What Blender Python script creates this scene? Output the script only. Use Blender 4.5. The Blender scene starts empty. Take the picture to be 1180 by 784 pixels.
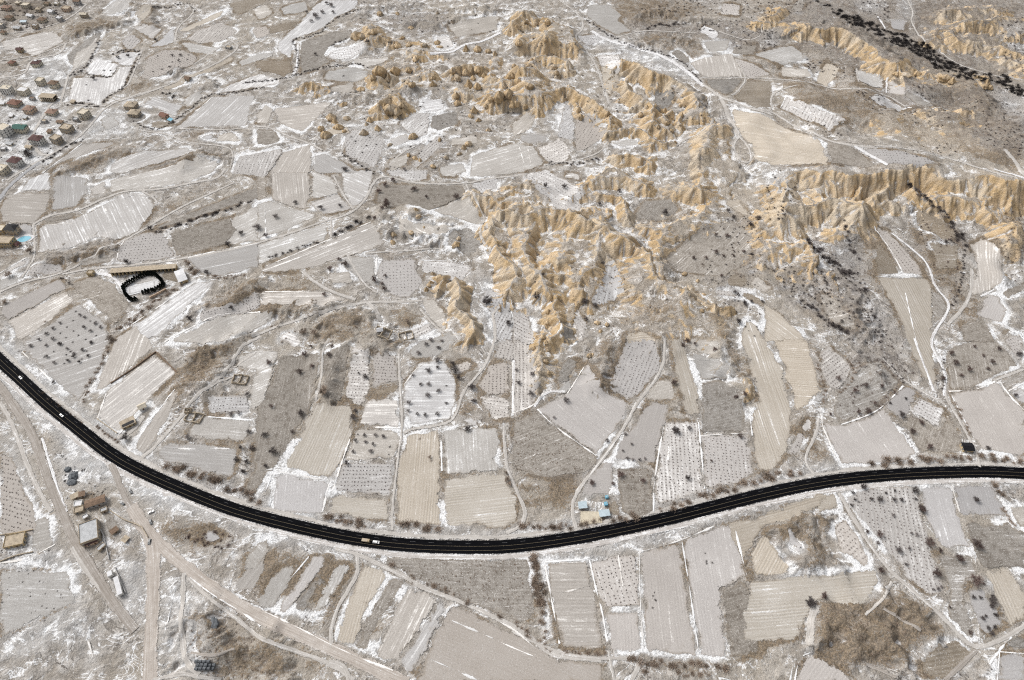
import bpy, bmesh, math, random
import numpy as np
from mathutils import Vector, Matrix
from mathutils.geometry import delaunay_2d_cdt

random.seed(7); rng = np.random.default_rng(7)
R = math.radians
scn = bpy.context.scene
COL = scn.collection

# ------------------------------------------------------------------ camera
CAM_H, PITCH = 500.0, 51.0           # metres above the plain, degrees below the horizon
FPX, CX, CY = 786.0, 590.0, 392.0    # focal length and centre, in photograph pixels (1180 x 784)
cam = bpy.data.cameras.new('camera')
cam.sensor_width = 36.0; cam.lens = 36.0 * FPX / 1180.0
cam.clip_start = 1.0; cam.clip_end = 40000.0
camo = bpy.data.objects.new('camera', cam); COL.objects.link(camo)
camo.location = (0, 0, CAM_H); camo.rotation_euler = (R(90 - PITCH), 0, 0)
scn.camera = camo

# ------------------------------------------------------------------ sky, sun, exposure (bright overcast)
SUN_EL, SUN_AZ = 48.0, 300.0         # azimuth clockwise from +Y (away from camera)
w = bpy.data.worlds.new('World'); scn.world = w; w.use_nodes = True
nt = w.node_tree; nt.nodes.clear()
sky = nt.nodes.new('ShaderNodeTexSky'); sky.sky_type = 'NISHITA'; sky.sun_disc = False
sky.sun_elevation = R(SUN_EL); sky.sun_rotation = R(SUN_AZ)
sky.air_density = 1.0; sky.dust_density = 6.0; sky.ozone_density = 0.6
hs = nt.nodes.new('ShaderNodeHueSaturation'); hs.inputs['Saturation'].default_value = 0.22
bg = nt.nodes.new('ShaderNodeBackground'); bg.inputs['Strength'].default_value = 0.15
wo = nt.nodes.new('ShaderNodeOutputWorld')
nt.links.new(sky.outputs[0], hs.inputs['Color']); nt.links.new(hs.outputs[0], bg.inputs['Color']); nt.links.new(bg.outputs[0], wo.inputs[0])
sl = bpy.data.lights.new('sun', 'SUN'); sl.energy = 1.5; sl.angle = R(14); sl.color = (1.0, 0.965, 0.92)
so = bpy.data.objects.new('sun', sl); COL.objects.link(so)
sd = Vector((math.sin(R(SUN_AZ)) * math.cos(R(SUN_EL)), math.cos(R(SUN_AZ)) * math.cos(R(SUN_EL)), math.sin(R(SUN_EL))))
so.rotation_euler = (-sd).to_track_quat('-Z', 'Y').to_euler(); so.location = (0, 0, 900)
scn.view_settings.view_transform = 'Standard'; scn.view_settings.look = 'None'
scn.view_settings.gamma = 1.0; scn.view_settings.exposure = -0.12
scn.view_settings.use_curve_mapping = False
scn.render.engine = 'CYCLES'
scn.cycles.max_bounces = 3; scn.cycles.diffuse_bounces = 2; scn.cycles.glossy_bounces = 1
scn.cycles.use_denoising = False; scn.cycles.filter_width = 1.15

# ------------------------------------------------------------------ map tracing: photograph pixel -> ground
_cp, _sp = math.cos(R(PITCH)), math.sin(R(PITCH))
def unproj(px, py, z=0.0):
    px = np.asarray(px, float); py = np.asarray(py, float)
    u = (px - CX) / FPX; v = (CY - py) / FPX
    dx = u; dy = _cp + v * _sp; dz = -_sp + v * _cp
    t = (CAM_H - z) / (-dz)
    return dx * t, dy * t
TX = [0, 295, 590, 880]; TY = [0, 195, 390, 584]
def P(tile, s):
    """'x,y x,y' in an enlarged tile of the photograph (3.92x) -> array of photograph pixels"""
    a = np.array([[float(q) for q in p.split(',')] for p in s.split()])
    if tile == 'px': return a
    o = np.array([TX[int(tile[1]) - 1], TY['ABCD'.index(tile[0])]], float)
    a[:, :2] = a[:, :2] / 3.92 + o
    if a.shape[1] > 2: a[:, 2] /= 3.92
    return a

# ------------------------------------------------------------------ numeric noise
def _lat(seed): return np.random.default_rng(seed).random((256, 256))
_L = [_lat(100 + i) for i in range(12)]
def vnoise(x, y, scale, k=0):
    L = _L[k % 12]
    x = np.asarray(x) / scale + 57.3 * k; y = np.asarray(y) / scale + 31.7 * k
    xi = np.floor(x).astype(int); yi = np.floor(y).astype(int)
    fx = x - xi; fy = y - yi
    fx = fx * fx * fx * (fx * (fx * 6 - 15) + 10); fy = fy * fy * fy * (fy * (fy * 6 - 15) + 10)
    x0, x1, y0, y1 = xi % 256, (xi + 1) % 256, yi % 256, (yi + 1) % 256
    return (L[x0, y0] * (1 - fx) + L[x1, y0] * fx) * (1 - fy) + (L[x0, y1] * (1 - fx) + L[x1, y1] * fx) * fy
def fbm(x, y, scale, k=0, octaves=4):
    s, a, t = 0, 1, 0
    for i in range(octaves):
        s = s + a * vnoise(x, y, scale / 2 ** i, k + i); t += a; a *= .5
    return s / t

# ------------------------------------------------------------------ terrain grid
def axis(lo, hi, fn, lo_far, hi_far):
    v = [lo]
    while v[-1] < hi: v.append(v[-1] + fn(v[-1]))
    st = 4.0; a = v[-1]; up = []
    while a < hi_far: st *= 1.55; a += st; up.append(a)
    st = 4.0; a = v[0]; dn = []
    while a > lo_far: st *= 1.55; a -= st; dn.append(a)
    return np.array(dn[::-1] + v + up)
GX = axis(-860, 860, lambda x: 1.38, -12000, 12000)
GY = axis(70, 1190, lambda y: 1.15 + max(0, y - 250) * 0.0011, -6000, 16000)
X, Y = np.meshgrid(GX, GY)           # [row(y), col(x)]
def gidx(x, y):
    return np.searchsorted(GX, x), np.searchsorted(GY, y)
def sample(A, x, y):
    x = np.clip(np.asarray(x, float), GX[0] + 1e-3, GX[-1] - 1e-3); y = np.clip(np.asarray(y, float), GY[0] + 1e-3, GY[-1] - 1e-3)
    i = np.clip(np.searchsorted(GX, x) - 1, 0, len(GX) - 2); j = np.clip(np.searchsorted(GY, y) - 1, 0, len(GY) - 2)
    fx = (x - GX[i]) / (GX[i + 1] - GX[i]); fy = (y - GY[j]) / (GY[j + 1] - GY[j])
    return (A[j, i] * (1 - fx) + A[j, i + 1] * fx) * (1 - fy) + (A[j + 1, i] * (1 - fx) + A[j + 1, i + 1] * fx) * fy

def seg_dist(x, y, pts):
    """signed distance to a polyline (positive on its right), and length along it"""
    best = np.full(x.shape, 1e9); side = np.zeros(x.shape); along = np.zeros(x.shape); acc = 0.0
    for (ax, ay), (bx, by) in zip(pts[:-1], pts[1:]):
        dx, dy = bx - ax, by - ay; L = math.hypot(dx, dy) + 1e-9
        t = np.clip(((x - ax) * dx + (y - ay) * dy) / (L * L), 0, 1)
        qx, qy = x - ax - t * dx, y - ay - t * dy
        d = np.hypot(qx, qy); m = d < best
        best = np.where(m, d, best); along = np.where(m, acc + t * L, along)
        side = np.where(m, np.sign(-(dx * qy - dy * qx)), side); acc += L
    return best, side, along
def smooth(pts, n=3):
    """corner-cutting subdivision of an open polyline"""
    p = np.asarray(pts, float)
    for _ in range(n):
        if len(p) < 3: break
        q = [p[0]]
        for a, b in zip(p[:-1], p[1:]): q += [a * .75 + b * .25, a * .25 + b * .75]
        q.append(p[-1]); p = np.array(q)
    return p
def inside(x, y, poly):
    c = np.zeros(x.shape, bool); n = len(poly)
    for i in range(n):
        x1, y1 = poly[i]; x2, y2 = poly[(i + 1) % n]
        if y1 == y2: continue
        c ^= ((y1 > y) != (y2 > y)) & (x < (x2 - x1) * (y - y1) / (y2 - y1) + x1)
    return c
def box_region(x0, x1, y0, y1):
    i0, i1 = np.searchsorted(GX, [x0, x1]); j0, j1 = np.searchsorted(GY, [y0, y1])
    return slice(max(j0 - 1, 0), j1 + 1), slice(max(i0 - 1, 0), i1 + 1)
def blur(A, n):
    for ax in (0, 1):
        for _ in range(2):
            p = np.pad(A, [(n + 1, n) if k == ax else (0, 0) for k in (0, 1)], mode='edge')
            c = np.cumsum(p, axis=ax)
            a = np.take(c, range(2 * n + 1, c.shape[ax]), axis=ax); b = np.take(c, range(0, c.shape[ax] - 2 * n - 1), axis=ax)
            A = (a - b) / (2 * n + 1)
    return A
# ================================================================== MAP DATA (traced)
# eroded ridges and scarps: tile, crest, height, width on the right, width on the left, flute period, (ochre right, ochre left)
RIDGES = []
def RG(tile, s, h, wr, wl=None, per=9.0, och=(1, 1)): RIDGES.append((P(tile, s), h, wr, wl if wl else wr, per, och))
# main scarp on the right
RG('B4', '-80,30 60,5 200,-12 330,0 480,-10 620,0 760,10 900,30 1010,40 1090,60 1176,55 1340,70', 24, 40, 190, 11, (1, 0))
RG('B4', '90,200 190,125 300,105 390,150 470,190', 16, 34, 22, 10)
RG('B4', '20,345 70,325 110,345', 10, 22, 12, 8)
RG('B4', '120,340 170,322 245,400', 12, 30, 12, 9)
RG('B4', '870,90 960,70 1020,90', 17, 32, 20, 10)
RG('B4', '1050,290 1085,310', 6, 9, 9, 7)
# central amphitheatre
RG('B3', '-20,200 60,180 130,168 230,183 300,203 430,248 540,308 620,363 665,440 720,490 800,540', 17, 34, 13, 9)
RG('B3', '430,255 420,330 380,420 330,500', 15, 38, 13, 8)
RG('B3', '110,210 75,290 100,370 130,450', 14, 26, 18, 8)
RG('B3', '140,470 230,470 310,490', 13, 30, 9, 8)
RG('B3', '150,600 165,680 155,740 160,784', 8, 11, 10, 7)
RG('C3', '100,0 150,60 165,140 170,205', 8, 13, 10, 6)
RG('B3', '480,400 600,415 640,460', 11, 24, 9, 8)
RG('B3', '560,480 640,480 690,545', 10, 24, 8, 8)
RG('B3', '820,545 880,590 950,620', 8, 22, 10, 8)
RG('B2', '1010,110 1060,118 1150,95', 10, 26, 9, 8)
RG('B2', '1080,240 1120,330 1150,430 1170,520', 14, 14, 22, 8)
RG('B2', '1090,235 1176,200', 12, 30, 10, 8)
RG('B2', '870,500 920,560 975,640 975,715', 11, 15, 8, 5)
RG('B2', '800,470 785,540', 8, 8, 7, 6)
RG('B3', '300,120 330,80 400,20 470,10 560,30 630,60', 8, 15, 9, 8)
RG('B3', '380,120 480,110 540,165 555,190', 9, 14, 8, 8)
RG('B3', '640,240 760,260 840,230 880,170', 6, 22, 10, 8, (.6, .5))
RG('B3', '700,260 760,270 700,380', 7, 20, 16, 8, (.7, .5))
RG('B3', '-10,60 60,50', 10, 22, 9, 8)
RG('B3', '-10,140 60,150', 8, 16, 9, 8)
RG('B3', '780,80 860,60 900,10', 6, 22, 12, 8, (.6, .5))
RG('C3', '1050,190 1062,245', 5, 7, 6, 6)
# upper middle
RG('A3', '20,110 90,75 170,70 230,110', 10, 20, 10, 8)
RG('A3', '60,165 130,145 185,175', 8, 15, 9, 8)
RG('A3', '60,262 150,245 220,290', 8, 20, 10, 8)
RG('A3', '-20,350 60,350 120,380', 9, 22, 10, 8)
RG('A3', '-20,430 50,430 90,470', 8, 17, 9, 8)
RG('A3', '150,405 220,388 270,395 350,440 420,490 458,528', 12, 24, 11, 7)
RG('A3', '290,470 312,520', 7, 8, 8, 6)
RG('A3', '500,262 560,290 620,325 740,345 850,400 872,445', 14, 28, 12, 7, (.75, .4))
RG('A3', '515,370 550,420 610,460 640,530', 13, 22, 10, 7)
RG('A3', '630,530 700,545', 9, 18, 8, 7)
RG('A3', '690,480 700,560', 9, 9, 8, 7)
RG('A3', '762,490 766,550', 8, 7, 7, 6)
RG('A3', '450,590 530,570 640,590 670,620', 8, 16, 9, 7)
RG('A3', '640,650 730,640', 6, 11, 8, 7)
RG('A3', '500,705 590,685 632,722', 8, 15, 9, 7)
RG('A3', '900,580 980,600 990,700 1000,784', 6, 32, 16, 9, (.6, .4))
RG('A2', '880,300 960,280 1030,290', 10, 20, 10, 7)
RG('A2', '1090,320 1140,330 1176,352', 10, 20, 10, 7)
RG('A2', '215,385 270,375 320,392', 9, 18, 9, 6)
RG('A2', '540,335 600,300 640,330', 10, 18, 12, 7)
RG('A2', '620,180 700,190 780,200', 7, 14, 10, 7, (.8, .6))
RG('A2', '1060,420 1110,410 1176,430', 10, 22, 10, 7)
RG('A2', '690,250 750,255', 5, 10, 8, 7)
RG('A2', '560,470 620,440 660,470', 10, 18, 12, 7, (.8, .7))
# upper right
RG('A4', '190,120 330,105 450,170 560,235 612,297', 16, 26, 40, 7, (.62, .2))
RG('A4', '460,560 540,540 700,555 762,585', 12, 20, 26, 7, (1, .2))
RG('A4', '840,500 900,520', 9, 22, 12, 7)
RG('A4', '540,630 740,650', 5, 11, 10, 7)
RG('A4', '790,650 870,650 930,690', 8, 18, 12, 8)
RG('A4', '0,110 60,105 150,130', 9, 17, 14, 7)
RG('A4', '40,60 110,40', 8, 17, 14, 8)
RG('A4', '820,60 900,30 1000,20', 12, 28, 22, 9, (.55, .4))
RG('A4', '930,105 1000,85 1100,92 1200,70', 14, 34, 24, 9, (.55, .4))
RG('A4', '760,160 830,140 900,170', 10, 26, 20, 8, (.55, .4))
RG('A4', '1090,190 1200,235', 12, 32, 20, 8, (.55, .4))
RG('A4', '940,180 1040,172', 10, 26, 16, 8, (.55, .4))
RG('A4', '1110,255 1200,292', 10, 24, 14, 8, (.55, .4))
RG('A4', '590,330 640,310 700,325', 8, 18, 14, 8)
RG('A4', '770,340 830,325 880,355', 8, 20, 14, 6)
RG('A4', '990,350 1020,350', 8, 12, 10, 7)

for s in ('250,40 240,110', '420,30 440,125', '560,40 545,135', '700,50 715,125', '830,70 820,150', '1000,90 990,175', '1100,80 1110,150', '150,60 130,130'): RG('B4', s, 15, 15, 15, 8)
# low bare rises and rough banks without tuff
for t, s in (('D4', '330,480 420,560 470,690'), ('D4', '450,480 560,590 620,690'), ('D4', '600,440 700,520 780,590'), ('D4', '270,450 300,560 270,650'), ('D4', '140,120 200,60 270,40'), ('D4', '190,250 290,200 380,260'),
             ('C1', '860,90 940,60 1050,10'), ('C1', '850,200 930,150 1000,110'), ('B2', '350,660 400,720 430,784'), ('B2', '450,660 500,720 520,784'), ('B2', '20,640 150,620 310,580'), ('C2', '330,60 320,160 310,260'), ('C2', '390,40 370,150 350,250'),
             ('C3', '480,20 440,120 400,180'), ('B3', '540,650 640,620 740,640'), ('B3', '520,700 640,690 700,730'), ('D1', '870,480 960,590 1000,700'), ('D2', '30,600 120,660 160,740'), ('C3', '960,20 1030,130 1060,230'),
             ('A1', '320,140 420,110 520,90'), ('A1', '300,760 430,700 600,665'), ('A1', '850,730 950,690 1030,700'), ('B1', '220,390 340,350 480,330'), ('B1', '940,620 1030,560 1150,500'), ('A1', '760,300 860,330 930,360'), ('A1', '560,20 680,40 700,90'),
             ('A2', '470,40 560,20 700,10'), ('A2', '700,100 820,90 900,60'), ('A2', '340,410 420,430 520,420'), ('A2', '900,20 1000,40 1100,30'), ('B2', '600,200 740,230 880,260'), ('B2', '640,260 760,300 900,350'), ('A4', '560,250 650,280 760,300'), ('A4', '800,390 950,420 1100,500'), ('A4', '920,530 1020,600 1100,650'),
             ('B4', '700,200 780,230 850,290'), ('C4', '430,60 500,120 560,180'), ('B4', '330,560 430,640 520,720'), ('A3', '560,60 700,40 860,70'), ('A3', '560,180 650,170 760,170')):
    RG(t, s, 5, 17, 13, 8, (0, 0))
# painted ground cover: kind, tile, polygon (soft, ragged edges)
ZONES = []
def Z(kind, tile, s, v=1.0): ZONES.append((kind, P(tile, s), v))
for t, s in (('A1', '300,120 480,75 560,100 420,170 330,165'), ('A1', '270,750 420,680 620,655 640,675 480,740 420,784 300,784'),
             ('A1', '770,590 1000,590 1010,620 880,640'), ('A1', '830,690 1000,670 1040,700 1000,760 860,784'), ('A1', '590,370 720,360 640,420 560,430'),
             ('A1', '1080,150 1176,130 1176,160 1060,175'), ('B1', '180,400 330,340 480,320 540,340 400,400 330,430'),
             ('B1', '660,250 700,190 820,120 940,70 1000,60 960,90 760,200'), ('B1', '940,590 1010,520 1176,470 1176,540 1030,600 900,650'),
             ('B1', '740,784 900,680 860,660 700,784'), ('B1', '520,784 560,740 600,770 560,784'), ('A1', '0,330 130,330 120,300 0,310'),
             ('B2', '-20,620 120,600 330,560 400,590 120,690 0,750'), ('B2', '330,650 500,630 550,784 200,784 220,700'),
             ('B2', '460,370 720,370 820,360 700,395 480,390'), ('B2', '80,480 200,470 380,560 300,570 100,520'),
             ('B2', '580,630 720,620 840,784 700,784'), ('C1', '840,60 1080,-30 1130,0 1020,110 900,200 820,230 790,170'),
             ('C1', '280,450 330,450 470,590 440,600'), ('C1', '180,420 230,440 320,700 280,720'), ('C1', '320,740 400,660 470,700 500,784 330,784'),
             ('C1', '0,170 60,240 170,370 160,410 90,350 0,250'), ('C1', '600,260 780,170 800,185 700,280 620,300'),
             ('C2', '500,0 700,0 680,60 560,60'), ('C2', '860,60 940,30 930,250 880,370 960,380 1000,300 940,250 900,190'), ('C2', '1080,390 1130,400 1140,600 1080,570'),
             ('C3', '380,0 510,0 430,200 360,160'), ('C3', '570,130 690,20 680,110 590,230 520,260'), ('C3', '150,590 330,570 340,640 260,780 180,784'),
             ('C3', '940,0 1000,0 1060,130 1070,230 1110,280 1050,330 1020,170'), ('C3', '0,640 130,640 190,784 0,784'), ('C3', '240,120 320,80 340,110 260,230'),
             ('C4', '150,350 240,360 200,480 180,580 130,560 130,450'), ('C4', '200,480 250,440 330,570 230,600'), ('C4', '220,0 250,0 290,230 260,320 240,180'),
             ('D1', '160,560 350,430 360,470 240,540 180,520'), ('D1', '820,420 1000,500 1176,640 1176,784 900,784 830,680'), ('D1', '720,60 880,40 1060,110 1030,170 840,200 720,110'),
             ('D1', '220,0 280,0 360,170 440,290 620,560 590,570 420,300 320,130'), ('D2', '0,560 160,600 330,680 340,740 0,784'), ('D2', '0,150 120,160 240,200 60,450 0,420'),
             ('D2', '170,400 330,240 460,210 470,260 350,600 240,500'), ('D2', '500,190 600,230 600,290 480,230'), ('D2', '350,600 500,560 560,680 380,640'),
             ('D4', '230,420 480,440 600,360 700,420 900,620 860,680 700,600 600,740 440,700 330,720 230,660', ), ('D4', '130,90 270,10 330,60 300,180 400,260 280,290 170,280 100,230 40,120 20,100 80,100'),
             ('D4', '0,520 150,540 130,600 0,640'), ('D3', '1090,540 1176,520 1176,620 1110,690'), ('D4', '410,90 500,260 440,270'),
             ('D3', '220,640 440,660 420,690 220,670'), ('D3', '500,680 930,700 1000,740 760,760 500,710'),
             ('A3', '520,180 600,150 780,150 640,215'), ('A3', '650,225 740,185 870,190 880,230 800,280 700,250'), ('A3', '420,0 760,0 900,60 700,110 540,120'),
             ('A4', '100,440 130,365 400,395 500,450 530,545 380,525'), ('A4', '690,30 850,20 770,120 700,95'), ('A4', '380,110 700,260 790,310 640,300 560,240'),
             ('A4', '780,380 1000,400 1176,500 1176,700 1000,620 900,500 780,470'), ('A4', '1060,670 1176,650 1176,784 1100,784'), ('A4', '930,690 1060,690 1120,740 1000,750'),
             ('B4', '660,170 820,200 890,310 880,460 780,470 720,400 640,260'), ('B4', '1060,180 1176,160 1176,420 1100,400'), ('B4', '410,270 500,270 510,480 600,680 640,784 540,600 420,420'),
             ('B4', '760,480 880,460 920,600 840,640 840,590'), ('B4', '900,600 960,570 980,600 920,690 850,700'), ('B4', '600,340 720,440 730,400 640,350'), ('B4', '1120,540 1176,520 1176,640'),
             ('B3', '560,620 760,600 720,700 520,700'), ('B3', '850,600 990,600 1000,784 940,784'), ('A1', '0,0 240,0 200,60 0,80'), ('B1', '0,380 160,390 120,460 0,420')):
    Z('brown', t, s, .9)
Z('brown', 'A4', '-40,0 1200,-20 1200,784 900,700 600,600 300,600 0,300', .62); Z('brown', 'A3', '420,-20 1200,-20 1200,300 700,200', .4); Z('brown', 'B4', '400,230 1200,180 1200,784 860,784 600,784 450,500', .3); Z('brown', 'A1', '-20,-20 700,-20 500,130 -20,300', .35)
Z('brown', 'D4', '240,430 480,440 600,380 700,430 860,600 700,620 600,720 440,690 330,700 240,640', 1.35); Z('brown', 'D3', '1000,400 1060,340 1110,500 1115,650 990,680', 1.2); Z('brown', 'C1', '850,60 1060,0 1000,110 870,200', 1.3); Z('brown', 'C3', '170,600 250,600 260,760 200,780', 1.4)
Z('scrub', 'A4', '160,0 1190,0 1190,720 900,640 560,450 300,240 0,200 0,60', .75)  # scrub tone, widened to paint in vignette darkening at the upper right
for t, s in (('A1', '560,90 620,90 600,140 560,130'), ('A1', '150,270 300,240 310,330 280,460 200,480 100,480 120,340'), ('A1', '440,490 560,500 620,600 480,620 340,640 400,560'),
             ('A1', '0,440 280,480 330,600 200,760 0,784'), ('A2', '400,560 560,580 580,700 540,780 420,700'), ('A2', '640,520 800,500 780,620 680,700 640,620'),
             ('A3', '380,130 560,210 760,260 860,380 800,360 600,280 380,200'), ('A3', '180,420 280,470 200,600 170,560'), ('A3', '450,460 540,450 520,520 460,500'), ('A3', '700,590 800,560 800,640 720,660'),
             ('B2', '1000,490 1110,470 1176,640 1176,784 1010,784'), ('B3', '130,410 210,400 200,470 130,480'), ('B3', '60,500 130,470 130,600 60,680 0,640 0,600'),
             ('B4', '330,380 420,380 430,440 360,450'), ('B4', '0,0 160,60 100,130 0,160'), ('B4', '640,80 760,130 780,180 650,130'), ('B4', '480,560 560,700 560,784 480,650'), ('A4', '610,0 670,0 660,90 620,80'), ('A4', '430,0 560,0 520,60 430,40'),
             ('A4', '1080,130 1176,90 1176,230 1090,220'), ('A4', '0,130 60,140 80,220 0,220'), ('A4', '1040,380 1176,440 1176,560 1080,500'),
             ('C1', '0,0 60,0 260,200 420,350 640,510 900,610 1176,690 1176,720 900,640 640,550 420,400 240,250 0,60'), ('C1', '0,150 220,330 420,480 520,570 500,650 460,620 330,500 210,400 0,200'),
             ('C1', '540,590 700,660 1000,784 700,784 600,700'), ('C1', '240,480 350,480 480,620 500,690 400,650 300,700 240,560'), ('C1', '0,380 60,420 170,700 100,784 0,784'),
             ('D1', '0,130 160,110 240,160 350,300 360,480 200,520 0,610'), ('D1', '730,320 820,300 790,560 780,760 720,760'), ('D1', '360,480 420,520 440,720 380,720'),
             ('D1', '0,620 340,490 380,560 0,700'), ('D1', '500,230 680,230 650,500 600,540 520,400'), ('D1', '520,20 640,80 660,130 560,130'), ('D1', '830,330 900,450 960,700 980,784 830,784 800,600'),
             ('D2', '0,90 300,150 780,215 1176,225 1176,240 780,235 300,180 0,120'), ('D2', '0,0 200,45 480,110 840,140 840,150 400,110 0,20'), ('D3', '0,215 400,200 760,120 960,60 950,75 760,160 400,225 0,230'),
             ('D3', '0,110 300,80 420,70 600,20 640,0 700,0 560,70 300,120 0,140'), ('C4', '0,640 240,600 500,570 980,570 1176,575 1176,590 700,590 300,620 0,680'), ('C4', '0,740 300,690 700,650 1176,640 1176,655 700,665 360,700 0,760'),
             ('A1', '980,60 1040,20 1020,60'), ('B4', '1090,430 1176,470 1176,560 1100,520')):
    Z('snow', t, s, .8)
for t, s in (('A2', '640,180 900,260 1060,200 1176,300 1176,500 1050,560 900,480 860,420 780,400 600,430 480,360 560,300'), ('A2', '430,100 620,140 640,200 500,240'),
             ('A3', '0,60 240,100 340,240 260,330 160,480 0,520'), ('B3', '640,60 880,90 900,20 1000,0 980,130 860,230 640,300'), ('A3', '860,540 1000,560 1010,784 860,784 800,700'),
             ('B4', '-60,60 90,60 200,100 100,200 -40,240'), ('A4', '480,500 1000,480 940,640 500,640'), ('A4', '620,620 960,640 940,700 760,700'),
             ('B2', '680,180 760,180 740,230 680,220'), ('B4', '1040,250 1176,240 1150,520 1080,500')):
    Z('ochre', t, s, .55)
for t, s in (('B3', '0,170 260,180 430,250 640,370 700,470 640,600 500,560 470,430 380,520 320,600 130,600 60,500 0,580 -60,400'), ('B4', '500,0 1176,40 1176,160 1020,230 860,180 640,170 500,150'), ('B4', '100,200 300,110 470,190 480,250 330,360 200,310')):
    Z('ochre', t, s, .62)
for t, s in (('B4', '150,440 420,480 640,784 400,784 200,650 60,560 0,430'), ('B4', '180,300 440,350 460,500 300,430'), ('C4', '380,40 560,0 650,170 520,330 420,360 380,200'),
             ('A4', '230,0 420,70 740,200 820,270 960,340 1176,380 1176,440 940,370 780,320 560,170 380,100'), ('A3', '540,100 800,90 1000,100 1176,60 1176,250 1000,230 880,170 600,140'),
             ('A2', '560,60 880,40 860,160 700,160'), ('A1', '0,0 300,0 260,110 0,120'), ('C3', '0,370 110,340 400,540 330,620 150,630 0,600'),
             ('B4', '640,60 760,110 850,210 930,300 920,400 840,330 800,220 700,170'), ('B3', '900,200 1110,200 1176,420 1060,520 1000,640 860,500'), ('A4', '880,520 1100,640 1176,640 1176,700 960,680')):
    Z('scrub', t, s, .8)

# ---- fields: tile, kind, outline (rows run along the first side unless d is given)
FIELDS = []
def F(tile, kind, s, d=None): FIELDS.append((P(tile, s), kind, None if d is None else P(tile, d)))
# kinds: gr grey-lilac tilled, rs snow streaked rows, sn snow covered, st straw stubble, sc dry scrub, vn vines, vw snowy vines, du dusted, br brown
F('px', 'rs', '2,48 49,37 65,37 75,48 39,65 13,57 2,58')
F('px', 'sc', '76,64 92,51 107,39 121,34 110,51 102,65 90,80 80,74')
for s in ('390,310 430,255 540,295 500,350 390,335', '500,265 560,235 635,235 600,300 540,295', '300,455 330,350 500,350 540,300 600,300 560,400 490,430 460,480 400,470', '670,215 720,180 760,140 790,120 790,190 740,210', '600,130 640,105 740,130 690,180'):
    F('A1', 'sn', s)
F('A1', 'vn', '660,260 740,225 830,225 900,260 880,290 760,340 640,360')
F('A1', 'vw', '840,180 880,140 1000,100 1080,140 1000,190 900,200')
F('A1', 'du', '800,185 990,215 960,250 860,235'); F('A1', 'st', '800,140 1020,40 1000,75 840,145')
F('px', 'sn', '250,108 263,98 300,85 325,92 318,98 300,101', )
F('A1', 'rs', '790,580 880,500 960,435 1160,430 1130,480 1120,570', '930,550 1050,440')
F('A1', 'sn', '690,435 830,480 790,530 720,500 650,470'); F('A1', 'du', '820,470 850,430 910,410 920,440 850,490')
F('A1', 'rs', '170,784 370,650 500,640 530,650 280,735 200,784')
F('A1', 'rs', '500,730 630,680 860,665 860,690 560,784 490,784')
F('px', 'vw', '267,200 275,180 330,170 307,205')
F('A1', 'st', '730,400 830,340 1000,280 1050,250 1060,270 880,350 760,410')
F('A1', 'du', '450,60 520,0 600,0 590,40 500,70'); F('A1', 'st', '600,60 700,20 680,70 640,100')
F('A1', 'du', '340,240 430,190 450,200 400,280 320,330')
F('A1', 'du', '960,640 1010,600 1060,600 1100,640 1020,640'); F('A1', 'sn', '900,620 960,600 980,620 930,635')
# A2
F('A2', 'sn', '100,190 180,120 260,30 300,0 470,0 450,40 360,80 290,135 170,180 160,270 90,230')
F('A2', 'sc', '200,190 350,140 440,130 430,170 330,210 310,250 340,280 250,325 200,335')
F('A2', 'br', '0,270 160,275 160,330 130,350 0,310'); F('A2', 'du', '440,265 600,250 610,275 500,305 440,290')
F('A2', 'vw', '330,230 480,190 500,215 420,270 330,270'); F('A2', 'rs', '80,490 350,455 330,480 210,600 100,560')
F('A2', 'du', '0,520 40,475 80,490 60,560 0,560'); F('A2', 'sc', '0,580 90,590 120,640 40,660 0,650')
F('A2', 'rs', '60,784 120,690 250,650 255,700 250,784'); F('A2', 'rs', '310,690 420,750 480,784 255,784 260,705')
F('A2', 'vw', '400,620 430,580 520,590 590,640 560,700 540,770 400,700'); F('A2', 'vw', '640,560 700,500 790,510 780,600 720,640')
F('A2', 'sc', '800,520 910,500 920,560 820,595 780,570'); F('A2', 'vw', '740,680 830,600 860,640 780,720 690,784 700,740')
F('px', 'du', '545,178 590,165 615,168 628,189 600,200 540,205'); F('A2', 'du', '320,320 440,300 510,320 500,350 380,370 300,360')
F('A2', 'du', '330,390 440,370 450,410 350,430'); F('A2', 'du', '860,110 1000,80 1100,70 1090,140 900,170')
F('A2', 'sn', '600,630 680,600 700,640 620,670'); F('A2', 'du', '600,720 700,690 690,740 600,784')
# A3
F('A3', 'vw', '380,250 490,245 500,290 480,340 400,300'); F('A3', 'rs', '800,285 870,260 990,240 1040,310 1045,350 860,350', '900,340 880,260')
F('A3', 'vn', '990,250 1100,290 1176,340 1060,355'); F('A3', 'sc', '870,355 1050,355 1000,420 960,435 900,400')
F('A3', 'br', '1060,365 1176,365 1170,490 1100,490 1000,440'); F('px', 'st', '842,124 881,132 946,162 956,190 905,191 867,186 866,168 851,153')
F('px', 'du', '868,63 897,54 915,53 930,68 905,76 890,72')
F('A3', 'vw', '110,670 220,620 270,690 240,740 160,740'); F('A3', 'vw', '230,480 260,460 290,560 280,640 200,620')
F('A3', 'vn', '280,560 320,500 440,590 380,650 290,690'); F('A3', 'du', '440,640 560,620 590,655 480,665')
F('A3', 'du', '350,20 440,20 500,70 480,90 540,140 470,160 380,110 330,70'); F('A3', 'du', '860,190 990,180 970,230 890,240')
F('A3', 'vw', '290,160 400,150 410,180 340,215'); F('A3', 'st', '400,290 490,350 440,440 410,400')
F('A3', 'sc', '640,400 720,395 740,440 700,500 650,500'); F('A3', 'du', '0,560 60,500 110,520 80,590 0,620'); F('A3', 'du', '320,500 400,530 440,560 420,590 340,540')
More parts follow.
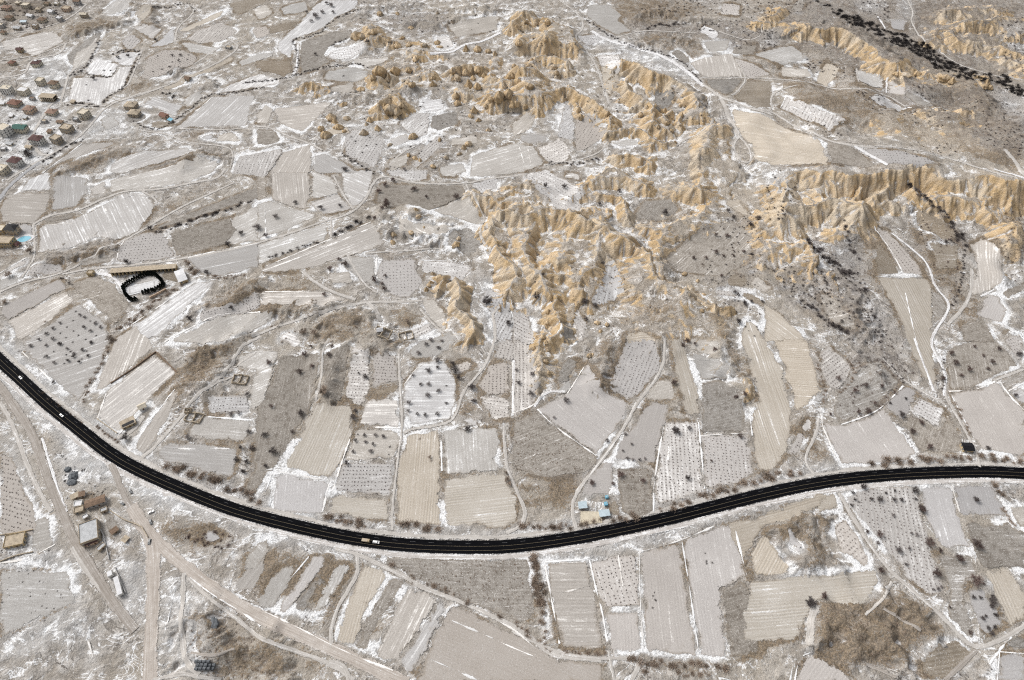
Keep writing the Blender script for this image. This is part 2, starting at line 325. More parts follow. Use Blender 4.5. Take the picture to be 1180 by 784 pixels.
F('A3', 'sc', '1000,210 1110,200 1090,250 990,245')
# A4
F('A4', 'vw', '70,490 100,435 200,470 380,540 330,570 300,600 120,510'); F('A4', 'sn', '470,440 540,430 670,485 620,505 520,480')
F('A4', 'du', '410,310 550,350 540,400 430,370'); F('A4', 'gr', '560,350 650,390 640,440 560,420'); F('A4', 'sc', '630,420 700,430 800,490 690,480')
F('A4', 'du', '75,300 200,310 220,350 80,350'); F('A4', 'sc', '280,640 400,660 520,745 480,760 300,740'); F('A4', 'vn', '430,670 620,680 800,740 700,760 560,740')
F('A4', 'gr', '560,90 640,95 640,140 580,130'); F('A4', 'br', '430,370 540,400 540,410 420,385')
# B1
F('B1', 'rs', '20,140 90,100 225,110 215,190 150,250 0,240 0,180', '0,190 215,200'); F('B1', 'rs', '230,190 240,30 290,20 400,40 400,90 350,170')
F('B1', 'rs', '400,90 480,50 480,110 420,120'); F('B1', 'du', '490,50 700,0 900,-60 1000,-30 960,20 860,55 700,90 580,95 500,110')
F('B1', 'rs', '165,380 180,255 350,220 440,170 560,110 640,105 710,160 620,290 520,330 430,310 300,360', '480,170 540,290')
F('B1', 'vn', '520,420 530,370 560,320 670,280 740,290 800,400 600,430', '520,420 800,400'); F('B1', 'sc', '760,290 1040,215 1070,280 1020,340 830,395 790,390')
F('B1', 'rs', '840,400 1176,330 1176,440 1000,490 900,470'); F('B1', 'du', '1050,215 1176,155 1176,325 1020,345')
F('B1', 'sn', '590,715 880,510 980,505 700,765 620,784'); F('B1', 'vn', '900,640 1060,590 1176,540 1176,630 900,700')
F('B1', 'du', '740,784 870,720 1050,650 1250,645 1230,690 1000,784'); F('B1', 'gr', '0,620 270,490 300,540 30,690'); F('B1', 'rs', '30,690 300,545 350,590 90,784')
F('B1', 'rs', '95,790 355,600 480,690 500,784 430,960 355,1065 250,960 100,815', '100,815 480,690')
F('B1', 'sc', '300,520 430,480 520,520 590,620 520,700 400,600'); F('B1', 'sn', '0,480 120,395 120,430 20,480'); F('B1', 'vn', '100,490 150,430 280,430 300,470')
F('B1', 'sc', '690,265 850,200 1000,140 1180,70 1176,130 900,215 720,270'); F('B1', 'du', '0,500 80,470 90,520 0,550'); F('B1', 'sc', '200,220 340,200 330,225 190,245')
F('B1', 'sn', '90,100 130,40 230,10 230,100'); F('B1', 'sc', '330,410 480,370 510,420 380,440')
F('B1', 'gr', '0,250 60,240 150,250 150,300 20,330')
# B2
F('B2', 'du', '0,340 300,250 330,240 320,320 250,335 0,440'); F('B2', 'rs', '30,440 260,350 530,235 590,340 480,380 200,460 0,470')
F('B2', 'rs', '70,140 60,0 240,0 250,110 230,190 100,150'); F('B2', 'du', '250,0 350,40 380,110 250,140'); F('B2', 'sn', '245,150 370,110 440,180 330,205 270,195')
F('B2', 'rs', '380,10 530,0 530,40 500,130 440,180 390,100', '390,20 520,80'); F('B2', 'du', '0,160 60,140 240,195 300,210 100,290 0,320')
F('B2', 'sc', '560,60 700,70 940,75 950,110 780,190 680,160 600,180 540,150'); F('B2', 'du', '790,190 960,100 1000,180 1050,240 990,250 900,220')
F('B2', 'vn', '560,410 720,400 740,480 760,500 700,590 600,570 540,480'); F('B2', 'vw', '740,470 750,415 860,405 990,440 910,500 860,490 800,470', '750,415 990,440')
F('B2', 'du', '350,410 420,390 540,395 540,500 560,550 500,520'); F('B2', 'rs', '20,555 280,545 430,590 300,620 20,620')
F('B2', 'du', '740,600 800,580 860,650 860,740 800,700'); F('B2', 'vw', '1000,600 1050,520 1150,600 1176,784 1080,784 1060,650')
F('B2', 'vw', '580,0 780,0 770,50 700,60 600,30'); F('B2', 'sc', '0,0 50,20 55,130 0,150'); F('B2', 'vw', '970,70 1100,30 1090,90 1010,110')
F('B2', 'du', '640,200 720,240 900,260 860,300 700,320 640,280'); F('B2', 'sc', '860,300 960,250 1030,330 960,400 860,350')
F('B2', 'du', '740,784 880,720 920,784')
# B3
F('B3', 'vw', '350,600 390,520 440,380 480,440 520,550 460,600 380,620', '440,380 390,600'); F('B3', 'sc', '690,400 860,240 1000,230 1100,290 1080,400 960,490 720,450')
F('B3', 'vw', '260,640 300,620 340,700 330,784 300,784'); F('B3', 'vw', '0,600 90,670 110,784 0,784'); F('B3', 'vw', '150,0 330,70 330,110 300,200 150,130 40,60 60,20')
F('B3', 'sc', '550,200 600,140 720,120 760,180 700,230 560,230'); F('B3', 'st', '950,150 1020,130 1090,220 1000,190'); F('B3', 'sc', '220,700 250,680 310,784 220,784')
F('B3', 'st', '500,740 600,730 690,784 510,790')
# B4
F('B4', 'vn', '560,270 720,460 730,480 630,475 500,260'); F('B4', 'br', '505,330 550,360 620,475 505,475')
F('B4', 'st', '505,485 735,490 760,520 770,600 760,720 780,960 760,1000 690,880 640,760 600,650', '560,520 700,800')
F('B4', 'sc', '750,520 830,600 830,650 765,720')
F('B4', 'rs', '930,340 1000,300 1090,420 1090,510 1040,545 930,570 960,440', '1000,320 1020,540'); F('B4', 'gr', '955,665 990,590 1050,555 1100,630 1085,695')
F('B4', 'sc', '890,700 950,680 1030,720 1040,784 900,784'); F('B4', 'br', '750,330 890,340 880,450 780,460'); F('B4', 'br', '670,160 800,200 880,300 830,330 700,270')
F('B4', 'sc', '240,570 300,560 420,680 430,740 300,700'); F('B4', 'st', '0,600 120,690 210,784 0,784')
# C1
F('C1', 'rs', '420,240 520,0 620,-60 700,40 560,160 480,230'); F('C1', 'sn', '440,360 480,240 700,65 800,155 760,190 630,330 540,430', '480,240 700,65')
F('C1', 'rs', '600,490 690,350 790,225 820,240 760,360 680,500 640,530'); F('C1', 'vw', '920,250 1120,250 1130,340 940,340'); F('C1', 'du', '930,350 1140,370 1110,470 950,460 820,430')
F('C1', 'rs', '760,465 1080,490 1050,640 900,600 740,560 700,520'); F('C1', 'du', '1070,80 1176,40 1270,60 1190,300 1130,340 1120,240 1150,150 1060,130')
F('C1', 'gr', '250,210 -30,-40 60,40 120,80')
F('C1', 'vn', '0,490 70,560 160,784 170,860 150,890 0,900', '0,600 150,640')
# C2
F('C2', 'sc', '110,75 290,60 285,180 265,280 110,560 60,600 0,720 -60,700 -20,600 0,310 40,260', '110,75 0,600'); F('C2', 'sc', '300,60 430,20 400,220 390,290 300,280', '420,20 300,280')
F('C2', 'vw', '430,40 520,40 510,240 480,320 400,270 410,210'); F('C2', 'vn', '525,60 640,70 640,200 560,210 520,240 520,150'); F('C2', 'br', '530,230 640,205 650,250 530,260')
F('C2', 'sn', '500,275 645,275 650,405 465,395 480,330'); F('C2', 'du', '460,405 655,415 650,480 620,550 390,550'); F('C2', 'vw', '390,555 620,555 610,720 350,690')
F('C2', 'st', '255,290 430,305 440,350 440,420 390,560 340,640 130,580 240,340', '260,300 130,580'); F('C2', 'gr', '80,600 330,650 310,800 80,784', '80,600 60,784')
F('C2', 'st', '350,700 610,725 600,830 320,800'); F('C2', 'sn', '670,200 740,110 860,90 905,200 910,270 880,370 690,395 665,300', '670,200 905,200'); F('C2', 'du', '680,60 760,0 920,0 860,70 720,100')
F('C2', 'st', '680,440 830,410 840,850 625,840 630,620', '680,440 640,784'); F('C2', 'du', '840,410 1090,400 1110,470 1080,540 1110,600 850,620', '840,410 850,620')
F('C2', 'st', '845,630 1120,600 1176,720 1176,820 1130,860 850,850'); F('C2', 'vn', '1000,220 1060,110 1150,110 1150,250 1070,265', '1150,110 1150,250'); F('C2', 'vw', '1000,250 1150,270 1150,360 1060,370')
F('C2', 'vw', '1070,90 1100,0 1176,0 1176,110')
# C3
F('C3', 'vw', '0,0 60,0 100,60 135,210 100,310 0,370', '0,0 0,370'); F('C3', 'gr', '110,320 380,530 510,360 530,290 410,220 340,100 240,250')
F('C3', 'sc', '0,370 110,330 400,540 330,620 150,630 0,600'); F('C3', 'vn', '430,210 520,0 640,0 680,70 670,140 570,260 530,280'); F('C3', 'st', '710,0 770,0 840,230 850,350 780,350', '730,0 830,340')
F('C3', 'gr', '620,290 720,290 690,400 640,570 460,550 480,470', '720,290 640,570'); F('C3', 'vw', '690,370 840,370 870,690 650,770 640,700 660,520', '840,370 870,690')
F('C3', 'vn', '850,440 1065,430 1100,610 1000,670 870,690', '850,440 870,690'); F('C3', 'sc', '850,200 950,180 1050,250 1060,420 850,435'); F('C3', 'du', '800,60 950,90 1040,170 850,190')
F('C3', 'st', '1030,0 1060,-100 1120,-40 1230,150 1270,360 1250,500 1190,590 1110,610 1070,400 1110,270', '1060,0 1200,400')
F('C4', 'st', '40,10 200,0 240,150 260,250 150,340 90,140', '90,140 240,150'); F('C3', 'sc', '470,580 640,585 640,784 560,830 490,784 480,700'); F('C3', 'gr', '400,560 470,560 460,660 440,700 310,720 330,640')
F('C3', 'du', '650,190 720,170 740,280 600,280 600,250'); F('C3', 'du', '200,240 290,140 320,110 260,240 150,300'); F('C3', 'sc', '210,120 260,80 300,100 250,200 200,220')
F('C3', 'du', '780,0 940,0 950,80 800,55'); F('px', 'br', '702,574 713,576 716,592 703,594')
# C4
F('C4', 'gr', '270,380 350,390 470,350 540,310 690,520 660,560 350,575 290,450', '540,310 690,520'); F('C4', 'gr', '540,300 640,210 700,240 660,330 630,390 570,330')
F('C4', 'vw', '665,335 700,260 825,325 785,410', '700,260 825,325'); F('C4', 'sc', '640,390 660,340 790,410 830,340 880,420 910,520 700,520')
F('C4', 'gr', '830,240 960,235 1050,190 1110,260 1190,330 1190,530 980,510 900,380', '1050,190 1176,380'); F('C4', 'sc', '1060,190 1190,130 1190,195 1100,240'); F('C4', 'gr', '1105,245 1190,205 1190,320')
F('C4', 'sc', '840,230 820,100 830,40 1000,0 1080,30 1150,120 1000,200 930,230'); F('C4', 'vw', '250,60 290,30 380,90 410,150 340,240 290,220 250,150'); F('C4', 'sc', '380,150 520,100 620,200 470,340 370,380 300,340', )
F('C4', 'gr', '850,668 1030,662 1080,740 1095,810 890,800 870,740', '850,668 880,784'); F('C4', 'gr', '710,672 845,668 885,800 940,945 810,950 760,880 720,784', '710,672 760,880')
F('C4', 'vn', '1080,0 1176,-30 1176,90 1150,110'); F('C4', 'st', '220,690 330,700 350,784 240,784')
# D4
F('D4', 'vw', '360,-40 480,-90 700,-95 735,60 740,120 770,230 820,330 820,390 760,410 640,320 560,200', '720,0 770,230')
F('D4', 'sc', '905,70 1100,70 1190,130 1190,280 990,280 940,180'); F('D4', 'st', '990,285 1110,275 1190,420 1190,500 1110,550', '990,285 1110,550')
F('D4', 'gr', '915,375 990,365 1090,540 1000,590 970,540'); F('D4', 'sc', '780,210 930,210 980,300 910,370 960,590 920,600 820,480 830,360')
F('D4', 'st', '0,320 500,280 510,330 480,440 400,450 250,430 190,520 160,600 -90,620 -100,500 -60,330'); F('D4', 'vn', '310,90 370,40 420,130 490,260 440,270 340,190')
F('D4', 'st', '-170,80 0,30 250,-60 320,-70 260,0 100,70 0,100 -60,200 -110,240'); F('D4', 'st', '-60,220 0,110 60,190 120,270 100,300 -50,320')
F('D4', 'gr', '150,750 210,660 320,710 440,800 130,800'); F('D4', 'gr', '1060,660 1190,650 1190,800 1040,800'); F('D4', 'br', '740,620 860,600 960,660 820,784 700,760')
F('D4', 'sc', '1100,600 1190,560 1190,640 1070,650'); F('D4', 'du', '1105,0 1190,-20 1190,110 1150,100'); F('D4', 'gr', '70,90 120,80 180,170 150,220')
# D3
F('D3', 'rs', '150,250 345,240 420,610 440,650 220,640 190,480', '150,440 380,440'); F('D3', 'vn', '345,240 570,200 580,460 410,460', '345,240 410,460'); F('D3', 'gr', '425,470 580,470 590,660 440,650', '580,470 590,660')
F('D3', 'gr', '580,205 760,160 840,680 600,660', '760,160 840,680'); F('D3', 'gr', '770,155 950,75 1010,100 1065,325 940,370 975,690 850,680', '770,155 850,680'); F('D3', 'sc', '945,370 1065,330 1110,500 1120,660 980,690')
F('D2', 'sc', '480,215 780,225 1230,235 1265,470 1240,520 1176,520 870,410 700,320', '480,215 1230,235')
F('D2', 'st2', '880,440 1176,570 1230,600 1360,680 1560,705 1570,800 720,800 770,650', '880,510 1176,640')
# D2
F('D2', 'gr', '250,220 90,480 120,490 210,400 340,215'); F('D2', 'sc', '160,450 330,250 350,260 250,430 200,500'); F('D2', 'du', '250,480 350,270 440,260 330,430 270,500', '350,270 250,480')
F('D2', 'st', '350,610 480,260 600,300 500,480 440,630', '480,260 380,610'); F('D2', 'sc', '440,630 600,310 680,330 530,580 500,660'); F('D2', 'rs', '520,680 690,350 830,410 640,700')
F('D2', 'sn', '640,710 830,415 870,430 800,600 700,760'); F('D2', 'du', '40,130 90,180 0,290 -50,300 -60,240'); F('D2', 'du', '0,440 80,300 210,240 100,440 70,470')
# D1
F('D1', 'du', '0,280 310,290 350,430 180,510 0,600', '0,280 310,290'); F('D1', 'gr', '870,110 960,100 1010,140 930,170'); F('D1', 'sc', '470,20 520,20 550,120 500,190', '470,20 500,190')
F('D1', 'rs', '1060,340 1176,200 1230,200 1150,380 1080,380'); F('D1', 'du', '145,60 230,40 240,180 180,220 140,180')

# ---- tracks: width (m), kind, tile, line
TRACKS = []
def K(w, kind, tile, s): TRACKS.append((P(tile, s), w, kind))
K(4.5, 'pale', 'px', '8,208 40,188 57,179 84,164 102,148 122,122 155,110 184,102 212,87 255,71 275,56 272,50 262,45')
K(6, 'grey', 'px', '-4,234 8,217 25,202 45,187'); K(5, 'pale', 'px', '122,122 98,122 70,119 60,117 45,142 35,160 30,168'); K(5, 'pale', 'px', '70,119 78,88 84,82 104,55 112,44')
K(5, 'pale', 'px', '0,90 30,86 33,72 46,66 70,63 76,50'); K(3.5, 'pale', 'px', '76,50 40,65 0,70'); K(4, 'pale', 'px', '0,40 50,33 80,22 100,5'); K(5, 'pale', 'px', '35,160 45,178 57,179')
K(4, 'pale', 'A1', '790,190 800,120 870,70 880,30 830,15 780,30'); K(3, 'pale', 'A1', '720,400 640,430 490,470'); K(3, 'pale', 'A1', '780,580 960,590 1176,575'); K(3, 'pale', 'A1', '640,590 770,610 840,645 1030,660 1060,700 1040,760')
K(3.5, 'pale', 'A1', '640,230 590,370 560,400 490,430'); K(4, 'pale', 'A1', '0,230 60,225 280,200'); K(3, 'pale', 'A1', '880,290 1000,205 1100,180')
K(4, 'snow', 'A2', '190,200 185,310 165,345'); K(3, 'pale', 'A2', '410,290 460,260 610,245'); K(3.5, 'pale', 'A2', '0,570 80,580 130,610 250,650 300,680'); K(7, 'snow', 'A2', '780,245 880,240 940,200 1020,190 1110,150')
K(3, 'pale', 'A2', '350,410 470,430'); K(3, 'pale', 'A2', '0,440 180,440'); K(3, 'pale', 'A2', '600,745 660,690 720,660')
K(4, 'pale', 'A3', '215,0 315,75 325,130 285,160 300,195 370,260 430,440 440,470'); K(9, 'snow', 'A3', '360,140 420,180 560,215 700,260 800,330 870,390'); K(6, 'pale', 'A3', '860,380 940,440 1000,460 1090,495 1176,520')
K(3, 'pale', 'A3', '470,170 600,135 720,145 830,150'); K(3, 'pale', 'A3', '930,140 1010,170 1070,185 1130,160 1130,110'); K(3, 'pale', 'A3', '860,350 1050,350 1176,355'); K(3, 'pale', 'A3', '990,430 1040,390 1060,350 1010,270')
K(7, 'pale', 'A3', '940,440 970,510 1000,560 1020,610'); K(3.5, 'pale', 'A3', '1020,610 1070,660 1085,730 1040,735 1005,690 1000,650 1030,615'); K(4, 'pale', 'A3', '740,660 790,620 860,600 920,530'); K(3, 'pale', 'A3', '150,745 300,725 400,690 430,640'); K(3, 'pale', 'A3', '1090,495 1176,500')
K(3.5, 'pale', 'A4', '0,355 180,365 430,410 560,420 700,490 830,495'); K(3.5, 'pale', 'A4', '150,385 60,410 30,440 40,495 0,500'); K(5, 'pale', 'A4', '-20,500 40,500 160,580 290,640 410,660 500,665'); K(6, 'snow', 'A4', '410,660 480,700 560,745')
K(4, 'pale', 'A4', '500,660 640,670 860,715 1050,784 1130,800'); K(7, 'pale', 'A4', '1090,675 1150,740 1160,784 1190,800'); K(4, 'snow', 'A4', '515,75 550,130'); K(3.5, 'pale', 'A4', '650,0 680,60 660,95 730,190'); K(3, 'pale', 'A4', '790,225 870,290 1000,330 1190,372')
K(3, 'pale', 'A4', '430,370 420,310'); K(3, 'snow', 'A4', '555,420 560,350')
K(4, 'pale', 'B1', '0,555 100,510 280,475 430,390 620,290 800,180 930,120 1060,60'); K(4.5, 'pale', 'B1', '150,250 230,205 350,190 450,140 570,95 720,95 900,55 980,45 1020,0')
K(4, 'pale', 'B1', '280,475 430,445 600,435 800,410 1000,375 1176,330 1300,295 1450,240 1580,205 1655,140 1690,45 1750,30 1860,65 2100,70 2200,42 2340,30'); K(3, 'pale', 'B1', '150,250 160,380 150,420 100,490')
K(5, 'snow', 'B1', '420,470 520,480 590,600'); K(3, 'pale', 'B1', '710,160 700,130 640,100'); K(3, 'pale', 'B1', '800,410 850,395')
K(4.5, 'pale', 'B2', '-20,755 150,690 350,630 480,600 640,600 750,595'); K(5, 'pale', 'B2', '450,590 330,550 250,500 210,460'); K(6, 'pale', 'B2', '500,600 545,640 560,690'); K(3, 'pale', 'B2', '740,630 800,700 850,740')
K(3, 'pale', 'B2', '340,230 340,310'); K(3, 'pale', 'B2', '350,30 390,110 440,180'); K(3.5, 'pale', 'B2', '950,70 1000,160 1040,220 1000,290 1060,370'); K(3, 'pale', 'B2', '410,380 450,460 500,530 550,560'); K(3, 'pale', 'B2', '500,380 660,370 840,355')
K(4, 'pale', 'B2', '1080,784 1080,700 1065,650 1100,620')
K(3.5, 'snow', 'B4', '580,290 720,400 750,450 770,530 840,600 830,650 770,740 755,784 770,825 825,925 815,1025'); K(5, 'pale', 'B4', '830,705 900,630 940,560 940,450'); K(3, 'snow', 'B4', '1040,545 980,575'); K(5, 'snow', 'B4', '1040,0 1176,40')
K(4.5, 'pale', 'C1', '1175,-10 1080,40 1030,140 950,220 880,260 780,400 700,490 640,540'); K(3, 'pale', 'C1', '950,220 1060,170'); K(3, 'pale', 'C1', '1160,60 1060,130')
K(9, 'brown', 'C1', '-20,190 80,330 150,430 200,600 280,784 330,910 420,1050 500,1180 610,1320'); K(3, 'snow', 'C1', '190,450 260,680 300,784')
K(6, 'brown', 'C1', '500,565 530,620 545,680 590,760 680,900'); K(11, 'road', 'D1', '620,60 690,140 800,240 900,325 1040,420 1176,500 1376,590 1600,690 1840,800'); K(12, 'road', 'D1', '590,0 670,110 697,190 690,400 675,800')
K(7, 'pale', 'D1', '330,180 420,330 520,440 600,560'); K(5, 'pale', 'D1', '830,300 810,520 830,700 900,760'); K(4, 'pale', 'D1', '690,784 800,750 900,770 1000,784'); K(4, 'pale', 'D1', '850,320 950,420 1080,510 1176,600 1300,640 1480,700 1600,784')
K(5, 'pale', 'C1', '530,450 600,420 650,350'); K(2.5, 'brown', 'D1', '860,660 960,680 1060,640'); K(5, 'pale', 'C1', '0,290 60,390 110,540 180,700 230,784')
K(3, 'pale', 'C2', '645,70 650,200 665,400 640,540 615,784 615,870'); K(3.5, 'pale', 'C2', '665,430 700,410 860,390 910,340 930,250 980,190 1040,120 1080,0'); K(4, 'pale', 'C2', '1120,400 1125,560 1176,690 1220,784 1200,850 1130,880'); K(3, 'snow', 'C2', '1165,100 1160,350')
K(3, 'pale', 'C2', '270,280 300,160 300,40 330,0')
K(4, 'pale', 'C3', '690,0 690,110 640,200 560,300 520,380 400,560 290,690 265,784 290,860'); K(3, 'snow', 'C3', '100,310 150,240 240,240'); K(3.5, 'pale', 'C4', '755,0 770,60 825,160 815,260 870,340 910,420 960,510 975,585'); K(3, 'snow', 'C4', '680,0 770,240')
K(3.5, 'pale', 'C4', '250,360 240,430 190,520 190,570 230,620'); K(3, 'pale', 'C4', '540,90 620,180 700,230 820,300'); K(3, 'pale', 'C4', '1040,190 1176,140')
K(4.5, 'pale', 'D4', '340,-60 420,80 540,260 640,350 780,470 900,600 960,640 1060,610 1190,530'); K(4, 'brown', 'D4', '960,650 820,784'); K(3, 'pale', 'D4', '580,340 540,420 460,490'); K(7, 'pale', 'D4', '235,440 210,520 200,660'); K(2.5, 'brown', 'D4', '540,460 640,520 710,560'); K(2.5, 'brown', 'D4', '450,700 600,770')
K(4.5, 'pale', 'D2', '360,190 460,215 640,300 760,370 880,410 940,440 1060,490 1176,545 1250,600 1340,680 1560,690'); K(4, 'pale', 'D2', '455,225 465,290 420,370 370,450 340,540 335,640'); K(3, 'pale', 'D3', '0,560 100,610 220,665 400,690 520,684'); K(3, 'pale', 'D3', '435,650 460,784'); K(4, 'pale', 'D3', '590,680 540,784')
K(5, 'pale', 'D2', '330,700 400,720 420,784')

# ---- narrow snow drifts along field edges: tile, line, width
DRIFTS = []
def S(tile, s, w=1.6): DRIFTS.append((P(tile, s), w))
for t, s in (('C4', '350,390 470,350 540,310 630,215'), ('C4', '262,350 265,400 290,450 335,560'), ('C4', '835,240 960,235 1045,195'), ('C4', '850,260 905,370 950,450'), ('C4', '1065,195 1110,260 1176,325'), ('C4', '1105,238 1176,205'),
             ('C4', '850,668 885,784'), ('D4', '150,650 130,720 120,784'), ('D4', '210,660 160,680 140,784'), ('D4', '1065,660 1055,784'), ('D4', '1060,655 1176,665'), ('D4', '1000,740 1060,650 1120,590'),
             ('D3', '580,205 760,155 950,72'), ('D3', '768,160 800,350 845,670'), ('D3', '575,210 580,460 595,640'), ('D3', '150,265 190,480 215,620'), ('D3', '350,240 385,400 405,460 430,610'), ('D3', '480,220 500,360'), ('D3', '150,250 345,238'), ('D3', '220,390 345,360'), ('D3', '1010,110 1060,310'),
             ('D2', '885,515 1070,595'), ('D2', '1095,608 1176,645 1290,690'), ('D2', '785,688 1000,784'), ('D2', '40,475 180,540 330,620 460,680 620,740'), ('D2', '160,320 240,225'), ('D2', '970,450 1100,520 1176,560 1260,640'),
             ('C2', '445,405 400,520 350,680'), ('C2', '835,410 840,600'), ('C2', '80,600 330,645'), ('C2', '480,400 650,405'), ('C2', '75,610 40,700'), ('C2', '670,210 740,115 850,95'), ('C2', '0,62 110,58'), ('C2', '1160,110 1165,330'), ('C2', '20,600 75,590'), ('C2', '330,660 300,784'),
             ('C3', '115,320 180,390 380,530'), ('C3', '250,250 340,110'), ('C3', '685,400 655,560 640,680'), ('C3', '842,380 860,560 870,680'), ('C3', '850,440 1065,428'), ('C3', '710,470 705,550'), ('C3', '495,430 350,620'), ('C3', '800,95 960,95'), ('C3', '1075,350 1085,440'), ('C3', '0,340 110,300 150,230'), ('C3', '640,700 640,784'),
             ('C1', '600,485 690,360 790,230'), ('C1', '745,500 1050,500'), ('C1', '440,365 480,250'), ('C1', '100,60 250,210'), ('C1', '1100,65 1176,60'), ('C1', '940,355 1140,370'), ('C1', '540,430 640,340'),
             ('B1', '600,700 780,580 890,505'), ('B1', '525,420 535,360 560,325'), ('B1', '850,400 1000,365 1176,335'), ('B1', '180,255 330,245'), ('B1', '410,190 470,165 480,190'), ('B1', '560,135 620,110 690,130'), ('B1', '0,470 120,400'), ('B1', '740,784 900,690 1050,650 1176,645'), ('B1', '0,330 90,290'),
             ('B2', '40,440 260,350 520,240'), ('B2', '30,460 300,360 540,255'), ('B2', '40,555 260,552'), ('B2', '250,150 370,110'), ('B2', '40,160 45,300'), ('B2', '750,412 860,415'), ('B2', '910,495 1000,445'), ('B2', '545,400 542,480'),
             ('A1', '0,215 120,180 240,145'), ('A1', '190,784 370,650'), ('A1', '500,740 640,685'), ('A1', '880,510 960,440'), ('A1', '790,580 900,580'), ('A1', '980,425 1060,385 1176,340'),
             ('B4', '500,260 560,340 630,470'), ('B4', '505,485 730,488'), ('B4', '640,560 690,784'), ('A4', '75,490 100,437'), ('A4', '120,480 280,545'), ('A4', '475,440 540,430 670,487'), ('A3', '30,655 55,740'), ('A3', '70,660 85,740'), ('D1', '740,600 770,470 800,350'), ('D1', '390,580 420,680'), ('D1', '860,320 960,400 1100,480 1176,540'), ('D1', '0,255 120,240 250,170')):
    S(t, s)
# ================================================================== TERRAIN HEIGHTS
Zg = (fbm(X, Y, 260, 0, 3) - .5) * 7.0
for it in range(1):
    Zg *= np.clip((3000 - np.hypot(X, Y - 500)) / 1500, 0, 1) * 1.0
far = np.clip((np.hypot(X, Y - 600) - 1400) / 2500, 0, 1)
Zg += far * fbm(X, Y, 1500, 3, 3) * 90
OCH = np.zeros_like(Zg); RMASK = np.zeros_like(Zg)
BASE = Zg.copy()
def flat_ground(p): return np.stack(unproj(p[:, 0], p[:, 1], 4.0), 1)
OZ = np.zeros_like(Zg)
for kind, p, v in ZONES:                     # badland zones: broken hummocks
    if kind == 'ochre':
        g = flat_ground(p); rs_, cs_ = box_region(g[:, 0].min() - 3, g[:, 0].max() + 3, g[:, 1].min() - 3, g[:, 1].max() + 3)
        OZ[rs_, cs_] = np.maximum(OZ[rs_, cs_], inside(X[rs_, cs_], Y[rs_, cs_], g))
OZ = blur(OZ, 7)
hum = np.clip(fbm(X, Y, 46, 2, 2) - .40, 0, 1) * 46 * OZ
Zg = Zg + hum
for pts, h, wr, wl, per, och in RIDGES:
    bx, by = unproj(pts[:, 0], pts[:, 1], 0.0)
    hb = h + sample(BASE, bx, by)
    cx_, cy_ = unproj(pts[:, 0], pts[:, 1], hb)
    line = smooth(np.stack([cx_, cy_], 1), 2)
    wm = max(wr, wl) * 1.7 + 25
    rs_, cs_ = box_region(line[:, 0].min() - wm, line[:, 0].max() + wm, line[:, 1].min() - wm, line[:, 1].max() + wm)
    x, y = X[rs_, cs_], Y[rs_, cs_]
    xw = x + (vnoise(x, y, 34, 4) - .5) * 22 + (vnoise(x, y, 13, 6) - .5) * 7; yw = y + (vnoise(x, y, 34, 5) - .5) * 22 + (vnoise(x, y, 13, 7) - .5) * 7
    d, s, a = seg_dist(xw, yw, line)
    d = np.hypot(d, 1.0)
    wd = np.where(s >= 0, wr, wl) * (.85 + .8 * vnoise(x, y, 38, 3)) * 1.12
    big = np.where(s >= 0, wr, wl) > 100
    lobes = 1 - np.abs(2 * vnoise(a + 5 * vnoise(x, y, 20, 1), d * .12 + s * 40, per * 2.6, 8) - 1)          # broad spurs and bays
    q = d / np.where(big, wd, wd * (.45 + .75 * lobes))
    top = .06
    prof = np.clip(1 - np.clip(q - top, 0, None) / (1 - top), 0, 1)
    prof = np.where(big, prof * prof * (3 - 2 * prof), prof ** 1.2)
    hh = h * (.70 + .6 * vnoise(x, y, 36, 10))
    if max(wr, wl) > 100:
        e = np.clip(a / 110, 0, 1); hh = h * e * e * (3 - 2 * e) * (.85 + .3 * vnoise(x, y, 36, 10))
        prof = np.where(s < 0, prof * np.clip(1 - np.clip(line[0, 0] - x, 0, None) / 30, 0, 1), prof)
    Zg[rs_, cs_] = np.maximum(Zg[rs_, cs_], BASE[rs_, cs_] + hh * prof)
    RMASK[rs_, cs_] = np.maximum(RMASK[rs_, cs_], np.clip((1.25 - q) * 4, 0, 1) * (~big))
    o = np.where(s >= 0, och[0], och[1]) * np.clip((1.12 - q) * 4.0, 0, 1)
    OCH[rs_, cs_] = np.maximum(OCH[rs_, cs_], o)
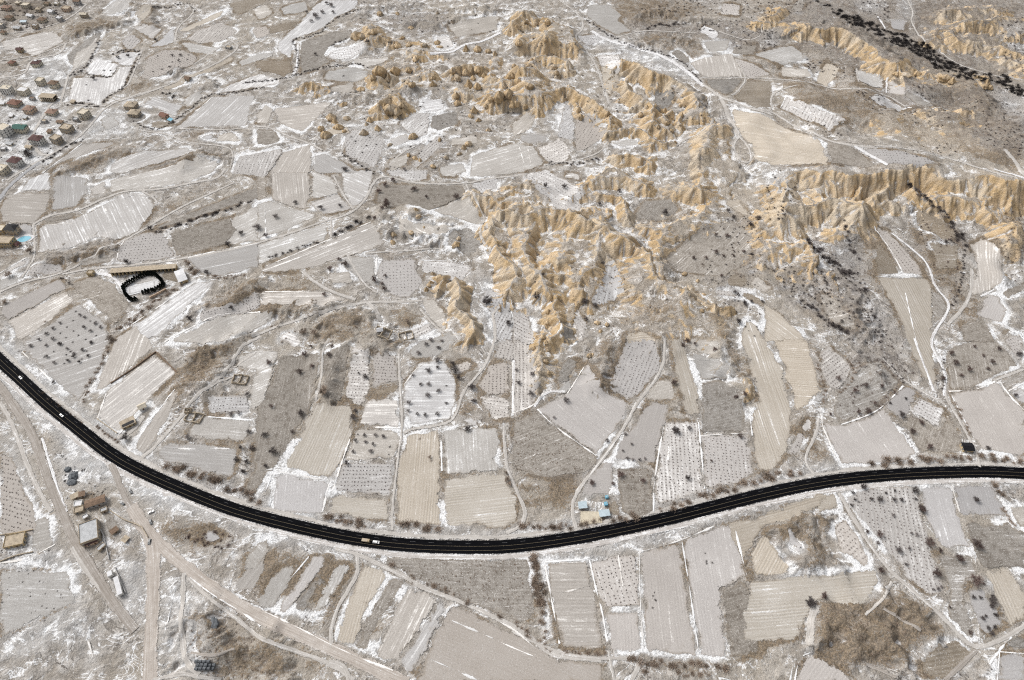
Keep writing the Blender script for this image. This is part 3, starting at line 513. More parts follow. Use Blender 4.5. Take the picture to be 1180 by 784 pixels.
# gullies cut down the slopes
_h2 = np.random.default_rng(5).random((256, 256, 2)) * .5
def gully(px, py, dx, dy):
    ix = np.floor(px).astype(int); iy = np.floor(py).astype(int); fx = px - ix; fy = py - iy
    va = np.zeros_like(px); gx = np.zeros_like(px); gy = np.zeros_like(px); wt = np.zeros_like(px)
    for i in range(-2, 2):
        for j in range(-2, 2):
            h = _h2[(ix - i) % 256, (iy - j) % 256]; qx = fx + i - h[:, 0]; qy = fy + j - h[:, 1]
            w_ = np.exp(-2 * (qx * qx + qy * qy)); m = (qx * dx + qy * dy) * 2 * math.pi
            wt += w_; va += np.cos(m) * w_; sn_ = -np.sin(m) * w_; gx += sn_ * dx; gy += sn_ * dy
    return va / wt, gx / wt, gy / wt
GUL = np.zeros_like(Zg)
def carve():
    zz = blur(Zg, 1)
    gy_, gx_ = np.gradient(zz, GY, GX)
    sl = np.hypot(gx_, gy_)
    m = (np.maximum(RMASK, OZ) > .05) & (sl > .06)
    x, y, sx, sy, ss = X[m], Y[m], gx_[m], gy_[m], sl[m]
    nx, ny = -sy / (ss + .02), sx / (ss + .02)              # across the slope
    ex = np.zeros_like(x); ey = np.zeros_like(x); tot = np.zeros_like(x)
    for wl_, am in ((15.0, 1.0), (7.5, .6), (4.2, .38)):
        v, dxx, dyy = gully(x / wl_ + 3.1, y / wl_ + 7.7, nx + ey * .9, ny - ex * .9)
        tot += v * am; ex += dxx * am * .55; ey += dyy * am * .55
    amp = np.clip((ss - .06) / .35, 0, 1) * np.maximum(RMASK, OZ)[m]
    GUL[m] = tot * amp
    Zg[m] += (tot - .25) * amp * 2.1
carve()
SURF = Zg                                  # smooth surface that fields and tracks drape over
def ground(pts):
    """photograph pixels -> points on the terrain"""
    p = np.atleast_2d(np.asarray(pts, float)); z = np.zeros(len(p))
    for _ in range(14):
        x, y = unproj(p[:, 0], p[:, 1], z); z = .5 * z + .5 * sample(SURF, x, y)
    x, y = unproj(p[:, 0], p[:, 1], z)
    return np.stack([x, y], 1)
def scale_at(xy, z=0):
    """photograph pixels per metre at a ground point"""
    x, y = xy; depth = y * _cp + (CAM_H - z) * _sp
    return FPX / depth
def hz(x, y): return float(sample(SURF, x, y))

FIELD_W = [ground(f[0]) for f in FIELDS]
TRACK_W = [smooth(ground(t[0]), 3) for t in TRACKS]
HIGHWAY = smooth(ground(P('px', '-60,352 -25,390 0,416 24,437 51,463 95,498 130,526 172,548 223,570 274,590 346,608 410,622 474,630 550,631.5 595,630 666,620 743,604 794,592 840,580 880,570 931,559 987,550.5 1058,546 1135,544 1180,546 1260,550')), 3)
ROADW = 10.2

def poly_mask(poly, grow=0):
    M = np.zeros_like(Zg, dtype=np.float32)
    rs_, cs_ = box_region(poly[:, 0].min() - 3, poly[:, 0].max() + 3, poly[:, 1].min() - 3, poly[:, 1].max() + 3)
    M[rs_, cs_] = inside(X[rs_, cs_], Y[rs_, cs_], poly)
    return M, rs_, cs_
FM = np.zeros_like(Zg)
for p in FIELD_W:
    rs_, cs_ = box_region(p[:, 0].min() - 3, p[:, 0].max() + 3, p[:, 1].min() - 3, p[:, 1].max() + 3)
    FM[rs_, cs_] = np.maximum(FM[rs_, cs_], inside(X[rs_, cs_], Y[rs_, cs_], p))
# small leftover terraces between the traced parcels
def fill_parcels():
    r_ = random.Random(21); blocked = np.clip(RMASK + (OZ > .3), 0, 1)
    for l, (_, wd, kd) in zip(TRACK_W, TRACKS):
        rs_, cs_, d = line_mask(l, wd); blocked[rs_, cs_] = np.maximum(blocked[rs_, cs_], d < wd)
    made = 0
    for k in range(2600):
        px, py = r_.uniform(5, 1175), r_.uniform(5, 520); lw, sh = r_.uniform(8, 21), r_.uniform(4, 9)
        if px < 125 and py < 215 or (py > 330 and px < 180) or (880 < px and 20 < py < 130 and r_.random() < .5): continue
        if 900 < px < 1060 and 260 < py < 430: continue
        a = (float(vnoise(px, py, 160, 4)) - .5) * 2.2 - .15; ca, sa = math.cos(a), math.sin(a)
        q = np.array([(px + ca * u * lw - sa * v * sh + r_.uniform(-2, 2), py + (sa * u * lw + ca * v * sh) * .8 + r_.uniform(-1.5, 1.5)) for u, v in ((-1, -1), (-.1, -1.15), (1, -.9), (1, .9), (.1, 1.1), (-1, 1))])
        g = ground(q); rs_, cs_ = box_region(g[:, 0].min(), g[:, 0].max(), g[:, 1].min(), g[:, 1].max()); ins = inside(X[rs_, cs_], Y[rs_, cs_], g)
        if ins.sum() < 20 or (np.maximum(FM, blocked)[rs_, cs_] * ins).sum() > .04 * ins.sum(): continue
        FIELDS.append((q, r_.choice(['du', 'du', 'sc', 'br', 'vw', 'rs', 'sn', 'st', 'vn']), None)); FIELD_W.append(g); FM[rs_, cs_] = np.maximum(FM[rs_, cs_], ins); made += 1
        if made >= 110: break
def line_mask(line, wdt):
    rs_, cs_ = box_region(line[:, 0].min() - wdt - 3, line[:, 0].max() + wdt + 3, line[:, 1].min() - wdt - 3, line[:, 1].max() + wdt + 3)
    d, s, a = seg_dist(X[rs_, cs_], Y[rs_, cs_], line)
    return rs_, cs_, d
fill_parcels()
TM = np.zeros_like(Zg)
for l, (_, wd, kd) in zip(TRACK_W, TRACKS):
    rs_, cs_, d = line_mask(l, wd)
    TM[rs_, cs_] = np.maximum(TM[rs_, cs_], np.clip((wd * .5 + 1.5 - d) / 1.5, 0, 1))
# level the highway bed
rs_, cs_, d = line_mask(HIGHWAY, 40)
hb = np.interp(np.arange(len(HIGHWAY)), np.arange(len(HIGHWAY)), sample(SURF, HIGHWAY[:, 0], HIGHWAY[:, 1]))
hb = np.convolve(np.pad(hb, 20, mode='edge'), np.ones(41) / 41, 'valid')
xs, ys = X[rs_, cs_], Y[rs_, cs_]
hroad = np.interp(xs, HIGHWAY[:, 0], hb)
t = np.clip((d - 11) / 22, 0, 1); t = t * t * (3 - 2 * t)
SURF[rs_, cs_] = SURF[rs_, cs_] * t + (hroad + .5) * (1 - t)
HM = np.zeros_like(Zg); HM[rs_, cs_] = np.clip((ROADW * .5 + 4 - d) / 2, 0, 1)
VERGE = np.zeros_like(Zg); VERGE[rs_, cs_] = np.clip((19 - d) / 6, 0, 1)

# ground cover masks
ATT = {}
def zwarp(poly): return poly
for k in ('brown', 'snow', 'ochre', 'scrub'):
    A = np.zeros_like(Zg)
    for kind, p, v in ZONES:
        if kind == k:
            g = ground(p); rs_, cs_ = box_region(g[:, 0].min() - 3, g[:, 0].max() + 3, g[:, 1].min() - 3, g[:, 1].max() + 3)
            A[rs_, cs_] = np.maximum(A[rs_, cs_], v * inside(X[rs_, cs_], Y[rs_, cs_], g))
    ATT[k] = blur(A, 5 if k in ('brown', 'snow') else 3)
ATT['ochre'] = np.clip(np.maximum(OCH, ATT['ochre']), 0, 1)
ATT['snow'] = np.clip(ATT['snow'] + .35 * VERGE, 0, 1)
fb = blur(FM, 2); band = np.clip(4 * fb * (1 - fb), 0, 1) * (1 - np.clip(TM, 0, 1)); bn = vnoise(X, Y, 45, 7) * .7 + vnoise(X, Y, 15, 2) * .3
ATT['brown'] = np.clip(ATT['brown'] + band * np.clip((bn - .47) * 9, 0, 1) * .95, 0, 1.4); ATT['snow'] = np.clip(ATT['snow'] + band * np.clip((.44 - bn) * 9, 0, 1) * .9, 0, 1)
BAND = band; ATT['drift'] = band * np.clip((.42 - bn) * 9, 0, 1)
ATT['gully'] = GUL

cover = np.clip(blur(FM, 1) + TM + HM, 0, 1)
fine = (fbm(X, Y, 18, 2, 3) - .5) * 3.2 + (vnoise(X, Y, 3.5, 11) - .5) * .9
fine *= (1 - .45 * np.clip(OCH, 0, 1))
core = np.clip(blur(FM, 2) * 4 - 3, 0, 1)
FINE_KEEP = np.clip(1 - blur(np.clip(FM + TM + HM, 0, 1), 2) * 1.6, 0, 1)
inner = (np.hypot(X, Y - 600) < 1700)
ZT = SURF + fine * FINE_KEEP * inner - .55 * np.maximum(np.maximum(core, np.clip(TM * 2 - 1, 0, 1) * .35), np.clip(HM * 2 - 1, 0, 1))

ATT['hollow'] = np.clip((blur(ZT, 3) - ZT) / 1.0, -1, 1)
# ================================================================== MATERIALS
class NT:
    def __init__(s, name):
        s.m = bpy.data.materials.new(name); s.m.use_nodes = True; s.t = s.m.node_tree; s.t.nodes.clear()
        s.out = s.t.nodes.new('ShaderNodeOutputMaterial'); s.b = s.t.nodes.new('ShaderNodeBsdfPrincipled')
        s.t.links.new(s.b.outputs[0], s.out.inputs[0])
        s.b.inputs['Roughness'].default_value = .9; s.b.inputs['Specular IOR Level'].default_value = .15
    def n(s, t): return s.t.nodes.new(t)
    def put(s, sock, v):
        if isinstance(v, bpy.types.NodeSocket): s.t.links.new(v, sock)
        elif isinstance(v, (tuple, list)) and len(v) == 3 and sock.type == 'RGBA': sock.default_value = (*v, 1)
        else: sock.default_value = v
    def pos(s): return s.n('ShaderNodeNewGeometry').outputs['Position']
    def attr(s, name):
        a = s.n('ShaderNodeAttribute'); a.attribute_name = name; return a.outputs['Fac']
    def noise(s, vec, scale, detail=3, rough=.55, dist=0.0, out=0):
        k = s.n('ShaderNodeTexNoise'); s.put(k.inputs['Vector'], vec); k.inputs['Scale'].default_value = scale
        k.inputs['Detail'].default_value = detail; k.inputs['Roughness'].default_value = rough; k.inputs['Distortion'].default_value = dist
        return k.outputs[out]
    def vor(s, vec, scale, feat='F1', rnd=1.0):
        k = s.n('ShaderNodeTexVoronoi'); k.feature = feat; s.put(k.inputs['Vector'], vec); k.inputs['Scale'].default_value = scale
        k.inputs['Randomness'].default_value = rnd; return k.outputs['Distance']
    def math(s, op, a, b=0.0, clamp=False):
        k = s.n('ShaderNodeMath'); k.operation = op; k.use_clamp = clamp; s.put(k.inputs[0], a); s.put(k.inputs[1], b); return k.outputs[0]
    def step(s, v, lo, hi, a=0.0, b=1.0):
        k = s.n('ShaderNodeMapRange'); k.interpolation_type = 'SMOOTHSTEP'; s.put(k.inputs[0], v); s.put(k.inputs[1], lo); s.put(k.inputs[2], hi)
        k.inputs[3].default_value = a; k.inputs[4].default_value = b; return k.outputs[0]
    def mix(s, f, a, b):
        k = s.n('ShaderNodeMix'); k.data_type = 'RGBA'; s.put(k.inputs[0], f); s.put(k.inputs[6], a); s.put(k.inputs[7], b); return k.outputs[2]
    def scale(s, vec, sx, sy, sz=1.0):
        k = s.n('ShaderNodeVectorMath'); k.operation = 'MULTIPLY'; s.put(k.inputs[0], vec); k.inputs[1].default_value = (sx, sy, sz); return k.outputs[0]
    def bump(s, h, dist, strength=1.0):
        k = s.n('ShaderNodeBump'); s.put(k.inputs['Height'], h); k.inputs['Distance'].default_value = dist; k.inputs['Strength'].default_value = strength
        s.t.links.new(k.outputs[0], s.b.inputs['Normal'])
    def color(s, c): s.put(s.b.inputs['Base Color'], c); return s
    def edge(s, n2, n3, lo=.18, hi=.42):
        f = s.math('ADD', s.attr('edge'), s.math('MULTIPLY', s.math('SUBTRACT', n2, .5), 1.3)); f = s.math('ADD', f, s.math('MULTIPLY', s.math('SUBTRACT', n3, .5), 1.1))
        s.put(s.b.inputs['Alpha'], s.step(f, lo, hi))
    def rand(s): return s.n('ShaderNodeObjectInfo').outputs['Random']
    def bright(s, c, lo, hi, fac):
        k = s.n('ShaderNodeMix'); k.data_type = 'RGBA'; k.blend_type = 'MULTIPLY'; k.inputs[0].default_value = 1
        s.put(k.inputs[6], c); v = s.step(fac, 0.0, 1.0, lo, hi)
        cc = s.n('ShaderNodeCombineColor')
        for i in range(3): s.put(cc.inputs[i], v)
        s.t.links.new(cc.outputs[0], k.inputs[7]); return k.outputs[2]

SNOW = (.84, .85, .86)
SOIL_A, SOIL_B = (.285, .258, .225), (.47, .445, .415)
BROWN_A, BROWN_B = (.10, .074, .046), (.245, .185, .122)
OCH_A, OCH_B = (.46, .33, .18), (.58, .45, .30)

def terrain_mat():
    s = NT('terrain'); p = s.pos()
    n1 = s.noise(p, .022, 5, .6); n2 = s.noise(p, .10, 4, .54); n3 = s.noise(p, .62, 3, .55); n4 = s.noise(s.scale(p, .6, 1, 1), .04, 5, .58, 1.2)
    lo = s.noise(s.scale(p, .7, 1.2, 1), .011, 3, .5, .6)
    cont = s.math('FRACT', s.math('MULTIPLY', lo, 34.0))                      # terrace edges that follow the slopes
    dark_edge = s.math('MULTIPLY', s.step(cont, .0, .16, 1, 0), s.step(n4, .42, .6)); white_edge = s.math('MULTIPLY', s.math('MULTIPLY', s.step(cont, .74, .95), s.step(cont, .97, 1.0, 1, 0)), s.step(n4, .45, .62))
    soil = s.mix(s.step(n2, .36, .64), SOIL_A, SOIL_B)
    soil = s.mix(s.step(n3, .45, .75, 0, .4), soil, (.20, .175, .155))
    soil = s.mix(s.step(n1, .52, .72, 0, .6), soil, (.25, .205, .16))
    soil = s.mix(s.math('MULTIPLY', dark_edge, .7), soil, (.13, .11, .095))
    g1 = s.math('ABSOLUTE', s.math('SUBTRACT', s.noise(p, .016, 6, .66, 1.0), .5)); g2 = s.math('ABSOLUTE', s.math('SUBTRACT', s.noise(s.scale(p, 1, 1, .2), .027, 5, .64, 1.4), .5))
    soil = s.mix(s.math('MULTIPLY', s.step(g1, .004, .020, 1, 0), s.step(n2, .36, .6, .15, .85)), soil, (.10, .085, .072))
    soil = s.mix(s.step(s.noise(p, .0065, 3, .5), .45, .62, 0, .5), soil, (.38, .34, .285))
    # snow dusting in hollows and drifts
    sn = s.attr('snow'); br = s.attr('brown'); oc = s.attr('ochre'); sc = s.attr('scrub'); gl_ = s.attr('gully'); ho = s.attr('hollow')
    v = s.math('ADD', s.math('MULTIPLY', n2, .38), s.math('MULTIPLY', n4, .62)); v = s.math('ADD', v, s.math('MULTIPLY', s.attr('drift'), .13)); v = s.math('ADD', v, s.math('MULTIPLY', s.math('SUBTRACT', n3, .5), .3))
    soil = s.mix(s.math('MULTIPLY', sn, s.step(n2, .3, .7, .7, 1.0)), soil, (.45, .45, .45))
    v = s.math('ADD', v, s.math('MULTIPLY', sn, .07)); v = s.math('ADD', v, s.math('MULTIPLY', ho, .12)); v = s.math('SUBTRACT', v, s.math('MULTIPLY', br, .05))
    v = s.math('ADD', v, s.math('MULTIPLY', white_edge, .14)); v = s.math('ADD', v, s.math('MULTIPLY', s.step(g2, .0, .022, 1, 0), .13)); snow = s.step(v, .54, .69)
    c = s.mix(s.math('MULTIPLY', snow, .85), soil, SNOW)
    # dry grass
    b = s.math('ADD', s.math('MULTIPLY', br, .66), s.math('MULTIPLY', s.math('SUBTRACT', n2, .5), 1.5)); b = s.math('ADD', b, s.math('MULTIPLY', s.math('SUBTRACT', n3, .5), 1.0)); b = s.math('ADD', b, s.math('MULTIPLY', s.math('SUBTRACT', n4, .5), 1.3))
    grass = s.mix(s.step(n3, .35, .65), BROWN_A, BROWN_B)
    b = s.math('SUBTRACT', b, s.math('MULTIPLY', sn, .4))
    c = s.mix(s.step(b, .32, .66, 0, .85), c, grass)
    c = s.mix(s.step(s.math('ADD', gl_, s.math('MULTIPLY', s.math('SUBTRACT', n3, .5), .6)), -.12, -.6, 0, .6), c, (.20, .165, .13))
    # patchy dwarf scrub: small dark tufts
    vo = s.vor(p, .33); tuft = s.step(vo, .16, .34, 1, 0)
    tz = s.step(s.math('ADD', n1, s.math('MULTIPLY', sc, .42)), .5, .66)
    c = s.mix(s.math('MULTIPLY', s.math('MULTIPLY', tuft, tz), .75), c, (.095, .08, .07))
    c = s.mix(s.math('MULTIPLY', sc, s.step(n2, .4, .6, .2, .75)), c, (.19, .17, .155))
    # ochre tuff
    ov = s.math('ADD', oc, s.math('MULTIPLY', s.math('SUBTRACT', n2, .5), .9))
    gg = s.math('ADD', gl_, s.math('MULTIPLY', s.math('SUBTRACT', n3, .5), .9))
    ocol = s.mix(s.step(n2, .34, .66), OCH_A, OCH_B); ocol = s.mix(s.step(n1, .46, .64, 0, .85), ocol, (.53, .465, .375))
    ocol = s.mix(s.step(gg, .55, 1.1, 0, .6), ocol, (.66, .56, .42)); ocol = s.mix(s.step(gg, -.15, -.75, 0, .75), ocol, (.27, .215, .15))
    geo = s.n('ShaderNodeNewGeometry'); nz = s.n('ShaderNodeSeparateXYZ'); s.t.links.new(geo.outputs['Normal'], nz.inputs[0])
    flat = s.step(s.math('ADD', nz.outputs['Z'], s.math('MULTIPLY', s.math('SUBTRACT', n2, .5), .22)), .86, .97)
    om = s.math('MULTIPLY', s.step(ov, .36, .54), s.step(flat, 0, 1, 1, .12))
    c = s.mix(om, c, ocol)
    gs = s.math('MULTIPLY', s.step(gg, -.55, -1.15), s.step(n4, .42, .55)); c = s.mix(s.math('MULTIPLY', gs, .8), c, (.66, .66, .67))
    sp = s.noise(p, 1.5, 2, .65)
    c = s.mix(s.step(sp, .56, .70, 0, .28), c, (.17, .15, .13)); c = s.mix(s.step(sp, .44, .30, 0, .2), c, SNOW)
    s.color(c)
    s.bump(s.math('ADD', s.math('MULTIPLY', n2, 1.4), s.math('MULTIPLY', n3, .9)), 1.3, .9)
    return s.m

def field_mat(name, a, b, snow_amt=.3, row=3.0, row_k=.5, streak=.5, mott=.5, streak_len=.018, grit=.4, patch=None):
    s = NT(name); p = s.pos()
    uv = s.n('ShaderNodeUVMap').outputs[0]
    n1 = s.noise(p, .03, 4, .6); n2 = s.noise(p, .2, 4, .6); n3 = s.noise(p, .9, 2, .6)
    st = s.noise(s.scale(uv, streak_len * 1.6, .42), 1.0, 4, .7, .35)               # long streaks along the rows
    su = s.n('ShaderNodeSeparateXYZ'); s.t.links.new(uv, su.inputs[0])
    ph = s.math('ADD', s.math('MULTIPLY', su.outputs['Y'], 2 * math.pi / row), s.math('MULTIPLY', s.noise(s.scale(uv, .02, .05), 1.0, 2), 9.0))
    rk = s.step(s.noise(s.scale(uv, .02, .08), 1.0, 2), .35, .65)
    rowv = s.math('ADD', s.math('MULTIPLY', s.math('MULTIPLY', s.math('SINE', ph), .5), rk), .5)
    f = s.math('ADD', s.math('MULTIPLY', s.math('SUBTRACT', rowv, .5), row_k), s.math('MULTIPLY', s.math('SUBTRACT', st, .5), streak * 1.6))
    f = s.math('ADD', f, s.math('MULTIPLY', s.math('SUBTRACT', n1, .5), mott * 1.4)); f = s.math('ADD', f, s.math('MULTIPLY', s.math('SUBTRACT', n3, .5), grit))
    c = s.mix(s.step(f, -.5, .5), a, b)
    if patch: c = s.mix(s.step(s.math('ADD', n2, s.math('MULTIPLY', s.math('SUBTRACT', n3, .5), .5)), .46, .68, 0, .7), c, patch)
    v = s.math('ADD', s.math('MULTIPLY', st, .62 * (.5 + streak)), s.math('MULTIPLY', n1, .25)); v = s.math('ADD', v, s.math('MULTIPLY', n2, .22)); v = s.math('ADD', v, s.math('MULTIPLY', s.math('SUBTRACT', n3, .5), .22))
    v = s.math('ADD', v, s.math('MULTIPLY', s.math('SUBTRACT', rowv, .5), row_k * .10))
    v = s.math('ADD', v, s.math('MULTIPLY', s.math('SUBTRACT', s.rand(), .5), .05))
    mid = (.62 * (.5 + streak) + .25 + .22) * .5
    th = mid + .16 - .32 * snow_amt
    c = s.mix(s.step(v, th - .03, th + .09, 0, .92), c, SNOW)
    sp = s.noise(p, 1.3, 2, .65)
    c = s.mix(s.step(sp, .57, .72, 0, .25 + grit * .6), c, tuple(x * .42 for x in a)); c = s.mix(s.step(sp, .43, .30, 0, .2 + grit * .5), c, SNOW)
    c = s.bright(c, .86, 1.10, s.rand())
    tint = s.step(s.math('FRACT', s.math('MULTIPLY', s.rand(), 7.31)), 0, 1, .0, .55)
    tm = s.n('ShaderNodeMix'); tm.data_type = 'RGBA'; tm.blend_type = 'MULTIPLY'; s.put(tm.inputs[0], tint); s.put(tm.inputs[6], c); s.put(tm.inputs[7], (1.0, .93, .84)); c = tm.outputs[2]
    wm = s.math('ADD', s.attr('edge'), s.math('MULTIPLY', s.math('SUBTRACT', n2, .5), 1.6)); c = s.mix(s.math('MULTIPLY', s.step(wm, .85, .35), s.step(n1, .42, .6, 0, .55)), c, (.26, .215, .165))
    s.color(c)
    s.bump(s.math('ADD', s.math('MULTIPLY', rowv, row_k), s.math('MULTIPLY', n3, .5)), .35, .7)
    s.edge(n2, n3)
    return s.m

FM_ = {
 'gr': field_mat('field_tilled', (.385, .372, .368), (.475, .465, .462), .14, 2.2, .22, .45, .8, .012, .24),
 'rs': field_mat('field_streaked', (.36, .345, .33), (.51, .50, .49), .24, 2.6, .3, .8, .45, .010, .28),
 'sn': field_mat('field_snow', (.45, .442, .44), (.60, .60, .605), .40, 2.6, .3, .65, .7, .012, .32),
 'st': field_mat('field_stubble', (.385, .35, .30), (.51, .48, .435), .11, 2.2, .5, .8, .8, .006, .30),
 'st2': field_mat('field_fallow', (.415, .375, .335), (.49, .455, .42), .10, 2.2, .2, .4, .9, .006, .24),
 'sc': field_mat('field_scrub', (.215, .20, .18), (.39, .372, .35), .18, 2.6, .25, .45, .6, .02, .65, (.15, .13, .11)),
 'vn': field_mat('field_vines', (.40, .38, .365), (.52, .505, .495), .22, 3.4, .25, .25, .5, .02, .35),
 'vw': field_mat('field_snowy_vines', (.43, .418, .41), (.58, .575, .575), .38, 3.4, .35, .4, .6, .03, .45),
 'du': field_mat('field_dusted', (.35, .335, .315), (.51, .50, .485), .26, 2.8, .2, .5, .7, .018, .45),
 'br': field_mat('field_brown', (.17, .14, .105), (.32, .285, .24), .12, 2.6, .3, .45, .6, .015, .5),
}
def plain(name, col, rough=.8, var=.25, sc=.6, metallic=0.0, spec=.2, bumpd=0.0):
    s = NT(name); n = s.noise(s.pos(), sc, 3, .6)
    d = tuple(max(0, x * (1 - var)) for x in col); l = tuple(min(1, x * (1 + var)) for x in col)
    s.color(s.mix(s.step(n, .3, .7), d, l)); s.b.inputs['Roughness'].default_value = rough; s.b.inputs['Metallic'].default_value = metallic
    s.b.inputs['Specular IOR Level'].default_value = spec
    if bumpd: s.bump(n, bumpd)
    return s.m
def track_mat(name, a, b, snow_amt, wide=False):
    s = NT(name); p = s.pos(); uv = s.n('ShaderNodeUVMap').outputs[0]
    n2 = s.noise(p, .25, 3, .6); n3 = s.noise(p, 1.1, 2, .6); st = s.noise(s.scale(uv, .03, 1.1), 1.0, 3, .6)
    f = s.math('ADD', s.math('MULTIPLY', st, .6), s.math('MULTIPLY', n2, .25)); f = s.math('ADD', f, s.math('MULTIPLY', n3, .15))
    c = s.mix(s.step(f, .35, .65), a, b)
    v = s.math('ADD', f, s.math('MULTIPLY', s.math('SUBTRACT', n3, .5), .3)); th = .72 - .35 * snow_amt
    c = s.mix(s.step(v, th - .03, th + .08, 0, .9), c, SNOW); sp = s.noise(p, 1.6, 2, .65); c = s.mix(s.step(sp, .56, .72, 0, .5), c, tuple(x * .5 for x in a)); s.color(c); s.bump(f, .25, .6); s.edge(n2, n3); return s.m
TMAT = {'pale': track_mat('track_pale', (.40, .375, .345), (.57, .545, .515), .32), 'snow': track_mat('track_snowy', (.52, .50, .495), (.66, .65, .65), .7),
        'brown': track_mat('track_brown', (.27, .24, .21), (.42, .39, .36), .25), 'road': track_mat('track_gravel', (.37, .325, .285), (.54, .50, .46), .25),
        'grey': track_mat('track_grey', (.30, .30, .305), (.46, .46, .47), .2)}
M_TERRAIN = terrain_mat()
M_DRIFT = field_mat('snow_drift', (.72, .72, .74), (.82, .83, .85), .9, 2.0, .1, .3, .3, .05, .3)

# ================================================================== OBJECT HELPERS
def tag(o, label=None, cat=None, group=None, kind=None):
    if label: o['label'] = label
    if cat: o['category'] = cat
    if group: o['group'] = group
    if kind: o['kind'] = kind
    return o
def link_mesh(name, me, mat, parent=None):
    if mat and not me.materials: me.materials.append(mat)
    o = bpy.data.objects.new(name, me); COL.objects.link(o)
    if parent: o.parent = parent
    return o
def mesh_np(name, co, faces, uv=None, shade=False):
    me = bpy.data.meshes.new(name); me.from_pydata([tuple(c) for c in co], [], [tuple(f) for f in faces])
    if uv is not None:
        ul = me.uv_layers.new(name='UVMap'); li = np.empty(len(me.loops), int); me.loops.foreach_get('vertex_index', li)
        ul.data.foreach_set('uv', np.asarray(uv, np.float32)[li].ravel())
    if shade: me.polygons.foreach_set('use_smooth', [True] * len(me.polygons))
    me.update(); return me
def empty(name, loc, rz=0.0):
    o = bpy.data.objects.new(name, None); COL.objects.link(o); o.empty_display_size = .5
    o.location = loc; o.rotation_euler = (0, 0, rz); return o
def copy_tree(o, parent=None):
    c = o.copy(); COL.objects.link(c); c.parent = parent
    for ch in o.children: copy_tree(ch, c)
    return c
class MB:
    """collects boxes, prisms and tubes into one mesh"""
    def __init__(s): s.v = []; s.f = []
    def add(s, vs, fs):
        k = len(s.v); s.v += [tuple(v) for v in vs]; s.f += [tuple(i + k for i in f) for f in fs]; return s
    def box(s, x0, x1, y0, y1, z0, z1, tx=0.0, ty=0.0):
        return s.add([(x0, y0, z0), (x1, y0, z0), (x1, y1, z0), (x0, y1, z0), (x0 + tx, y0 + ty, z1), (x1 - tx, y0 + ty, z1), (x1 - tx, y1 - ty, z1), (x0 + tx, y1 - ty, z1)],
                     [(3, 2, 1, 0), (4, 5, 6, 7), (0, 1, 5, 4), (1, 2, 6, 5), (2, 3, 7, 6), (3, 0, 4, 7)])
    def prism(s, poly, z0, z1):
        n = len(poly)
        return s.add([(x, y, z0) for x, y in poly] + [(x, y, z1) for x, y in poly], [tuple(range(n))[::-1], tuple(range(n, 2 * n))] + [(i, (i + 1) % n, n + (i + 1) % n, n + i) for i in range(n)])
    def tube(s, a, b, ra, rb, n=6):
        a, b = Vector(a), Vector(b); d = (b - a).normalized(); u = d.orthogonal().normalized(); w = d.cross(u)
        vs = [a + (u * math.cos(t) + w * math.sin(t)) * ra for t in [2 * math.pi * i / n for i in range(n)]] + [b + (u * math.cos(t) + w * math.sin(t)) * rb for t in [2 * math.pi * i / n for i in range(n)]]
        return s.add(vs, [tuple(range(n))[::-1], tuple(range(n, 2 * n))] + [(i, (i + 1) % n, n + (i + 1) % n, n + i) for i in range(n)])
    def build(s, name, mat, parent=None, shade=False):
        return link_mesh(name, mesh_np(name, s.v, s.f, shade=shade), mat, parent)

# ================================================================== TERRAIN MESH
def build_terrain():
    ny, nx = ZT.shape
    co = np.stack([X, Y, ZT], -1).reshape(-1, 3).astype(np.float32)
    idx = np.arange(nx * ny).reshape(ny, nx)
    q = np.stack([idx[:-1, :-1], idx[:-1, 1:], idx[1:, 1:], idx[1:, :-1]], -1).reshape(-1, 4)
    me = bpy.data.meshes.new('terrain'); me.vertices.add(len(co)); me.vertices.foreach_set('co', co.ravel())
    me.loops.add(q.size); me.loops.foreach_set('vertex_index', q.ravel().astype(np.int32))
    me.polygons.add(len(q)); me.polygons.foreach_set('loop_start', np.arange(0, q.size, 4, dtype=np.int32))
    me.update(calc_edges=True); me.polygons.foreach_set('use_smooth', np.ones(len(q), bool))
    for k, A in ATT.items():
        at = me.attributes.new(k, 'FLOAT', 'POINT'); at.data.foreach_set('value', A.ravel().astype(np.float32))
    me.validate()
    return tag(link_mesh('terrain', me, M_TERRAIN), kind='structure')
build_terrain()

# ================================================================== FIELDS
def densify(poly, step):
    out = []
    for a, b in zip(poly, np.roll(poly, -1, axis=0)):
        n = max(1, int(np.hypot(*(b - a)) / step))
        for i in range(n): out.append(a + (b - a) * i / n)
    return np.array(out)
def signed_area(p):
    q = np.roll(p, -1, axis=0); return .5 * np.sum(p[:, 0] * q[:, 1] - q[:, 0] * p[:, 1])
def round_poly(p):
    q = []
    n = len(p)
    for i in range(n):
        a, b, c = p[i - 1], p[i], p[(i + 1) % n]
        la = min(.2, 2.5 / (np.hypot(*(a - b)) + 1e-6)); lc = min(.2, 2.5 / (np.hypot(*(c - b)) + 1e-6))
        q += [b + (a - b) * la, b * .86 + (a + c) * .07 if False else b + (a - b) * la * .25 + (c - b) * lc * .25, b + (c - b) * lc]
    return np.array(q)
def inset(p, dist):
    if signed_area(p) < 0: p = p[::-1]
    e = np.roll(p, -1, axis=0) - p; L = np.hypot(e[:, 0], e[:, 1])[:, None] + 1e-6
    nrm = np.stack([-e[:, 1], e[:, 0]], 1) / L
    m = nrm + np.roll(nrm, 1, axis=0); m /= np.hypot(m[:, 0], m[:, 1])[:, None] + 1e-3
    return p + m * dist
def field_frame(i):
    g = FIELD_W[i]; d = FIELDS[i][2]
    dd = (g[1] - g[0]) if d is None else (lambda q: q[1] - q[0])(ground(d))
    return dd / (np.hypot(*dd) + 1e-9)
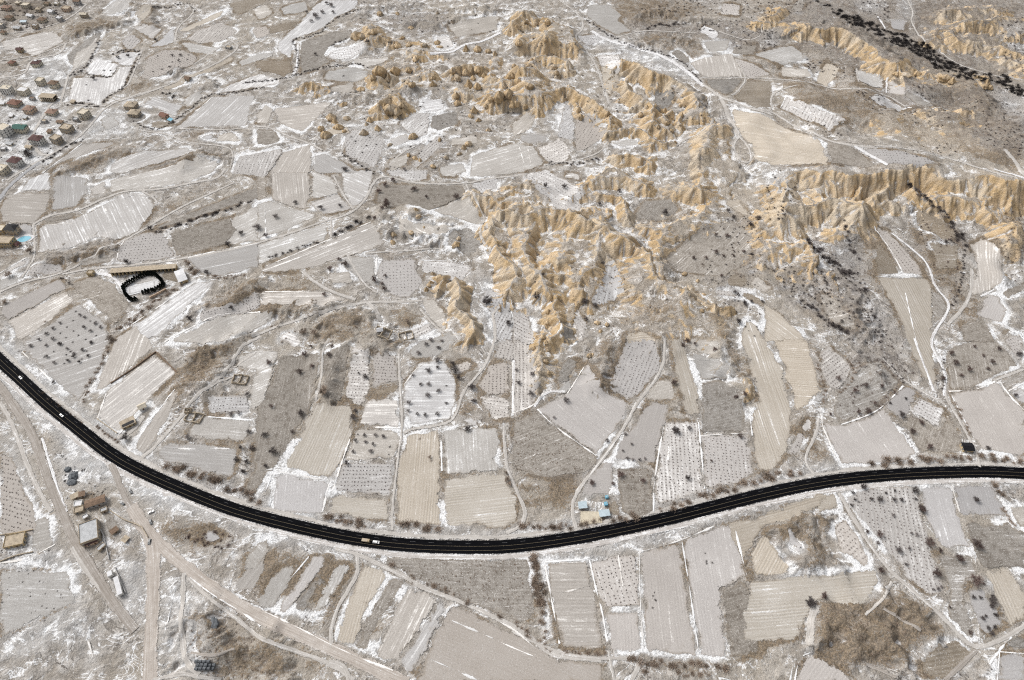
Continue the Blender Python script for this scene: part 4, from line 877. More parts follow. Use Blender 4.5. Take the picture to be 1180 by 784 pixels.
def build_field(i):
    g = FIELD_W[i]; kind = FIELDS[i][1]
    u = field_frame(i); v = np.array([-u[1], u[0]])
    b = densify(inset(round_poly(g), .15), 3.0)
    b = b + (np.stack([vnoise(b[:, 0], b[:, 1], 5, 1), vnoise(b[:, 0], b[:, 1], 5, 2)], 1) - .5) * 3.0
    step = 4.0
    xs = np.arange(b[:, 0].min(), b[:, 0].max(), step); ys = np.arange(b[:, 1].min(), b[:, 1].max(), step)
    gx, gy = np.meshgrid(xs, ys); gx = gx.ravel(); gy = gy.ravel(); m = inside(gx, gy, inset(b, 1.6)) & inside(gx, gy, b)
    pts = np.concatenate([b, np.stack([gx[m], gy[m]], 1)])
    n = len(b)
    vo, _, fo, *_ = delaunay_2d_cdt([Vector(p) for p in pts], [], [list(range(n))], 1, 1e-4)
    vo = np.array([tuple(p) for p in vo])
    if len(fo) == 0: return None
    z = sample(SURF, vo[:, 0], vo[:, 1]) + .05 + .011 * (i % 9)
    co = np.column_stack([vo, z]); uv = np.stack([vo @ u, vo @ v], 1) + (i * 37.7 % 400)
    me = mesh_np('field', co, fo, uv, True)
    bd = np.zeros(len(vo)); ed = vo[:, None, :]
    bl = np.vstack([b, b[:1]]); dist = seg_dist(vo[:, 0], vo[:, 1], bl)[0]
    me.attributes.new('edge', 'FLOAT', 'POINT').data.foreach_set('value', np.clip(dist / 3.0, 0, 1.0).astype(np.float32))
    return tag(link_mesh('field', me, FM_[kind]), kind='structure')
for i in range(len(FIELDS)): build_field(i)

# ================================================================== TRACKS, DRIFTS, HIGHWAY
def resample(line, step):
    d = np.concatenate([[0], np.cumsum(np.hypot(*np.diff(line, axis=0).T))]); n = max(2, int(d[-1] / step) + 1)
    t = np.linspace(0, d[-1], n); return np.stack([np.interp(t, d, line[:, 0]), np.interp(t, d, line[:, 1])], 1), t
def normals(l):
    t = np.gradient(l, axis=0); t /= np.hypot(t[:, 0], t[:, 1])[:, None] + 1e-9; return np.stack([-t[:, 1], t[:, 0]], 1)
def ribbon(name, line, offs, lift, mat, jit=0.0, step=2.5, zfun=None, parent=None, crown=None, broken=False):
    l, t = resample(line, step); nr = normals(l); k = len(offs); co = []; uv = []
    for j, o in enumerate(offs):
        if broken: o = o * np.clip(2.6 * vnoise(t, t * 0 + line[0, 1], 7, 6) - .55, .02, 1.5)
        e = (jit if j in (0, k - 1) and not broken else 0) * (vnoise(t, t * 0 + 11 * j + line[0, 0], 6, 3 + j) - .5) * 2
        q = l + nr * np.broadcast_to(o + e, t.shape)[:, None]
        z = (zfun(q, l) if zfun else sample(SURF, q[:, 0], q[:, 1])) + lift + (crown[j] if crown else 0)
        co.append(np.column_stack([q, z])); uv.append(np.stack([t, np.broadcast_to(o, t.shape)], 1))
    n = len(l); co = np.stack(co, 1).reshape(-1, 3); uv = np.stack(uv, 1).reshape(-1, 2)
    f = [(i * k + j, i * k + j + 1, (i + 1) * k + j + 1, (i + 1) * k + j) for i in range(n - 1) for j in range(k - 1)]
    f = [q[::-1] for q in f]
    me = mesh_np(name, co, f, uv, True); ee = np.ones((n, k)); ee[:, 0] = 0; ee[:, -1] = 0
    me.attributes.new('edge', 'FLOAT', 'POINT').data.foreach_set('value', ee.ravel().astype(np.float32))
    return link_mesh(name, me, mat, parent)
for i, (l, (_, wd, kd)) in enumerate(zip(TRACK_W, TRACKS)):
    h = wd * (.40 if kd in ('pale', 'snow') else .46)
    tag(ribbon('dirt_road' if kd == 'road' else 'track', l, [-h, -h * .5, 0, h * .5, h], .17 + .012 * (i % 7), TMAT[kd], .45 + .05 * wd, crown=[-.12, 0, .03, 0, -.12]), kind='structure')
for p, wd in DRIFTS:
    l = smooth(ground(p), 2); h = wd / 2
    tag(ribbon('snow_drift', l, [-h, 0, h], .22, M_DRIFT, .75, 1.5, crown=[-.1, .18, -.1], broken=True), kind='structure')

def asphalt():
    s = NT('asphalt'); n = s.noise(s.pos(), .5, 3, .6); uv = s.n('ShaderNodeUVMap').outputs[0]
    st = s.noise(s.scale(uv, .01, .9), 1.0, 3)
    s.color(s.mix(s.step(s.math('ADD', s.math('MULTIPLY', n, .4), s.math('MULTIPLY', st, .6)), .3, .7), (.0022, .0024, .0034), (.006, .0062, .008)))
    s.b.inputs['Roughness'].default_value = .85; s.b.inputs['Specular IOR Level'].default_value = .05; return s.m
M_ASPH = asphalt()
M_LINE = plain('road_paint', (.15, .125, .085), .8, .35, 1.5); M_LINEW = plain('road_paint_white', (.11, .11, .115), .8, .4, 1.0)
W2 = ROADW / 2
tag(ribbon('road_verge', HIGHWAY, [-W2 - 5.5, -W2 - 3, -W2 + .4], .10, track_mat('verge', (.44, .41, .385), (.62, .60, .58), .5), .8), kind='structure')
tag(ribbon('road_verge', HIGHWAY, [W2 - .4, W2 + 3, W2 + 5.0], .10, TMAT['pale'], .8), kind='structure')
hw = tag(ribbon('highway', HIGHWAY, [-W2, -W2 * .5, 0, W2 * .5, W2], .28, M_ASPH, .12, crown=[-.10, 0, .05, 0, -.10]), kind='structure')
for off, wdt, m in ((.55, .20, M_LINE), (-2.75, .20, M_LINE)):
    ribbon('lane_line', HIGHWAY, [off - wdt / 2, off + wdt / 2], .345 if off > 0 else .315, m, parent=hw)
# broken line on the left half
l, t = resample(HIGHWAY, 2.0); k = 0
def dash_mesh():
    v, f = [], []
    lim = t[np.argmin(np.abs(l[:, 0] + 230))]
    s0 = 30.0
    while s0 < t[-1] - 20:
        a = int(s0 / 2); b = a + 2
        if b + 1 >= len(l): break
        d = l[b] - l[a]; d = d / np.hypot(*d); n = np.array([-d[1], d[0]])
        me = MB(); z = hz(*l[a]) + .33; z2 = hz(*l[b]) + .33
        pa, pb = l[a] + n * 2.9, l[b] + n * 2.9
        me.add([(*(pa - n * .09), z), (*(pb - n * .09), z2), (*(pb + n * .09), z2), (*(pa + n * .09), z)], [(0, 1, 2, 3)])
        me.build('lane_dash', M_LINEW, hw); s0 += 14
dash_mesh()
# ================================================================== VEGETATION
def twig_mat(name, a, b):
    s = NT(name); s.color(s.bright(s.mix(s.noise(s.pos(), 1.2, 2), a, b), .75, 1.25, s.rand())); return s.m
TW = {'dark': twig_mat('twigs_dark', (.075, .064, .062), (.14, .12, .115)), 'black': twig_mat('twigs_black', (.035, .031, .031), (.07, .062, .06)), 'brown': twig_mat('twigs_brown', (.25, .195, .15), (.40, .32, .26)),
      'grey': twig_mat('twigs_grey', (.17, .15, .145), (.28, .25, .24)), 'red': twig_mat('twigs_reddish', (.12, .085, .075), (.20, .15, .135))}
M_BARK = plain('bark', (.10, .085, .075), .9, .3, 2.0)

def add_twig(V, F_, a, b, wd, rnd):
    d = b - a; u = d.cross(Vector((rnd.uniform(-1, 1), rnd.uniform(-1, 1), rnd.uniform(-1, 1))))
    if u.length < 1e-5: return
    u = u.normalized() * wd; k = len(V); V += [a - u, a + u, b]; F_.append((k, k + 1, k + 2))
def tree_meshes(seed, twigs=1500):
    """a bare crown of radius 1 standing on z=0: trunk with limbs, and the twigs"""
    rnd = random.Random(seed); t = MB(); H = 1.15
    t.tube((0, 0, -.15), (rnd.uniform(-.04, .04), rnd.uniform(-.04, .04), .45), .075, .055, 6)
    V, Fc = [], []
    for i in range(7):
        az = 2 * math.pi * i / 7 + rnd.uniform(-.3, .3); el = rnd.uniform(.2, 1.2); L = rnd.uniform(.45, .7)
        a = Vector((0, 0, rnd.uniform(.30, .45))); b = a + Vector((math.cos(az) * math.cos(el), math.sin(az) * math.cos(el), math.sin(el))) * L
        t.tube(a, b, .024, .010, 4)
        for m_ in range(9):
            p0 = a.lerp(b, rnd.uniform(.35, 1)); dv = Vector((math.cos(az) * .4 + rnd.gauss(0, .8), math.sin(az) * .4 + rnd.gauss(0, .8), rnd.gauss(.25, .55))).normalized(); p1 = p0 + dv * rnd.uniform(.25, .5)
            r = math.hypot(p1.x, p1.y)
            if r > .85: p1.x *= .85 / r; p1.y *= .85 / r
            add_twig(V, Fc, p0, p1, .012, rnd)
            for j in range(twigs // 63):
                p = p0.lerp(p1, rnd.uniform(.15, 1)); dv = Vector((rnd.gauss(0, 1), rnd.gauss(0, 1), rnd.gauss(.2, .8))).normalized(); q = p + dv * rnd.uniform(.12, .36)
                r = math.hypot(q.x, q.y); lim = 1.0 + .10 * math.sin(3 * math.atan2(q.y, q.x) + seed)
                if r > lim: q.x *= lim / r; q.y *= lim / r
                add_twig(V, Fc, p, q, rnd.uniform(.006, .014), rnd)
    return mesh_np('trunk', t.v, t.f), mesh_np('crown', V, Fc)
def shrub_mesh(seed, twigs=300, flat=.8):
    rnd = random.Random(seed); V, Fc = [], []
    for i in range(twigs):
        az = rnd.uniform(0, 2 * math.pi); r0 = abs(rnd.gauss(0, .45)); r0 = min(r0, .85)
        a = Vector((math.cos(az) * r0, math.sin(az) * r0, rnd.uniform(-.05, .35) * (1 - r0 * .6)))
        dv = Vector((math.cos(az) * .5 + rnd.gauss(0, .45), math.sin(az) * .5 + rnd.gauss(0, .45), rnd.uniform(.1, 1.1))).normalized()
        b = a + dv * rnd.uniform(.2, .55); b.z = min(b.z, flat)
        add_twig(V, Fc, a, b, rnd.uniform(.022, .05), rnd)
    return mesh_np('shrub', V, Fc)
TREE_VAR = [tree_meshes(40 + i) for i in range(5)]
SHRUB_VAR = [shrub_mesh(80 + i) for i in range(6)]
def with_mat(me, mat):
    c = me.copy(); c.materials.clear(); c.materials.append(mat); return c
TREE_M = {k: [(with_mat(t, M_BARK), with_mat(c, m)) for t, c in TREE_VAR] for k, m in TW.items()}
SHRUB_M = {k: [with_mat(c, m) for c in SHRUB_VAR] for k, m in TW.items()}
def gz(x, y): return hz(x, y) + .08 if float(sample(FM, x, y)) > .5 else float(sample(ZT, x, y))
TREES, SHRUBS = [], []       # (xy, radius m, radius px, tone, label, group)
def put(store, px, r, tone, label, group):
    g = ground(px)
    for (x, y), rr in zip(g, r): store.append((x, y, rr / scale_at((x, y)), rr, tone, label, group))
def TR(tile, s, label, group, tone='dark'):
    a = P(tile, s); put(TREES, a[:, :2], a[:, 2], tone, label, group)
def TG(tile, s, nu, nv, r, label, group, tone='grey', skip=.1):
    q = P(tile, s); pts = []
    for i in range(nu):
        for j in range(nv):
            if random.random() < skip: continue
            u, v = (i + .5) / nu, (j + .5) / nv
            p = (q[0] * (1 - u) + q[1] * u) * (1 - v) + (q[3] * (1 - u) + q[2] * u) * v; pts.append(p + np.array([random.uniform(-.8, .8), random.uniform(-.6, .6)]))
    put(TREES, np.array(pts), [r / 3.92 * random.uniform(.75, 1.25) for _ in pts], tone, label, group)
def HD(tile, s, r, label, group, tone='brown', dens=1.0, wob=.7):
    l = smooth(P(tile, s), 2); d = np.concatenate([[0], np.cumsum(np.hypot(*np.diff(l, axis=0).T))]); r = r / 3.92
    n = max(2, int(d[-1] / (r * 1.05) * dens)); pts = []; rr = []
    for k in range(n):
        t = d[-1] * (k + random.random() * .8) / n
        pts.append((np.interp(t, d, l[:, 0]) + random.uniform(-wob, wob) * r, np.interp(t, d, l[:, 1]) + random.uniform(-wob, wob) * r)); rr.append(r * random.uniform(.7, 1.25))
    put(SHRUBS, np.array(pts), rr, tone, label, group)
def SC(tile, s, n, r0, r1, label, group, tone='dark'):
    q = P(tile, s); pts = []
    while len(pts) < n:
        p = np.array([random.uniform(q[:, 0].min(), q[:, 0].max()), random.uniform(q[:, 1].min(), q[:, 1].max())])
        if inside(p[:1], p[1:], q)[0]: pts.append(p)
    put(SHRUBS, np.array(pts), [random.uniform(r0, r1) / 3.92 for _ in pts], tone, label, group)

TR('D4', '712,18,22 745,168,26 775,305,25', 'round dark bare tree on the edge of the snowy vineyard, lower right', 'bare trees edging the lower right vineyard', 'red')
TR('D4', '880,240,26 955,175,28 950,340,32', 'big dark bare tree in the grey scrub field, lower right', 'big bare trees in the lower right scrub field', 'red')
TR('D4', '582,40,11 690,128,10 665,122,9 605,200,18 655,190,10 640,262,10 785,372,12 800,362,9 765,375,8', 'small grey bare tree inside the snowy vineyard, lower right', 'small trees in the lower right vineyard', 'grey')
TR('D4', '1030,430,20 1025,450,14 1030,410,14 985,505,12 945,410,12 1045,490,12 1010,550,12 1040,545,12 1030,575,12 975,412,10 1000,495,9', 'small bare tree in the pale orchard strip, lower right', 'orchard strip trees at lower right', 'dark')
TR('D4', '210,435,26 200,440,18', 'dark bushy tree beside the stubble field track, lower right', 'trees beside the stubble field track', 'dark'); TR('D4', '268,405,18 275,412,10', 'smaller bare tree at the top of the short field track, lower right', 'trees at the short track top', 'red')
TR('D4', '465,115,12 520,130,18 525,290,18 515,165,10 795,200,12 990,352,8 930,570,12 838,455,8', 'bare tree beside the winding lower right track', 'trees along the lower right track', 'red')
TR('C4', '470,335,18 500,295,12 425,335,12 460,215,14 410,240,16 530,220,12 300,345,10 335,185,14', 'dark bare tree in the scrub north of the curved pale field, right', 'scrub trees north of the curved pale field', 'red')
TR('C4', '620,350,18 570,295,8 640,275,8', 'bare tree in the small pale orchard beside the gridded plot, right', 'small pale orchard trees', 'dark'); TR('C4', '710,385,16 745,495,18 670,425,16', 'bare tree in the brown triangle field behind the black roofed hut', 'brown triangle field trees', 'red')
TR('C4', '845,70,16 865,115,16 925,145,16 890,170,12 805,185,14 1030,110,14 1060,50,12 1010,140,10 950,40,10 990,80,8', 'bare tree in the brown scrub orchard, far right', 'brown scrub orchard trees', 'red')
TR('C4', '1010,500,14 1135,260,12 1150,75,16', 'lone bare tree on the pale field by the right edge', 'pale field trees at right edge', 'dark')
TR('C4', '680,690,18 445,675,20 955,735,18 585,730,12 620,732,12 520,730,16 485,728,10 550,700,8 590,690,8 685,728,8 710,775,18 400,700,10 410,730,8 395,755,9 430,740,7', 'bare tree in the orchard just below the highway, right', 'orchard trees below the highway', 'dark')
TR('C3', '740,425,20 730,415,12 800,410,12 790,635,16', 'bare tree standing in the snowy vineyard above the highway, centre right', 'vineyard trees centre right', 'dark')
TR('C3', '490,620,20 590,645,14 360,655,16 455,660,12', 'reddish bare tree near the farmyard sheds by the highway', 'trees near the farmyard', 'red')
TR('C3', '915,55,14 825,28,10 790,15,16 770,35,14 1030,445,14 1010,270,14 1050,255,14 730,205,16 900,555,8', 'bare tree among the narrow strip fields, centre right', 'strip field trees centre right', 'red')
TR('C3', '30,205,14 20,145,10 85,255,18 90,165,14 245,285,16 190,360,8', 'bare tree in the snowy vineyard left of the grey fan field', 'trees left of the fan field', 'grey')
TR('C3', '500,510,8 520,545,10 545,550,8 575,550,8 600,545,8 540,480,8 430,465,12 510,435,10', 'small bare tree along the lower edge of the pale field, centre right', 'small trees on the pale field edge', 'grey')
TR('C2', '220,78,16 330,78,14 200,155,16 255,130,12 345,40,12 70,310,12 165,425,10 60,115,16 250,40,10', 'reddish bare tree in the grey scrub strip, centre left', 'scrub strip trees centre left', 'red')
TR('C2', '205,345,20 80,515,20 40,440,16 45,580,12', 'dark round bare tree in the long grey scrub strip', 'dark trees in the long scrub strip', 'dark'); TR('C2', '310,240,24 300,250,20', 'wide brown thicket tree on the track above the stubble field', 'thicket trees above stubble field', 'brown')
TR('C2', '440,360,16 450,330,12 410,565,14 495,178,14 465,160,8', 'dark bare tree beside the small terraced plots, centre', 'terrace plot trees', 'dark')
TR('C2', '900,150,22 890,120,16 915,182,14 955,415,18 975,225,20 985,285,14', 'dark bare tree along the curving track at centre', 'curving track trees', 'dark')
TR('C2', '820,105,16 780,150,16 820,135,10 710,170,10 745,210,10 780,210,12 775,260,14 690,295,14 825,240,12 820,345,12 765,348,12 730,345,10 860,295,8 690,330,9 860,215,8', 'grey bare orchard tree in the snowy pear shaped field', 'pear shaped field orchard trees', 'grey')
TR('C2', '735,70,12 770,30,12 825,45,12 790,10,12 840,15,10', 'grey bare tree in the pale orchard above the pear shaped field', 'upper pale orchard trees', 'grey')
TR('C2', '450,465,10 490,440,10 495,470,10 540,440,10 575,445,12 530,480,10 520,512,12 605,490,8 440,515,10 600,525,6 460,435,8', 'small grey orchard tree in the square plot above the dotted vineyard', 'square plot orchard trees', 'grey')
TR('C2', '740,455,8 785,540,10 790,555,8 1135,640,16 1130,610,10 1145,660,12', 'small bare tree on the straw stubble fields above the highway', 'stubble field trees', 'brown')
TR('C1', '275,30,10 415,20,10 375,55,10 335,85,10 360,110,9 400,82,9 245,200,10 290,115,7 200,85,7 320,60,8 300,75,7', 'small bare orchard tree on the grey slope left of the highway', 'left slope orchard trees', 'dark')
TR('C1', '570,455,22 850,450,14 1120,255,12 1045,345,14 1080,340,12 1125,425,14', 'bare tree near the ruined huts left of centre', 'trees near the ruined huts', 'grey')
TR('C1', '1090,500,12 1140,500,16 1070,550,14 1115,560,12 1100,605,14', 'dark bare tree beside the streaked field above the highway hedge', 'streaked field trees', 'dark')
TG('B1', '110,800 345,625 480,705 330,960', 7, 6, 9, 'small bare tree in the planted orchard rows above the highway bend, far left', 'left orchard rows', 'grey', .2)
TR('B1', '45,485,18 25,605,14 140,375,18 205,690,8 500,770,18', 'dark bare tree near the left edge fields', 'left edge field trees', 'brown')
TR('B1', '575,425,16 680,270,14 1030,345,16 1090,295,14 1165,265,10 935,470,14 860,680,16 1045,630,12', 'dark bare tree between the striped fields, left of centre', 'striped field trees', 'dark')
TR('B2', '585,75,14 620,55,14 555,105,14 590,170,20 535,225,12 715,95,16 770,130,10 905,130,16 590,150,14 570,180,12', 'dark bare tree in the brown field inside the road bend, upper centre', 'road bend field trees', 'red')
TR('B2', '380,170,12 180,155,12 90,220,14 295,180,16 10,270,20 45,305,14 405,5,12 670,5,10', 'dark bare tree in the snowy striped plots, upper left of centre', 'snowy striped plot trees', 'grey')
TR('B2', '375,410,12 405,435,18 335,455,14 535,505,18 580,545,14 585,485,10 310,570,12 570,520,10', 'reddish bare tree in the dusted plots above the track fork', 'track fork trees', 'red')
TR('B2', '1045,600,24 1040,610,18 1140,700,18', 'large dark bare tree beside the tan fluted ridge at centre', 'fluted ridge trees', 'dark'); TR('B2', '685,695,14 215,740,20 265,745,18', 'bare tree by the ruined walls at centre left', 'ruin trees', 'brown')
TR('B3', '235,85,14 150,80,14 395,160,12 690,205,18 485,100,12 410,428,10 335,680,12 375,620,14 330,605,18 450,490,8 110,580,18 140,480,10 105,510,8', 'dark tree in the gullies of the ochre badlands', 'badland gully trees', 'dark')
TR('B3', '920,380,14 970,305,12 820,405,10 875,405,10 920,300,10 955,395,9 1000,395,9 1065,330,8 1045,375,10 995,355,8 945,485,10 1000,370,8 860,430,8', 'small bare tree on the grey field right of the ochre cliffs', 'grey field trees by the cliffs', 'red')
TR('B3', '1000,220,12 975,190,12 1110,230,16 1075,258,16 1080,390,12 755,330,8 865,270,8 1005,558,10 1020,570,10 1050,610,16 1080,600,10 1130,600,9 1022,695,18 700,590,8 625,625,8', 'dark shrubby tree right of the central ochre cliffs', 'shrubby trees right of cliffs', 'dark')
TR('A1', '425,360,12 535,265,10 580,258,10 705,185,10 500,320,8 470,320,8 400,455,8 390,385,7', 'dark tree in the walled snowy orchard beside the village', 'walled orchard trees', 'dark'); TR('px', '33,181,5.5 32,178,5', 'dark bushy tree beside the white house with maroon roof', 'village house trees', 'dark')
TR('A2', '270,80,18 340,30,14 300,60,12 400,770,14 320,20,10 250,100,10 230,60,9 350,60,9', 'grey bare tree in the long snowy field at the top left', 'top left snowy field trees', 'grey')
TR('A2', '395,345,8 505,195,12 790,640,8 450,640,8 500,660,8 430,620,7 480,690,8 270,250,9', 'small dark tree among the upper left badlands', 'upper badland trees', 'dark')
TG('A1', '700,240 870,240 860,300 670,345', 5, 3, 7, 'small tree in the dotted grey orchard at the upper left', 'upper left dotted orchard', 'grey', .2)

for t, s, r, where in (
        ('C1', '760,575 850,600 960,640 1010,660', 22, 'below the streaked field, left of centre'),
        ('C1', '1020,680 1090,695 1176,735', 22, 'left of the grey square field'),
        ('D2', '310,45 400,60 510,88', 20, 'below the small straw strip'),
        ('D2', '650,95 720,88 830,100', 22, 'below the tall straw field'),
        ('D3', '30,95 100,85 180,92 270,90', 18, 'left of the farm lane mouth'),
        ('D3', '315,90 420,62 560,40', 20, 'in front of the farmyard'),
        ('D3', '660,18 760,5', 14, 'right of the farmyard'),
        ('C3', '700,770 800,742 840,715 950,692 1090,640', 20, 'below the dotted vineyard'),
        ('C3', '1110,640 1176,632', 14, 'below the long pale strip'),
        ('C4', '0,632 100,612 170,600', 20, 'by the small track mouth, right'),
        ('C4', '490,572 600,548 660,556', 24, 'below the curved pale field'),
        ('C4', '700,552 800,545 940,540', 20, 'below the brown triangle field'),
        ('C4', '970,535 1090,545 1176,558', 18, 'right of the black roofed hut'),
        ('C1', '150,220 260,300 380,385', 12, 'on the upper verge by the white hatchback'),
        ('C1', '430,390 540,480', 10, 'below the solar roofed hut'),
        ):
    HD(t, s, r, 'brown roadside bush ' + where, 'roadside bushes ' + where, 'brown', 1.15)
HD('D3', '82,230 105,340 140,450', 24, 'brown bush in the upright hedge below the highway, bottom centre', 'upright hedge bottom centre', 'brown', 1.5); HD('D3', '95,230 120,340 150,450', 20, 'brown bush in the upright hedge below the highway, bottom centre', 'upright hedge bottom centre', 'brown', 1.3)
SC('D3', '870,200 920,200 920,260 870,260', 4, 6, 10, 'dark bush standing for the snowy pit of the grey field, bottom right', 'bushes standing for pits right'); SC('D3', '615,360 650,360 650,470 620,470', 5, 5, 8, 'dark bush standing for the snowy pits of the grey field, bottom centre', 'bushes standing for pits centre')  # bushes added as stand-ins for the dark of snowy pits
HD('D3', '130,485 160,610', 18, 'brown bush at the foot of the upright hedge, bottom centre', 'hedge foot bushes', 'brown', 1.0)
for s, r in (('230,655 330,662 420,665', 12), ('510,690 700,712 890,715', 18), ('740,755 890,762', 14), ('920,725 990,725', 22), ('590,745 620,745', 14)): HD('D3', s, r, 'brown bush in the hedge below the grey fields, bottom centre', 'hedge below the grey fields', 'brown', 1.1)
for t, s, r in (('C4', '1050,670 1085,735', 24), ('D4', '1075,0 1130,85', 12)): HD(t, s, r, 'brown bush in the short hedge under the highway, far right', 'short hedge far right', 'brown', 1.3)
for s, r in (('770,345 850,375 890,400', 16), ('700,300 712,345', 12), ('960,425 970,430', 18), ('1090,485 1120,500', 14), ('20,740 60,745', 8), ('600,260 620,275', 14), ('1176,525 1250,590', 14), ('1280,600 1330,650', 12)): HD('D2', s, r, 'brown bush along the diagonal track below the highway', 'diagonal track bushes', 'brown', 1.0)
for t, s, r in (('B1', '700,285 800,255 870,232 940,208 1000,190 1040,175', 14), ('B1', '1060,170 1100,160 1140,150', 12), ('B2', '60,400 160,370 290,325', 10), ('B2', '350,300 400,275 450,245 520,218', 14)): HD(t, s, r, 'dark hedge bush along the long bank between striped fields, left', 'long bank hedge', 'dark', .9)
for s, r in (('825,410 850,440 870,470 905,478', 18), ('530,720 600,680 680,620 740,570 820,530', 13), ('940,485 1000,497 1060,487 1110,472', 10)): HD('B1', s, r, 'brown bush beside the walled pool garden', 'bushes by the pool garden', 'brown', 1.2)
HD('C1', '520,0 480,80 440,150 400,220 370,300', 12, 'brown bush on the bank between orchard and white field, left', 'orchard bank bushes', 'brown', .9); HD('B1', '275,490 330,525', 8, 'dark bush at the corner of the left grey field', 'corner bushes', 'dark')
vill = 'dark bush lining the walled fields beside the village'
for t, s, r in (('A1', '455,185 420,240 385,320 310,345', 9), ('A1', '500,245 570,228 640,235 625,275 600,305 575,375 555,400 490,440 460,470', 8), ('A1', '310,470 390,475 450,482', 9), ('A1', '390,335 500,352', 6), ('A1', '600,545 650,580 720,585 790,550 850,500 920,440 970,425', 6), ('A1', '980,430 1100,415 1200,395', 6), ('A1', '690,30 760,40 800,15 860,20 880,50', 7), ('A1', '730,425 800,445', 12), ('A1', '375,635 300,655 250,700 190,740', 9)):
    HD(t, s, r, vill, 'village field bushes', 'dark', 1.0)
for s, r in (('-60,375 120,360 190,335 330,300 450,290 500,305', 7), ('165,180 200,290 165,330', 7), ('165,180 260,160 300,140 350,90 460,40', 7), ('335,205 410,180', 8), ('390,690 430,725 500,765 540,784', 9)): HD('A2', s, r, 'dark bush on the stone bank lines, upper left of centre', 'upper bank bushes', 'dark', 1.0)
for s, r in (('330,80 420,150 520,205 600,225 690,240 780,290 860,375', 7), ('600,125 700,115 790,105', 11), ('160,735 280,745 400,715', 9)): HD('A3', s, r, 'dark bush lining the pale ridge road, upper right of centre', 'ridge road bushes', 'dark', 1.0)
for s, r in (('190,325 270,385 330,440 420,480', 18), ('370,240 375,290 390,350 430,400', 13), ('170,590 240,640 270,690 330,710 400,740', 14), ('430,560 470,545', 16), ('260,460 290,520', 10)): HD('B4', s, r, 'dark bush in the ravine below the right hand scarp', 'ravine bushes below the scarp', 'dark', 1.2)
for s, r in (('650,60 680,90 740,140 790,180 830,210 840,250 890,300 910,330 910,370', 15), ('820,330 870,325 900,290', 12), ('905,380 900,470 880,560 850,620', 10)): HD('B4', s, r, 'dark bush along the gully under the ochre scarp, far right', 'gully bushes under the scarp', 'dark', 1.2)
for s, r, tn in (('540,90 600,150 640,200', 9, 'dark'), ('380,90 412,150 400,190 340,250', 9, 'brown'), ('810,100 815,180 810,250', 9, 'dark'), ('860,285 900,365 935,445', 12, 'brown'), ('240,120 280,220 270,300', 9, 'brown')): HD('C4', s, r, 'bush along the winding tracks, right', 'winding track bushes', tn, .9)
SC('B4', '0,430 200,440 560,700 600,784 400,784 150,600', 150, 5, 10, 'dark shrub scattered on the snowy slope below the scarp', 'slope shrubs right'); SC('B4', '280,360 460,480 480,620 560,740 520,784 430,640 300,440', 80, 5, 11, 'dark shrub scattered on the snowy slope below the scarp', 'slope shrubs right')
SC('B4', '0,0 160,20 140,160 60,260 0,200', 40, 4, 9, 'small shrub on the pale crest left of the scarp', 'crest shrubs'); SC('B4', '40,140 100,150 90,240 50,230', 9, 9, 13, 'dark shrub clump on the pale crest left of the scarp', 'crest shrub clump')
SC('C4', '380,20 640,0 700,180 520,330 420,360 300,330 400,200', 70, 4, 9, 'shrub scattered in the scrub above the curved field', 'scrub above the curved field', 'red')
tr = 'dark shrub in the stream bed at the top right'
SC('A4', '230,0 420,70 560,130 740,200 820,270 960,330 1090,340 1176,400 1176,450 1060,380 900,360 780,310 700,250 540,180 380,100', 360, 8, 17, tr, 'stream bed shrubs', 'black')
for s, n in (('180,260 420,320 400,370 200,320', 40), ('640,380 760,400 780,470 650,410', 25), ('350,380 560,440 540,540 430,430', 40), ('1000,540 1176,600 1176,720 1000,640', 50), ('600,480 860,520 780,600 640,540', 30), ('130,520 260,560 390,610 280,620', 14), ('0,130 60,140 60,220 0,210', 30), ('900,400 1176,480 1176,600 900,500', 50), ('0,0 230,0 200,60 0,60', 30), ('600,640 900,650 900,700 640,720', 30), ('420,0 600,0 560,110 440,60', 40), ('1080,100 1176,80 1176,330 1060,250', 50)):
    SC('A4', s, n, 4, 8, 'small shrub on the upper right slopes', 'upper right slope shrubs')
for s, n in (('830,90 940,110 920,150 840,140', 25), ('990,80 1176,60 1176,230 1000,230 980,140', 80), ('560,40 800,0 1000,0 1176,20 1176,60 900,60 700,80', 90), ('0,100 300,60 340,340 0,540', 70), ('620,380 900,440 860,600 700,560', 60), ('380,380 540,460 440,560 300,470', 30)): SC('A3', s, n, 4, 7, 'small shrub on the upper central slopes', 'upper central slope shrubs')
SC('A2', '380,0 1176,0 1176,640 560,784 430,560 640,300', 230, 3, 7, 'small dark shrub among the upper badlands', 'upper badland shrubs'); SC('A1', '0,0 300,0 290,120 0,150', 90, 4, 9, 'dark garden shrub among the village houses', 'village shrubs'); SC('A1', '0,440 300,450 420,560 200,784 0,784', 70, 3, 8, 'dark garden shrub among the village houses', 'village shrubs')
SC('B3', '900,200 1110,200 1176,420 1100,784 1000,640 880,480', 110, 4, 8, 'small shrub right of the central cliffs', 'shrubs right of central cliffs'); SC('B3', '100,380 400,400 700,640 500,784 200,640', 90, 3, 8, 'small shrub at the foot of the central cliffs', 'cliff foot shrubs', 'brown')
SC('C3', '0,400 300,480 330,600 0,600', 120, 3, 6, 'low scrub tuft in the brown triangle field, centre', 'triangle field tufts', 'brown'); SC('C3', '480,590 630,590 630,780 560,780', 60, 3, 6, 'low scrub tuft in the brown field by the farmyard', 'farmyard field tufts', 'brown')
